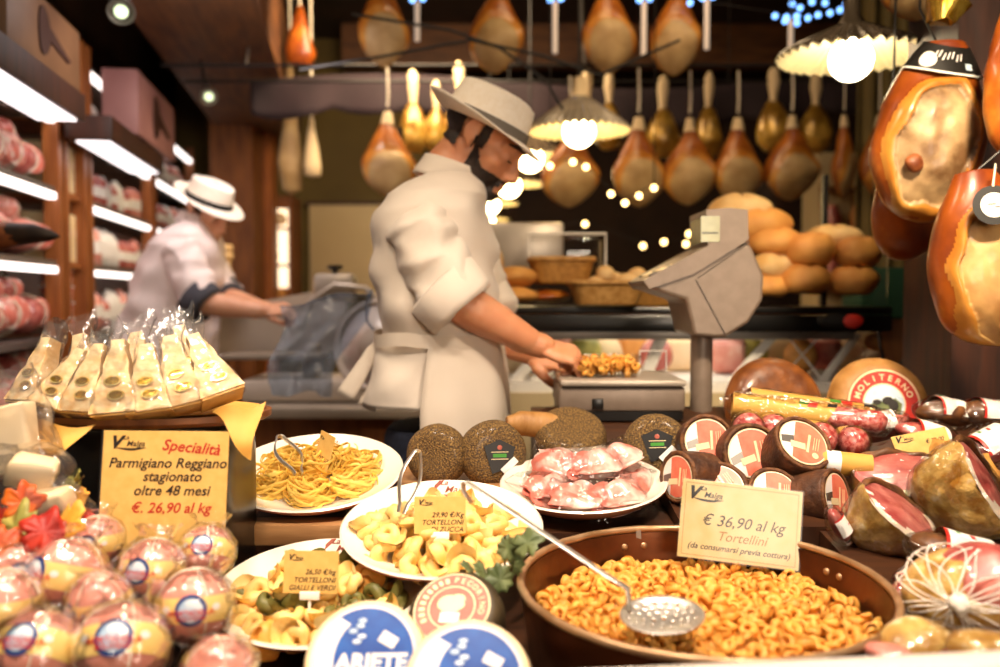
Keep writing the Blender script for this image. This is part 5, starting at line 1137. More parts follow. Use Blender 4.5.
for (pts, lb) in (([(352, 14), (400, 22), (450, 30), (500, 48), (545, 80), (568, 118)], 'black cable sagging from the ceiling toward the fluted lamp'), ([(300, 70), (390, 55), (470, 40), (540, 55), (600, 75), (680, 40)], 'thin dark cable slung across the top row hams')):
    p = [at(x, y, 3.5) for x, y in pts]; m_ = MB(); q = []
    for i in range(len(p) - 1):
        for k in range(5): q.append(p[i].lerp(p[i + 1], k / 5))
    m_.tube(q + [p[-1]], .006, 6); tag(m_.build('cable', M['wire']), lb, 'cable')

# ================================================================== big near hams
def big_ham(px, py, Y, w_, h_, label, seed, fc, rot=(0, 0, 0), rd=(0, .1), band=False, rope=True, knob=None, sz=.62, face='ham_face'):
    b = at(px, py, Y); Wd, H = S(w_, Y), S(h_, Y)
    t = thing('large_ham', label, 'ham', Matrix.Translation(b) @ TRS((0, 0, 0), rot)); nu, nv = 150, 120
    def prof(q):
        return max(.02, math.sin(PI * min(1, q ** .80 * .94 + .0)) ** .55 * (1 - .22 * q ** 2.2))
    V = [(0, 0, -H / 2)]; F = []; ms = []
    for j in range(1, nv):
        q = j / nv
        for i in range(nu):
            a = 2 * PI * i / nu; r = prof(q) * Wd / 2; x, y = r * math.cos(a), r * math.sin(a) * sz
            d2 = ((x / Wd - fc[0]) / fc[2]) ** 2 + ((q - fc[1]) / fc[3]) ** 2 + .3 * noise.noise(Vector((x / Wd * 5, q * 5, seed)))
            if y < 0:
                if d2 < .8: y += .035 * Wd - .05 * Wd * (1 - d2) + .012 * Wd * noise.noise(Vector((x / Wd * 12, q * 12, seed)))
                elif d2 < 1.25: y -= .03 * Wd * math.sin(PI * (d2 - .8) / .45)
            V.append((x, y, -H / 2 + H * q))
    n = len(V); V.append((0, 0, H / 2))
    def fm(i, j):
        a = 2 * PI * (i + .5) / nu; q = (j + .5) / nv; x = prof(q) / 2 * math.cos(a)
        if math.sin(a) > .1: return 0
        d2 = ((x - fc[0]) / fc[2]) ** 2 + ((q - fc[1]) / fc[3]) ** 2 + .3 * noise.noise(Vector((x * 5, q * 5, seed)))
        return 1 if d2 < .86 else (2 if d2 < 1.22 else 0)
    for i in range(nu): F.append([0, 1 + (i + 1) % nu, 1 + i]); ms.append(2 if math.sin(2 * PI * i / nu) < 0 else 0)
    for j in range(nv - 2):
        for i in range(nu): F.append([1 + j * nu + i, 1 + j * nu + (i + 1) % nu, 1 + (j + 1) * nu + (i + 1) % nu, 1 + (j + 1) * nu + i]); ms.append(fm(i, j + 1))
    for i in range(nu): F.append([n, 1 + (nv - 2) * nu + i, 1 + (nv - 2) * nu + (i + 1) % nu]); ms.append(0)
    B = MB(); B.add(V, F, ms); B.noise(Wd * .035, 3.0 / Wd, seed); B.build('meat', [M['ham_skin'], M[face], M['ham_fat']], t, angle=180)
    if knob:
        k = MB(); k.ell((0, 0, 0), (Wd * .075, Wd * .05, Wd * .075), 20, 12); k.noise(Wd * .02, 9 / Wd, 3); k.build('bone_knob', M['bone'], t, M=Matrix.Translation((knob[0] * Wd, -Wd * sz * .46, -H / 2 + knob[1] * H)))
    if band:
        q0, q1 = .80, .965
        def bf(u, v):
            a = PI + PI * (-.06 + 1.12 * u); q = q0 + (q1 - q0) * v + .02 * math.cos(u * PI * 2); r = prof(min(.995, q)) * Wd / 2 * 1.04 + .002
            return (r * math.cos(a), r * math.sin(a) * sz - .004, -H / 2 + H * q)
        bn = MB(); bn.grid(bf, 30, 8); bn.grid(lambda u, v: Vector(bf(u, v * .07)) + Vector((0, -.0015, 0)), 30, 3, mat=1)
        def on(p): u, v = p.x, p.y; return Vector(bf(u, v)) + Vector((0, -.002, 0))
        for k in range(7): bn.add([on(Vector((.34 + .035 * k + x, .62 + .05 * math.sin(k * 2.1) + y, 0))) for x, y in ((0, -.12), (.012, -.12), (.03, .14), (.018, .14))], [[0, 1, 2, 3]], 1)
        c = [on(Vector((.30 + .075 * math.cos(a), .40 + .28 * math.sin(a), 0))) for a in [2 * PI * k / 24 for k in range(24)]]; bn.add(c, [list(range(24))], 1)
        c = [on(Vector((.62 + x, .3 + y, 0))) + Vector((0, -.0005, 0)) for x, y in ((-.03, -.1), (.03, -.1), (.03, .12), (-.03, .12))]; bn.add(c, [[0, 1, 2, 3]], 2)
        bn.build('label_band', [M['black_label'], M['label_white'], M['badge_sky']], t, angle=180)
    if rope:
        from mathutils import Euler
        RI = Euler(rot).to_matrix().inverted(); top = Euler(rot).to_matrix() @ Vector((0, .02, H * .47))
        MB().tube([RI @ q for q in (top, top + Vector((rd[0], rd[1], .12)), Vector((top.x + rd[0], rd[1], 3.5 - b.z)))], .003, 8).build('rope', M['wire'], t)
    return t
big_ham(931, 132, 1.97, 116, 178, 'big cured ham with black label band and bone knob hanging by the white lamp', 1, (-.04, .40, .36, .36), (0, R(8), 0), band=True, knob=(-.22, .28))
big_ham(908, 205, 2.12, 74, 110, 'orange rinded ham showing below and behind the big labelled ham', 4, (.6, .5, .1, .1), (0, R(6), 0))
big_ham(985, 258, 1.74, 118, 176, 'large tan ham with pale cut face hanging lowest over the wooden post', 3, (.06, .38, .43, .42), (0, R(-8), 0), rd=(.14, 0), face='ham_face_tan')
big_ham(1016, 70, 1.8, 62, 170, 'smooth orange ham cut by the border beside the big labelled ham', 6, (.8, .5, .1, .1), (0, R(3), 0))
t = thing('label_tag', 'round black and white label tag on the border above the lowest ham', 'tag', facing(at(994, 205, 1.655), (-.2, -1, .15))); m_ = MB()
disc(m_, S(19, 1.74), 0, 0); disc(m_, S(12, 1.74), .001, 1); [m_.box((S(w_, 1.74), S(1, 1.74), .0004), TRS((S(x_, 1.74), S(y_, 1.74), .0016)), 0) for x_, y_, w_ in ((-2, 1, 7), (3, -2, 5))]; m_.build('disc', [M['black_label'], M['label_white']], t, smooth=False); MB().tube([(0, S(18, 1.74), 0), (.01, .08, -.01)], .002, 6).build('string', M['string'], t)
m_ = MB(); m_.lathe([(0, -.07), (.03, -.06), (.045, -.02), (.03, .03), (.05, .07), (.02, .1), (0, .1)], 28); m_.noise(.02, 30, 4)
o_ = thing('foil_bundle', 'crumpled gold foil bundle tied above the big labelled ham', 'foil', at(946, -6, 2.03)); m_.build('foil', M['gold_foil'], o_, angle=25); MB().tube([(0, 0, .08), (0, 0, 3.5 - at(946, -6, 2.03).z)], .005, 6).build('string', M['string'], o_)

# ================================================================== glass counter with bread
bY = 2.7; zt = at(600, 307, bY).z
t = thing('glass_counter', 'glass serving counter with black top carrying bread and baskets', 'counter', (.55, 2.9, FZ)); DI = Matrix.Translation((-.55, -2.9, -FZ))
xl, xr = at(478, 300, bY).x, at(893, 300, bY).x
def P(name, fn, mt, **k): m_ = MB(); fn(m_); return m_.build(name, M[mt] if isinstance(mt, str) else mt, t, M=DI, **k)
P('top_board', lambda m_: m_.bx(xl, xr, bY, bY + .42, zt - .022, zt, 0, .005), 'black_gloss')
P('edge_rail', lambda m_: m_.bx(xl, xr, bY + .0, bY + .03, zt - .075, zt - .024, 0, .004), 'black_gloss')
P('under_rail', lambda m_: m_.bx(xl, xr - .1, bY + .03, bY + .06, zt - .10, zt - .06, 0, .004), 'steel_dull')
P('base', lambda m_: m_.bx(xl - .1, xr + .15, bY + .05, bY + .8, FZ, 1.15), 'cream_panel')
P('interior_shelf', lambda m_: m_.bx(xl - .1, xr + .1, bY + .06, bY + .75, 1.15, 1.18), 'paper_white')
P('back_sheet', lambda m_: m_.bx(xl - .1, xr + .1, bY + .78, bY + .8, 1.18, zt - .04), 'wood_mid')
P('curved_glass', lambda m_: m_.grid(lambda u, v: (xr + .28 * (1 - math.cos(v * PI / 2)) ** 1.0 * 1.0 - .02, bY + .05 + .6 * u, zt - .05 - .32 * math.sin(v * PI / 2) * 1.0), 8, 14), 'glass')
P('glass_edge', lambda m_: m_.tube([(xr + .28 * (1 - math.cos(v * PI / 2)) - .02, bY + .05, zt - .05 - .32 * math.sin(v * PI / 2)) for v in [i / 14 for i in range(15)]], .005, 8), 'black_plastic')
for (x0, y0, x1, y1, w_) in ((558, 332, 498, 400, .020), (570, 345, 512, 408, .02), (664, 330, 646, 376, .022), (775, 334, 708, 408, .016), (858, 334, 820, 384, .014), (786, 334, 822, 380, .004), (822, 334, 760, 400, .003)):
    a, b = at(x0, y0, bY + .1), at(x1, y1, bY + .16); P('strut', lambda m_: m_.tube([a, b], w_ * .9, 8, flat=.4, up=(0, 1, 0)), 'label_white')  # plain white colour stands in for bright reflections on chrome
P('badge', lambda m_: (m_.ell((at(838, 321, bY).x, bY - .004, at(838, 321, bY).z), (S(22, bY), .004, S(8, bY)), 28, 10, 0), m_.ell((at(852, 321, bY).x, bY - .006, at(838, 321, bY).z), (S(11, bY), .004, S(7, bY)), 24, 8, 1)), [M['black_plastic'], M['red_print']])
rnd = random.Random(21)
for i in range(15):
    px = 512 + i * 24; mt = ['cream_rind', 'salami', 'ham_pink', 'leaf_green', 'shank', 'bread', 'cured_meat'][i % 7]; Y = bY + .38 + .1 * (i % 3)
    m_ = MB()
    if i % 2: m_.box((.11, .09, .11), None, 0, .02, 3)
    else: m_.ell((0, 0, 0), (.058, .06, .06), 18, 10)
    m_.noise(.01, 16, i); tag(m_.build('deli_item', M[mt], M=TRS((at(px, 360, Y).x, Y, 1.18 + .062), (0, 0, rnd.uniform(-.5, .5))), angle=50), '%s piece lying inside the glass counter, number %d along from the clerk' % (['cream', 'red', 'pink', 'green', 'beige', 'brown', 'dark red'][i % 7], i + 1), 'deli item', 'pieces inside the glass counter')
# screens
t = thing('glass_screen', 'clear glass screen with black post behind the bread rolls', 'screen', (at(823, 310, 2.95).x, 2.95, zt)); xx = at(823, 310, 2.95).x
MB().bx(-.008, .008, -.01, .01, 0, at(823, 175, 2.95).z - zt).build('post', M['black_plastic'], t)
for xa, xb in ((at(742, 300, 2.95).x - xx, -.012), (.012, at(887, 300, 2.95).x - xx)):
    MB().bx(xa, xb, -.004, .004, .005, at(823, 182, 2.95).z - zt).build('pane', M['glass'], t)
# breads
def roll(seed, flour=False):
    m_ = MB(); m_.ell((0, 0, 0), (.08, .06, .045), 30, 18)
    for i, p in enumerate(m_.v):
        k = math.exp(-((p.x + .01 * math.sin(p.y * 60)) / .010) ** 2) * max(0, p.z / .045) * .012
        m_.v[i] = Vector((p.x, p.y, max(p.z, -.034) - k))
    m_.noise(.007, 18, seed); return m_
rm = [roll(1).build('bread_roll', M['bread'], angle=180), roll(2).build('bread_roll', M['bread'], angle=180), roll(3).build('bread_roll', M['bread_flour'], angle=180)]
fr_ = [0, 0, 0]
BR = [(740, 212, 66, 36, 2.86, 2, 'large floury loaf at the top of the bread pile behind the scale display'), (760, 226, 64, 34, 2.82, 0, 'broad crusty loaf second from the top behind the scale display'), (774, 242, 54, 28, 2.78, 1, 'golden roll third down, touching the scale head'), (772, 266, 48, 26, 2.76, 2, 'pale roll squeezed between scale head and front rolls'), (768, 286, 48, 24, 2.75, 1, 'flat roll lowest against the scale head'), (811, 250, 54, 34, 2.74, 0, 'upper front roll with a split crust'), (858, 253, 48, 32, 2.74, 1, 'upper front roll nearest the glass screen edge'), (833, 238, 58, 26, 2.84, 2, 'pale roll on top behind the two upper front rolls'), (804, 280, 52, 32, 2.735, 1, 'lower front roll with a pinched crust in the middle'), (853, 281, 52, 30, 2.735, 0, 'lower front roll at the end of the counter')]
for px, py, wd, hp, Y, i, lb in BR:
    Mx = Matrix.Translation(at(px, py, Y)) @ Matrix.Rotation(rnd.uniform(-.3, .3), 4, 'Z') @ Matrix.Diagonal((S(wd, Y) / .16, S(wd, Y) / .16, S(hp, Y) / .083, 1))
    if not fr_[i]: fr_[i] = 1; rm[i].matrix_basis = Mx; tag(rm[i], lb, 'bread', 'bread rolls on the glass counter')
    else: link_copy(rm[i], Mx, 'bread_roll', lb, 'bread', 'bread rolls on the glass counter')
def loaf(px, py, Y, wd, hp, lb, seed, mt='bread_flat'):
    m_ = MB(); m_.ell((0, 0, 0), (S(wd, Y) / 2, .09, S(hp, Y) / 2), 34, 16); m_.noise(.008, 14, seed); tag(m_.build('flat_loaf', M[mt], M=Matrix.Translation(at(px, py, Y)), angle=180), lb, 'bread')
loaf(514, 277, 2.78, 48, 20, 'flat oval loaf on top beside the clerk chest', 1); loaf(513, 295, 2.76, 52, 15, 'flat oval loaf underneath beside the clerk sleeve', 2); loaf(548, 296, 2.82, 46, 12, 'dark thin loaf under the wicker basket', 3, 'ham_skin'); loaf(493, 262, 2.86, 26, 32, 'pale upright loaf behind the flat oval loaves', 4, 'bread_flour')
def basket(px, py, Y, wd, hp, dp, lb, mt='wicker'):
    W2, H2 = S(wd, Y) / 2, S(hp, Y); t = thing('wicker_basket', lb, 'basket', at(px, py + hp / 2, Y))
    sq = lambda a, w_, d_: (math.copysign(abs(math.cos(a)) ** .5, math.cos(a)) * w_, math.copysign(abs(math.sin(a)) ** .5, math.sin(a)) * d_)
    def f(u, v):
        x, y = sq(2 * PI * u, W2 * (.80 + .2 * v), dp / 2 * (.8 + .2 * v)); k = 1 + .02 * math.cos(2 * PI * u * 26) * (1 if int(v * 9) % 2 else -1); return (x * k, y * k, H2 * v)
    m_ = MB(); m_.grid(f, 104, 10, cu=True); o_ = m_.build('weave', M[mt], t, angle=180); so = o_.modifiers.new('s', 'SOLIDIFY'); so.thickness = .006
    m_ = MB(); m_.grid(lambda u, v: [q * v * .82 for q in sq(2 * PI * u, W2, dp / 2)] + [.004], 40, 3, cu=True); m_.build('bottom', M[mt], t)
    m_ = MB(); m_.tube([sq(a, W2, dp / 2) + (H2,) for a in [2 * PI * k / 60 for k in range(60)]], .008, 8, closed=True); m_.build('rim', M['wicker'], t, angle=180); return t
basket(561, 272, 2.84, 64, 24, .2, 'tall wicker basket standing behind the flat loaves', 'wicker_dark'); basket(606, 294, 2.73, 74, 22, .2, 'shallow wicker basket of white rolls in front of the taller one')
basket(650, 297, 2.86, 60, 18, .2, 'dark wicker basket half hidden behind the scale keypad', 'wicker_dark')
for i, (px, py) in enumerate(((596, 280), (612, 276), (626, 278), (638, 272), (606, 270), (650, 280))):
    m_ = MB(); m_.ell((0, 0, 0), (.034, .03, .026), 18, 10); m_.noise(.008, 26, i); tag(m_.build('small_roll', M['bread_flour' if i != 5 else 'bread'], M=Matrix.Translation(at(px, py + 4, 2.76 + .03 * (i % 2))), angle=180), ['small white roll at the near end of the shallow basket', 'small white roll second along the shallow basket', 'small white roll third along the shallow basket', 'small white roll heaped highest beside the scale keypad', 'small white roll heaped at the back of the shallow basket', 'small brown roll just behind the scale keypad'][i], 'bread')
t = thing('clear_cover', 'clear plastic bread cover standing behind the baskets', 'cover', at(565, 282, 2.98)); w2, hh = S(74, 2.98) / 2, S(46, 2.98)
m_ = MB(); m_.box((w2 * 2, .2, hh), (0, 0, hh / 2), 0, .02, 4); m_.build('box', M['glass'], t); m_ = MB(); m_.tube([(-w2, -.1, 0), (-w2, -.1, hh), (w2, -.1, hh), (w2, -.1, 0)], .004, 6); m_.build('edge', M['paper_white'], t)
m_ = MB(); m_.bx(-.13, .13, 0, .2, 0, .16, 0, .01); tag(m_.build('steel_tray', M['slicer_metal'], M=Matrix.Translation(at(525, 270, 3.02))), 'grey steel container behind the flat loaves', 'container')
# far right bits
pcb = at(862, 225, 5.2); t = thing('pale_cabinet', 'pale lit wall cabinet seen through the glass screen', 'cabinet', (pcb.x, 5.2, FZ)); MB().bx(-.25, .22, 0, .3, 0, 2.15, 0, .01).build('body', M['cream_panel'], t)
for z in (1.35, 1.65, 1.92): MB().bx(-.25, .22, -.12, 0, z, z + .02).build('shelf', M['wood_mid'], t)
for k in range(6):
    m_ = MB(); m_.lathe([(0, 0), (.045, 0), (.045, .12), (.03, .15), (.03, .17), (0, .17)], 18); tag(m_.build('jar', M[['salami', 'bread', 'khaki'][k % 3]], M=Matrix.Translation((pcb.x - .19 + .14 * (k % 3), 5.14, FZ + (1.37 if k < 3 else 1.67)))), 'small dark jar, %s on the %s shelf of the pale wall cabinet' % (('nearest the bread', 'in the middle', 'nearest the hams')[k % 3], ('lower', 'upper')[k // 3]), 'jar')
m_ = MB(); m_.bx(-.17, .17, -.1, .1, 0, .2, 0, .01); tag(m_.build('plastic_crate', M['green_crate'], M=Matrix.Translation(at(893, 318, 3.6))), 'dark green plastic crate past the bread under the hams', 'crate')
t = thing('side_cabinet', 'brown side cabinet the green crate stands on', 'cabinet', (at(893, 318, 3.6).x, 3.65, FZ)); MB().bx(-.3, .4, -.02, .35, 0, at(893, 318, 3.6).z - FZ, 0, .01).build('body', M['wood_mid'], t); MB().bx(-.28, .05, -.035, -.02, .1, .9, 0, .005).build('door', M['wood_post'], t)
m_ = MB(); m_.grid(lambda u, v: (.5 * (u - .5), .04 * math.sin(u * 40), -2.4 * v), 60, 6); o_ = tag(m_.build('curtain', M['khaki'], M=Matrix.Translation((at(915, 200, 4.4).x, 4.5, 3.5)), angle=180), 'khaki curtain hanging past the end of the glass counter', 'curtain'); so = o_.modifiers.new('s', 'SOLIDIFY'); so.thickness = .01
p0, p1 = at(956, 262, 2.2), at(900, 366, 2.6)
m_ = MB(); m_.tube([p0 - p1, Vector((0, 0, 0)), Vector((-.1, .3, -.14))], .006, 8); tag(m_.build('power_cable', M['wire'], M=Matrix.Translation(p1)), 'black cable slanting down past the curved glass edge', 'cable')

# ================================================================== scale
sY = 1.93
b0 = at(621, 416, sY); t = thing('price_scale', 'grey brown shop scale with display head on a post', 'scale', Matrix.Translation(b0)); W2 = S(126, sY) / 2; hB = S(30, sY)
m_ = MB(); m_.bx(-W2, W2, -.02, .22, .012, hB, 0, .008); m_.build('base', M['scale_body'], t)
m_ = MB(); m_.bx(-W2 * .97, W2 * .97, -.015, .215, -.008, .012); m_.build('feet', M['black_plastic'], t)
m_ = MB(); m_.bx(-W2 * .98, W2 * 1.0, -.03, .22, hB + .002, hB + .016, 0, .006); m_.build('platter', M['slicer_metal'], t)
m_ = MB(); m_.bx(-W2 * .48, -W2 * .3, -.024, -.018, hB * .25, hB * .62, 0, .002); m_.build('power_socket', M['black_plastic'], t)
m_ = MB(); m_.tube([(W2 * .5, .18, hB + .01), (W2 * .5, .18, hB + .065), (W2 * .96, .18, hB + .065), (W2 * .96, .18, hB + .01)], .002, 6); m_.build('guard_wire', M['steel'], t)
pp = at(701, 400, sY + .1) - b0; zt_ = at(701, 330, sY + .1).z - b0.z
m_ = MB(); m_.tube([(pp.x, pp.y, -.005), (pp.x, pp.y, zt_ + .02)], S(11.5, sY), 20); m_.build('post', M['scale_body'], t)
poly = [(640, 283), (645, 288), (682, 300), (690, 335), (713, 337), (722, 336), (744, 322), (758, 300), (759, 276), (748, 250), (744, 244), (705, 249), (662, 270)]
def hd(pl, y0, y1): # outline in x-z, depth along y
    q = [at(x, y, sY + .06) for x, y in pl]; return [(p.x - b0.x, p.z - b0.z) for p in q], y0, y1
def prism_y(m_, pl, y0, y1, mt=0):
    V = [(x, y0, z) for x, z in pl] + [(x, y1, z) for x, z in pl]; n = len(pl)
    m_.add(V, [list(range(n)), list(range(n, 2 * n))[::-1]] + [[i, (i + 1) % n, n + (i + 1) % n, n + i] for i in range(n)], mt)
pl, _, _ = hd(poly, 0, 0); m_ = MB(); prism_y(m_, pl, .02, .24); hdo = m_.build('head', M['scale_body'], t, angle=30); bv = hdo.modifiers.new('b', 'BEVEL'); bv.width = .008; bv.segments = 3; bv.limit_method = 'ANGLE'
pl, _, _ = hd([(640, 281), (646, 289), (690, 274), (738, 244), (744, 238), (705, 246), (660, 270)], 0, 0); m_ = MB(); prism_y(m_, pl, .012, .25); m_.build('keypad_deck', M['scale_body'], t)
a, b = at(648, 279, sY + .06) - b0, at(728, 243, sY + .06) - b0
m_ = MB(); dv = (b - a); nrm = Vector((-dv.z, 0, dv.x)).normalized()
for i in range(7):
    for j in range(4):
        p = a + dv * (.06 + .13 * i) + Vector((0, .0 + .045 * j - .02, 0)); m_.box((dv.length * .095, .034, .006), Matrix.Translation(p + nrm * .006) @ Matrix.Rotation(-math.atan2(dv.z, dv.x), 4, 'Y'), (i + j) % 3 == 0 and 1 or 0, .0015)
m_.build('keypad', [M['label_cream'], M['scale_seam']], t)
pl, _, _ = hd([(703, 211), (726, 209), (744, 211), (745, 240), (741, 245), (705, 248)], 0, 0); m_ = MB(); prism_y(m_, pl, .03, .2); dspo = m_.build('display_tower', M['scale_body'], t, angle=30)
# lit display faces the operator side and a little to the camera
c = at(713, 228, sY) - b0; m_ = MB(); m_.box((.001, .13, S(26, sY)), Matrix.Translation((pl[0][0] - .001, .115, c.z)), 0); m_.box((S(19, sY), .002, S(26, sY)), Matrix.Translation((c.x + .001, .029, c.z)), 0)
m_.box((S(16, sY), .001, S(1.4, sY)), Matrix.Translation((c.x, .0278, c.z - S(4, sY))), 1); m_.build('display', [M['scale_lcd'], M['lcd_digits']], t, smooth=False)
m_ = MB(); q = [at(x, y, sY + .06) - b0 for x, y in ((694, 278), (744, 243))]; m_.tube([Vector((p.x, .018, p.z)) for p in q], .0012, 6); q = [at(x, y, sY + .06) - b0 for x, y in ((692, 280), (722, 336))]; m_.tube([Vector((p.x, .018, p.z)) for p in q], .0012, 6); m_.build('panel_seam', M['scale_seam'], t)
# tray of pasta on the platter
ty = sY + .06; tc_ = at(606, 381, ty); tw, th_ = S(66, ty) / 2, S(20, ty); tc_.z = b0.z + hB + .017
t = thing('pasta_tub', 'clear plastic tub of tortellini on the scale platter', 'tub', tc_); m_ = MB()
m_.grid(lambda u, v: (math.copysign(abs(math.cos(2 * PI * u)) ** .4, math.cos(2 * PI * u)) * tw * (.9 + .1 * v), math.copysign(abs(math.sin(2 * PI * u)) ** .4, math.sin(2 * PI * u)) * .05 * (.9 + .1 * v), .001 + th_ * v), 48, 6, cu=True); m_.build('box', M['glass'], t); m_ = MB(); m_.tube([(math.copysign(abs(math.cos(a)) ** .4, math.cos(a)) * tw, math.copysign(abs(math.sin(a)) ** .4, math.sin(a)) * .05, th_) for a in [2 * PI * k / 48 for k in range(48)]], .002, 6, closed=True); m_.build('lip', M['glass'], t)
rnd = random.Random(8); heap = MB()
for k in range(110): heap.join(tl[k % 3], TRS((rnd.uniform(-tw, tw) * .82, rnd.uniform(-.042, .042), rnd.uniform(.006, th_ * .85)), (rnd.uniform(-2, 2), rnd.uniform(-2, 2), rnd.uniform(0, 6)), 1.05))
tag(heap.build('tortellini_heap', M['tortellini'], M=Matrix.Translation(tc_), angle=70), 'loose tortellini filling the clear tub on the scale', 'pasta', kind='stuff')

# ================================================================== slicer and back counter
t = thing('steel_counter', 'steel work counter the meat slicer stands on', 'counter', (-.62, 3.55, FZ)); cz = at(300, 408, 3.25).z - FZ
MB().bx(-.36, .37, -.3, .35, cz - .04, cz, 0, .006).build('worktop', M['slicer_metal'], t); MB().bx(-.34, .35, -.22, .33, 0, cz - .04).build('body', M['wood_mid'], t)
L_ = Vector((-.48, 3.5, cz + FZ)); t = thing('meat_slicer', 'large steel meat slicer between the two clerks', 'slicer', L_)
def q_(px, py, Y): return at(px, py, Y) - L_
m_ = MB(); a, b = q_(245, 400, 3.45), q_(410, 378, 3.45); m_.bx(a.x, b.x, -.12, .2, 0.004, .09, 0, .02); m_.build('base', M['slicer_white'], t)
bc = q_(376, 345, 3.4); br = S(44, 3.4)
bm4 = Matrix.Translation(bc) @ frame((-.35, -.9, .2), (1, 0, 0))
m_ = MB(); m_.lathe([(0, .012), (br * .45, .012), (br * .5, .006), (br * .96, .0), (br * .96, -.006), (0, -.006)], 64); m_.build('blade', M['steel'], t, M=bm4)
m_ = MB(); m_.tube([(br * math.cos(x), br * math.sin(x), 0) for x in [2 * PI * k / 64 for k in range(64)]], .014, 10, closed=True); m_.build('blade_guard', M['slicer_white'], t, M=bm4)
m_ = MB(); m_.lathe([(0, .03), (br * .2, .028), (br * .42, .014)], 40); m_.build('blade_cover', M['slicer_metal'], t, M=bm4)
a, b = q_(200, 312, 3.95), q_(345, 286, 3.95); c, d_ = q_(345, 350, 3.95), q_(200, 355, 3.95); m_ = MB(); m_.add([a, b, c, d_] + [p + Vector((0, .04, 0)) for p in (a, b, c, d_)], [[0, 1, 2, 3], [7, 6, 5, 4], [0, 4, 5, 1], [1, 5, 6, 2], [2, 6, 7, 3], [3, 7, 4, 0]]); m_.build('gauge_plate', M['slicer_metal'], t, smooth=False)
a, b = q_(222, 357, 3.4), q_(322, 352, 3.4); m_ = MB(); m_.bx(a.x, b.x, a.y - .02, a.y + .16, a.z - .01, a.z + .012, 0, .005); m_.build('carriage_tray', M['slicer_metal'], t); m_ = MB(); m_.tube([(a.x - .03, a.y, a.z), (b.x, a.y, a.z)], .010, 10); m_.build('carriage_rail', M['steel'], t)
m_ = MB(); m_.tube([(a.x - .08, a.y, a.z), (a.x - .02, a.y, a.z)], .016, 14); m_.build('knob', M['black_plastic'], t); p = q_(333, 268, 3.5)
m_ = MB(); m_.bx(p.x - .08, p.x + .08, p.y, p.y + .1, p.z - .13, p.z - .02, 0, .02); m_.build('sharpener', M['slicer_metal'], t); m_ = MB(); m_.lathe([(0, -.03), (.012, -.03), (.012, -.012), (.03, -.008), (.03, .006), (0, .008)], 20); m_.build('knob', M['black_plastic'], t, M=Matrix.Translation(p + Vector((0, .04, .005))))
a = q_(330, 300, 3.0); m_ = MB(); m_.tube([q_(300, 330, 3.5), q_(312, 300, 3.5), q_(335, 285, 3.5), q_(365, 288, 3.5), q_(385, 305, 3.5)], .012, 10); m_.build('arm', M['slicer_metal'], t)
m_ = MB(); m_.bx(q_(305, 365, 3.5).x, q_(320, 365, 3.5).x, -.05, .05, .09, .22, 0, .01); m_.build('column', M['slicer_metal'], t)
# window reflection modelled as a crumpled clear sheet
cb = at(318, 345, 2.62); t = thing('reflection_sheet', 'bluish window reflection modelled as a crumpled clear sheet in front of the meat slicer', 'reflection', cb); m_ = MB()
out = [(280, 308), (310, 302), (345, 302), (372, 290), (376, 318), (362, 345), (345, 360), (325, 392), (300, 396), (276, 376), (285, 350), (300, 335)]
def sheetf(u, v):
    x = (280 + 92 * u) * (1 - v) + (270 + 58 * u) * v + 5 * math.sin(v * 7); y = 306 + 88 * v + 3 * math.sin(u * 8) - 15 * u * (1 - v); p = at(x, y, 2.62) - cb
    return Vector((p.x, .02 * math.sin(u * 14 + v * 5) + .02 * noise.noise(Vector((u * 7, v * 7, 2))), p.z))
m_.grid(sheetf, 40, 40); m_.build('film', M['reflection_film'], t, angle=180); m_ = MB(); m_.tube([at(x, y, 2.62) - cb for x, y in ((372, 290), (366, 305), (367, 322), (374, 330))], .004, 6); m_.tube([sheetf(i / 20, 0) for i in range(21)], .002, 6); m_.build('reflection_edge', M['reflection_film'], t)
hk = at(368, 289, 3.47) - cb; MB().tube([sheetf(.95, 0), sheetf(.95, 0).lerp(hk, .5) + Vector((0, 0, -.02)), hk], .003, 6).build('handle', M['reflection_film'], t)  # strip added to join the reflection sheet to the slicer
# stack of round boards behind the second clerk
sb = at(216, 306, 4.4); sb0 = sb.z
t = thing('round_table', 'small side table under the stack of round wooden boards', 'table', (sb.x, 4.4, FZ)); MB().lathe([(0, sb0 - FZ - .03), (.2, sb0 - FZ - .03), (.2, sb0 - FZ), (0, sb0 - FZ)], 32).build('tabletop', M['wood_mid'], t)
for a in (0.8, 2.4, 4.0, 5.5): MB().tube([(.15 * math.cos(a), .15 * math.sin(a), 0), (.12 * math.cos(a), .12 * math.sin(a), sb0 - FZ - .02)], .018, 10).build('leg', M['wood_mid'], t)
m_ = MB(); m_.lathe([(0, 0), (.075, 0), (.08, .006), (.08, .03), (.075, .036), (0, .036)], 32); so_ = m_.build('round_board', M['bread_flour'])
for k in range(8):
    Mx = Matrix.Translation((sb.x + rnd.uniform(-.006, .006), 4.4, sb0 + k * .0375)); lb = 'round tan wooden board, %s in the stack behind the second clerk' % ('lowest', 'second', 'third', 'fourth', 'fifth', 'sixth', 'seventh', 'topmost')[k]
    if k == 0: so_.matrix_basis = Mx; tag(so_, lb, 'board', 'stacked round boards')
    else: link_copy(so_, Mx, 'round_board', lb, 'board', 'stacked round boards')
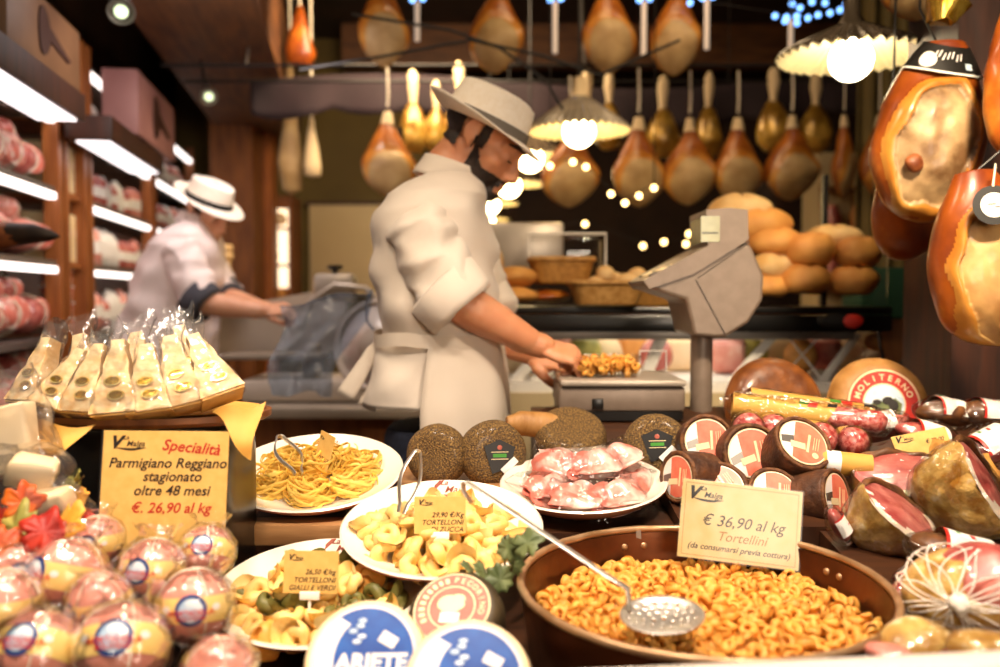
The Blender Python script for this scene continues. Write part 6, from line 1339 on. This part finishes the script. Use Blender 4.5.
# ================================================================== people
def cap_(m_, a, b, ra, rb, n=8, seg=18, fy=1.0):
    a, b = Vector(a), Vector(b); d = (b - a).normalized()
    pts = [a - d * ra * .9, a - d * ra * .6] + [a.lerp(b, i / n) for i in range(n + 1)] + [b + d * rb * .6, b + d * rb * .9]
    rad = [ra * .4, ra * .8] + [ra + (rb - ra) * i / n for i in range(n + 1)] + [rb * .8, rb * .4]
    m_.tube(pts, rad, seg, flat=fy); return m_
def hand_geo(curl=(50, 60, 40), thumb=0.0, mirror=1):
    m_ = MB(); m_.ell((.048, 0, 0), (.052, .040, .017), 20, 12); m_.ell((.075, 0, .003), (.026, .042, .015), 18, 10); m_.ell((.03, .022 * mirror, -.008), (.034, .020, .017), 16, 10)
    cap_(m_, (-.05, 0, .002), (.012, 0, .002), .029, .028, 5, 16)
    for k, (y, L, zb) in enumerate(((-.032, .030, -.004), (-.011, .038, .002), (.011, .041, .003), (.032, .036, .0))):
        p = Vector((.088 + (.004 if k in (1, 2) else 0), y * mirror, zb)); a = R(8 + 3 * k); r = .0088 if k else .0078
        for s, (c, l) in enumerate(zip(curl, (1.0, .66, .5))):
            a += R(c + 3 * (k - 1)); q = p + Vector((math.cos(a), -.04 * (k - 1.5) * mirror * 0, -math.sin(a))) * L * l; cap_(m_, p, q, r, r * .92, 3, 10); p = q; r *= .92
    p = Vector((.022, .034 * mirror, -.010)); q = Vector((.052, .052 * mirror, -.022 - .01 * thumb)); s_ = Vector((.078, .046 * mirror, -.040 - .02 * thumb)); e = Vector((.094, .032 * mirror, -.056 - .02 * thumb))
    cap_(m_, p, q, .015, .0115, 4, 12); cap_(m_, q, s_, .0112, .0098, 4, 10); cap_(m_, s_, e, .0098, .0082, 3, 10)
    return remesh(m_, .0024, 3)
def head_geo():
    m_ = MB()
    m_.ell((-.005, 0, .041), (.096, .076, .074), 28, 18); m_.ell((.046, 0, -.02), (.054, .060, .085), 24, 16); m_.ell((.04, 0, -.062), (.048, .053, .042), 22, 14); m_.ell((.083, 0, -.094), (.019, .024, .017), 14, 10)
    m_.tube([(.066, -.052, .016), (.088, -.03, .023), (.098, 0, .020), (.088, .03, .023), (.066, .052, .016)], .012, 10)
    cap_(m_, (.098, 0, .008), (.119, 0, -.038), .009, .0125, 6, 12); m_.ell((.108, -.012, -.044), (.012, .009, .009), 12, 8); m_.ell((.108, .012, -.044), (.012, .009, .009), 12, 8)
    m_.ell((.099, 0, -.066), (.010, .024, .007), 14, 8); m_.ell((.096, 0, -.079), (.010, .021, .008), 14, 8)
    for s in (-1, 1):
        m_.ell((.060, s * .045, -.024), (.026, .020, .022), 14, 10); m_.ell((.086, s * .032, -.004), (.0125, .017, .0125), 14, 10)
        m_.ell((-.004, s * .078, .004), (.017, .007, .031), 16, 10); m_.tube([(-.018, s * .083, -.015), (-.022, s * .088, .012), (-.010, s * .088, .034), (.008, s * .084, .028)], .0052, 8); m_.ell((.0, s * .078, -.024), (.009, .006, .009), 10, 8)
    cap_(m_, (-.02, 0, -.03), (-.034, 0, -.10), .056, .056, 8, 22)
    return m_
def person(cfg):
    Y = cfg['Y']; root = Vector((at(cfg['foot'], 400, Y).x, Y, FZ)); pt = lambda px, py, dy=0.0: at(px, py, Y + dy) - root
    t = thing('person', cfg['label'], 'person', root)
    hp = pt(*cfg['ear']); Mh = Matrix.Translation(hp) @ Matrix.Rotation(R(cfg['yaw']), 4, 'Z') @ Matrix.Rotation(R(cfg['pitch']), 4, 'Y')
    hg = head_geo(); hm = MB(); hm.join(hg, Mh); k = cfg.get('k', 1.0)
    # torso core + legs under the clothes
    secs = [(pt((a + b) / 2, y), (pt(b, y).x - pt(a, y).x) / 2, hy) for (y, a, b, hy) in cfg['torso']]
    def ring(c, hx_, hy, n=40, pw=.82): return [(c.x + hx_ * math.copysign(abs(math.cos(a)) ** pw, math.cos(a)), c.y + hy * math.copysign(abs(math.sin(a)) ** pw, math.sin(a)), c.z) for a in [2 * PI * i / n for i in range(n)]]
    def loft(secs, grow=0.0, close=True, sub=4, n=40):
        rows = []
        for i in range(len(secs) - 1):
            for s in range(sub):
                f = s / sub; f = f * f * (3 - 2 * f) * .5 + f * .5
                c = secs[i][0].lerp(secs[i + 1][0], f); rows.append(ring(c, secs[i][1] * (1 - f) + secs[i + 1][1] * f + grow, secs[i][2] * (1 - f) + secs[i + 1][2] * f + grow, n))
        rows.append(ring(secs[-1][0], secs[-1][1] + grow, secs[-1][2] + grow, n)); V = [p for r in rows for p in r]; F = []
        for j in range(len(rows) - 1):
            for i in range(n): F.append([j * n + i, j * n + (i + 1) % n, (j + 1) * n + (i + 1) % n, (j + 1) * n + i])
        if close: F += [list(range(n))[::-1], [(len(rows) - 1) * n + i for i in range(n)]]
        return V, F
    V, F = loft(secs[:-1], -.034); hm.add(V, F)
    nb = Mh @ Vector((-.052, 0, -.16)); cap_(hm, Mh @ Vector((-.03, 0, -.08)), secs[1][0] + Vector((0, 0, .0)), .058, .07, 6, 20)
    arms = {}
    for nm in ('near', 'far'):
        s, e, w_ = [pt(*q) for q in cfg[nm]]; arms[nm] = (s, e, w_); cap_(hm, s.lerp(e, .12), e, .046 * k, .046 * k, 8, 18)
        m1 = e.lerp(w_, .3); cap_(hm, e, m1, .045 * k, .047 * k, 5, 18); cap_(hm, m1, w_, .047 * k, .029 * k, 8, 18)
    lz = secs[-2][0]; hipz = .80
    for s in (-1, 1): cap_(hm, (lz.x, s * .1, hipz + .05), (lz.x, s * .105, .48), .062, .05, 8, 16); cap_(hm, (lz.x, s * .11, .48), (lz.x - .01, s * .11, .10), .055, .04, 8, 16)
    body = remesh(hm, .0062, 3)
    for nm, mir in (('near', 1), ('far', -1)):
        s, e, w_ = arms[nm]; d = (w_ - e).normalized(); tgt = cfg.get('hand_' + nm); d2 = Vector(tgt).normalized() if tgt else d
        Hm_ = Matrix.Translation(w_ + d * .012) @ frame_x(d2, cfg.get('handup_' + nm, (0, -.45, .9))) @ Matrix.Scale(k, 4)
        body.join(hand_geo(cfg.get('curl', (50, 60, 40)), mirror=mir), Hm_)
    body.build('body', M[cfg['skin']], t, angle=180)
    # hair and beard grown from the head surface
    hd_ = remesh(hg, .005, 3)
    def shell(sel, off, name, mt, nz=0.0):
        keep = [i for i, f in enumerate(hd_.f) if all(sel(hd_.v[q]) for q in f)]; idx = {}; sh = MB(); FF = []
        for i in keep:
            FF.append([idx.setdefault(q, len(idx)) for q in hd_.f[i]])
        inv = [None] * len(idx)
        for q, n_ in idx.items(): inv[n_] = hd_.v[q] + hd_.n[q] * (off + nz * noise.noise(hd_.v[q] * 160))
        if not FF: return
        sh.add(inv, FF, 0, Mh); sh.build(name, M[mt], t, angle=180)
    if cfg['beard']:
        shell(lambda p: p.x > .005 and abs(p.y) < .09 and (p.z < -.048 + max(0, .05 - p.x) * 1.3) and p.z > -.125 and not (p.x > .093 and -.083 < p.z < -.066 and abs(p.y) < .018), .0052, 'beard', 'hair', .0025)
        shell(lambda p: p.x > .088 and -.064 < p.z < -.052 and abs(p.y) < .034, .0045, 'moustache', 'hair', .002)
    else: shell(lambda p: p.x > .01 and p.z < -.055 + max(0, .03 - p.x) and p.z > -.115 and not (p.x > .092 and -.09 < p.z < -.06 and abs(p.y) < .022), .0015, 'stubble', 'skin')
    shell(lambda p: (.05 > p.z > -.052 - p.x * .2 and p.x < -.028 and abs(p.y) < .085) or (p.z > .03 and p.x < .0 and p.z < .05) or (-.02 < p.z and .008 < p.x < .034 and abs(p.y) > .05 and p.z > -.02 and p.z < .05), .0055, 'hair', 'hair', .002)
    for s in (-1, 1):
        m_ = MB(); m_.tube([Vector((.077 + .034 * (1 - ((.054 - .038 * i / 6) / .056) ** 2), s * (.054 - .038 * i / 6), .024 + .004 * math.sin(PI * i / 6))) for i in range(7)], [.002, .0036, .0042, .0044, .0042, .0036, .002], 8); m_.build('eyebrow', M['hair'], t, M=Mh)
        m_ = MB(); m_.tube([Vector((.0865 + .0125 * math.sqrt(max(0, 1 - ((.014 - .028 * i / 6) / .017) ** 2)), s * (.046 - .028 * i / 6), -.010)) for i in range(7)], .0016, 6); m_.build('eyelash', M['hair'], t, M=Mh)
    # hat
    hM = Mh @ Matrix.Translation((-.006, 0, .031)) @ Matrix.Rotation(R(cfg.get('hatpitch', 0)), 4, 'Y')
    def brim(u, v):
        a = 2 * PI * u; q = v; rx = .104 + .052 * q; ry = .086 + .054 * q; c = math.cos(a); s = math.sin(a)
        up = .030 * q ** 1.6 * (max(0, -c) ** 1.5) + .022 * q ** 2 * abs(s) ** 2 * (.5 - .5 * c) - .018 * q * max(0, c)
        return (rx * c, ry * s, up)
    m_ = MB(); m_.grid(brim, 64, 9, cu=True)
    def crown(u, v):
        a = 2 * PI * u; c, s = math.cos(a), math.sin(a)
        if v < .72: q = v / .72; r = 1 - .10 * q ** 1.4; z = .080 * q
        else: q = (v - .72) / .28; r = .90 * math.cos(q * PI / 2) ** .6; z = .080 + .014 * math.sin(q * PI / 2)
        x, y = .105 * r * c, .087 * r * s
        dent = .013 * math.exp(-(y / .022) ** 2) * max(0, v - .62) / .38 * (1 + .5 * c) if v > .62 else 0
        pin = 1 - .14 * max(0, c) ** 2 * v
        return (x, y * pin, z - dent)
    m_.grid(crown, 64, 24, cu=True); ho = m_.build('hat', M['hat_straw'], t, M=hM, angle=70); so = ho.modifiers.new('s', 'SOLIDIFY'); so.thickness = .003
    m_ = MB(); m_.grid(lambda u, v: Vector(crown(u, .02 + .20 * v)) * 1.0 + Vector((math.cos(2 * PI * u), math.sin(2 * PI * u), 0)) * .003, 64, 4, cu=True); m_.build('hat_band', M[cfg['band']], ho, angle=180)
    # shirt
    V, F = loft(secs, .004, close=False, sub=6, n=64); m_ = MB(); m_.add(V, F)
    rs = random.Random(3)
    for i, p in enumerate(m_.v):
        wv = .017 * noise.noise(Vector((p.x * 7 + p.z * 5, p.y * 6, p.z * 13 - p.x * 9))) + .012 * math.sin(p.z * 45 + p.x * 22 + 3 * noise.noise(p * 5)) * noise.noise(p * 4 + Vector((9, 0, 0)))
        d = Vector((p.x - secs[3][0].x, p.y, 0)).normalized(); m_.v[i] = p + d * wv
    sh = m_.build('shirt', M[cfg['shirt']], t, angle=180); so = sh.modifiers.new('s', 'SOLIDIFY'); so.thickness = .004
    cb_ = secs[0][0] + Vector((0, 0, .004)); cdir = Vector((.34, 0, 1)).normalized(); m_ = MB(); fm = frame(cdir, (1, 0, 0))
    def col(u, v):
        a = .35 + (2 * PI - .7) * u; r = .064 + .004 * abs(math.sin(a / 2)) + .014 * v; return cb_ + fm @ Vector((r * math.cos(a) * 1.08, r * math.sin(a), .026 - .05 * v - .02 * v * max(0, math.cos(a)) * 2))
    m_.grid(col, 44, 6); m_.grid(lambda u, v: cb_ + fm @ (Vector((.063 * math.cos(2 * PI * u) * 1.08, .062 * math.sin(2 * PI * u), .026 - .06 * v))), 44, 4, cu=True); co = m_.build('collar', M[cfg['shirt']], sh, angle=180); so = co.modifiers.new('s', 'SOLIDIFY'); so.thickness = .004
    for nm in ('near', 'far'):
        s, e, w_ = arms[nm]; m_ = MB(); top = s + Vector((0, 0, .02)); pts = [top.lerp(e, i / 24) for i in range(25)]; pts[-1] = e + (w_ - e).normalized() * .012
        m_.tube(pts, [cfg['sr'] * (1 - .5 * max(0, 1 - i / 4) ** 1.5 + .03 * math.sin(i * .9)) for i in range(25)], 36)
        for i, p in enumerate(m_.v): m_.v[i] = p + noise.noise_vector(Vector((p.x * 12 + p.z * 8, p.y * 9, p.z * 24 - p.x * 14))) * .018
        m_.build('sleeve', M[cfg['shirt']], sh, angle=180); d = (w_ - e).normalized(); ud = (e - s).normalized(); ad = (ud * .55 + d * .45).normalized()
        m_ = MB(); m_.tube([e - ad * .050, e - ad * .045, e + ad * .015, e + ad * .028, e + ad * .022], [cfg['sr'] * q for q in (1.02, 1.16, 1.14, 1.06, .82)], 30, caps=False); m_.noise(.005, 22, 4); cu_ = m_.build('cuff', M[cfg['cuff']], sh, angle=180); so = cu_.modifiers.new('s', 'SOLIDIFY'); so.thickness = .004
    # trousers
    m_ = MB(); hx_ = secs[-2][1] * .86
    V, F = loft([(Vector((lz.x, 0, 1.02)), hx_ * .95, .155), (Vector((lz.x, 0, .86)), hx_, .17), (Vector((lz.x, 0, .78)), hx_ * .9, .165)], 0); m_.add(V, F)
    for s in (-1, 1): cap_(m_, (lz.x, s * .085, .82), (lz.x, s * .10, .46), .098, .078, 8, 22); cap_(m_, (lz.x, s * .10, .46), (lz.x - .01, s * .11, .05), .078, .066, 8, 22)
    tr_ = remesh(m_, .012, 4); tr_.build('trousers', M['denim'], t, angle=180)
    for s in (-1, 1):
        m_ = MB(); m_.ell((lz.x + .05, s * .11, .04), (.13, .045, .042), 20, 12)
        for i, p in enumerate(m_.v): m_.v[i] = Vector((p.x, p.y, max(p.z, .001)))
        m_.build('shoe', M['shoe'], t)
    # apron
    if cfg.get('apron'):
        y0, y1 = cfg['apron']; za, zb = pt(430, y0).z, pt(430, y1).z; mats_ = M['apron']
        zs = [s_[0].z for s_ in secs]
        def sec(z):
            for i in range(len(secs) - 1):
                if zs[i] >= z >= zs[i + 1]: f = (zs[i] - z) / (zs[i] - zs[i + 1]); return secs[i][0].lerp(secs[i + 1][0], f), secs[i][1] * (1 - f) + secs[i + 1][1] * f, secs[i][2] * (1 - f) + secs[i + 1][2] * f
            return secs[-1]
        def apf(u, v):
            z = za + (zb - za) * v; c, a_, b_ = sec(max(z, zs[-1])); th = -1.62 + 3.24 * u; g = .016 + .012 * v + .006 * math.sin(u * 26) * v
            return (c.x + (a_ + g) * math.copysign(abs(math.cos(th)) ** .82, math.cos(th)), c.y + (b_ + g) * math.copysign(abs(math.sin(th)) ** .82, math.sin(th)), z)
        m_ = MB(); m_.grid(apf, 60, 20); ap = m_.build('apron', mats_, t, angle=180); so = ap.modifiers.new('s', 'SOLIDIFY'); so.thickness = .003
        c, a_, b_ = sec(za); m_ = MB(); m_.grid(lambda u, v: (c.x + (a_ + .019) * math.copysign(abs(math.cos(2 * PI * u)) ** .82, math.cos(2 * PI * u)), c.y + (b_ + .019) * math.copysign(abs(math.sin(2 * PI * u)) ** .82, math.sin(2 * PI * u)), za + .012 - .03 * v + .004 * math.sin(u * 30)), 64, 4, cu=True); m_.build('waist_tie', mats_, ap, angle=180)
        for pts in cfg['ties']:
            q = [pt(x, y, -.06) for x, y in pts]; m_ = MB(); L = []
            for i in range(len(q) - 1): L += [q[i].lerp(q[i + 1], s_ / 5) for s_ in range(5)]
            L.append(q[-1]); m_.tube(L, [.012 + .012 * i / len(L) for i in range(len(L))], 10, flat=.25, up=(0, 1, 0)); m_.build('apron_string', mats_, ap, angle=180)
    return t
def frame_x(x, up):
    x = Vector(x).normalized(); z = Vector(up); z = (z - x * z.dot(x)).normalized(); y = z.cross(x); return Matrix((x, y, z)).transposed().to_4x4()
M['apron'] = mat('apron', 'dccdb9', 'e4d6c4', 5, rough=.8, bump=.15, bscale=20)
person(dict(Y=2.15, foot=435, label='bearded clerk in straw hat, white shirt and apron reaching to the scale', ear=(480, 140), yaw=-10, pitch=32, hatpitch=-6,
    torso=[(176, 428, 474, .085), (186, 408, 482, .13), (198, 392, 487, .185), (215, 383, 489, .205), (258, 374, 494, .205), (300, 377, 496, .195), (335, 384, 497, .18), (372, 374, 500, .19), (400, 369, 500, .195)],
    near=((414, 222, -.16), (455, 300, -.20), (533, 343, -.17)), far=((444, 212, .17), (486, 312, .15), (530, 352, .02)), hand_near=(1, .1, -.30), hand_far=(1, -.3, -.25), curl=(42, 62, 45),
    skin='skin', beard=True, band='hat_band', shirt='shirt', cuff='shirt', sr=.076, apron=(336, 448), ties=[[(386, 338), (372, 352), (360, 372), (345, 396)], [(386, 342), (380, 365), (378, 385), (366, 408)]]))
person(dict(Y=3.7, foot=170, label='second clerk in white hat with black band, pink white shirt, working the slicer', ear=(207, 210), yaw=-28, pitch=27, hatpitch=-3,
    torso=[(222, 184, 210, .085), (228, 176, 213, .13), (236, 165, 216, .19), (246, 156, 219, .21), (270, 142, 221, .205), (296, 134, 219, .2), (325, 124, 214, .2), (355, 114, 212, .21), (385, 112, 212, .21)],
    near=((176, 246, -.16), (203, 303, -.22), (262, 311, -.25)), far=((195, 240, .17), (225, 298, .1), (262, 308, -.1)), hand_near=(1, -.1, .05), hand_far=(1, -.1, 0), curl=(45, 62, 45),
    skin='skin_pale', beard=False, band='hat_band_black', shirt='shirt_pink', cuff='cuff_grey', sr=.075))
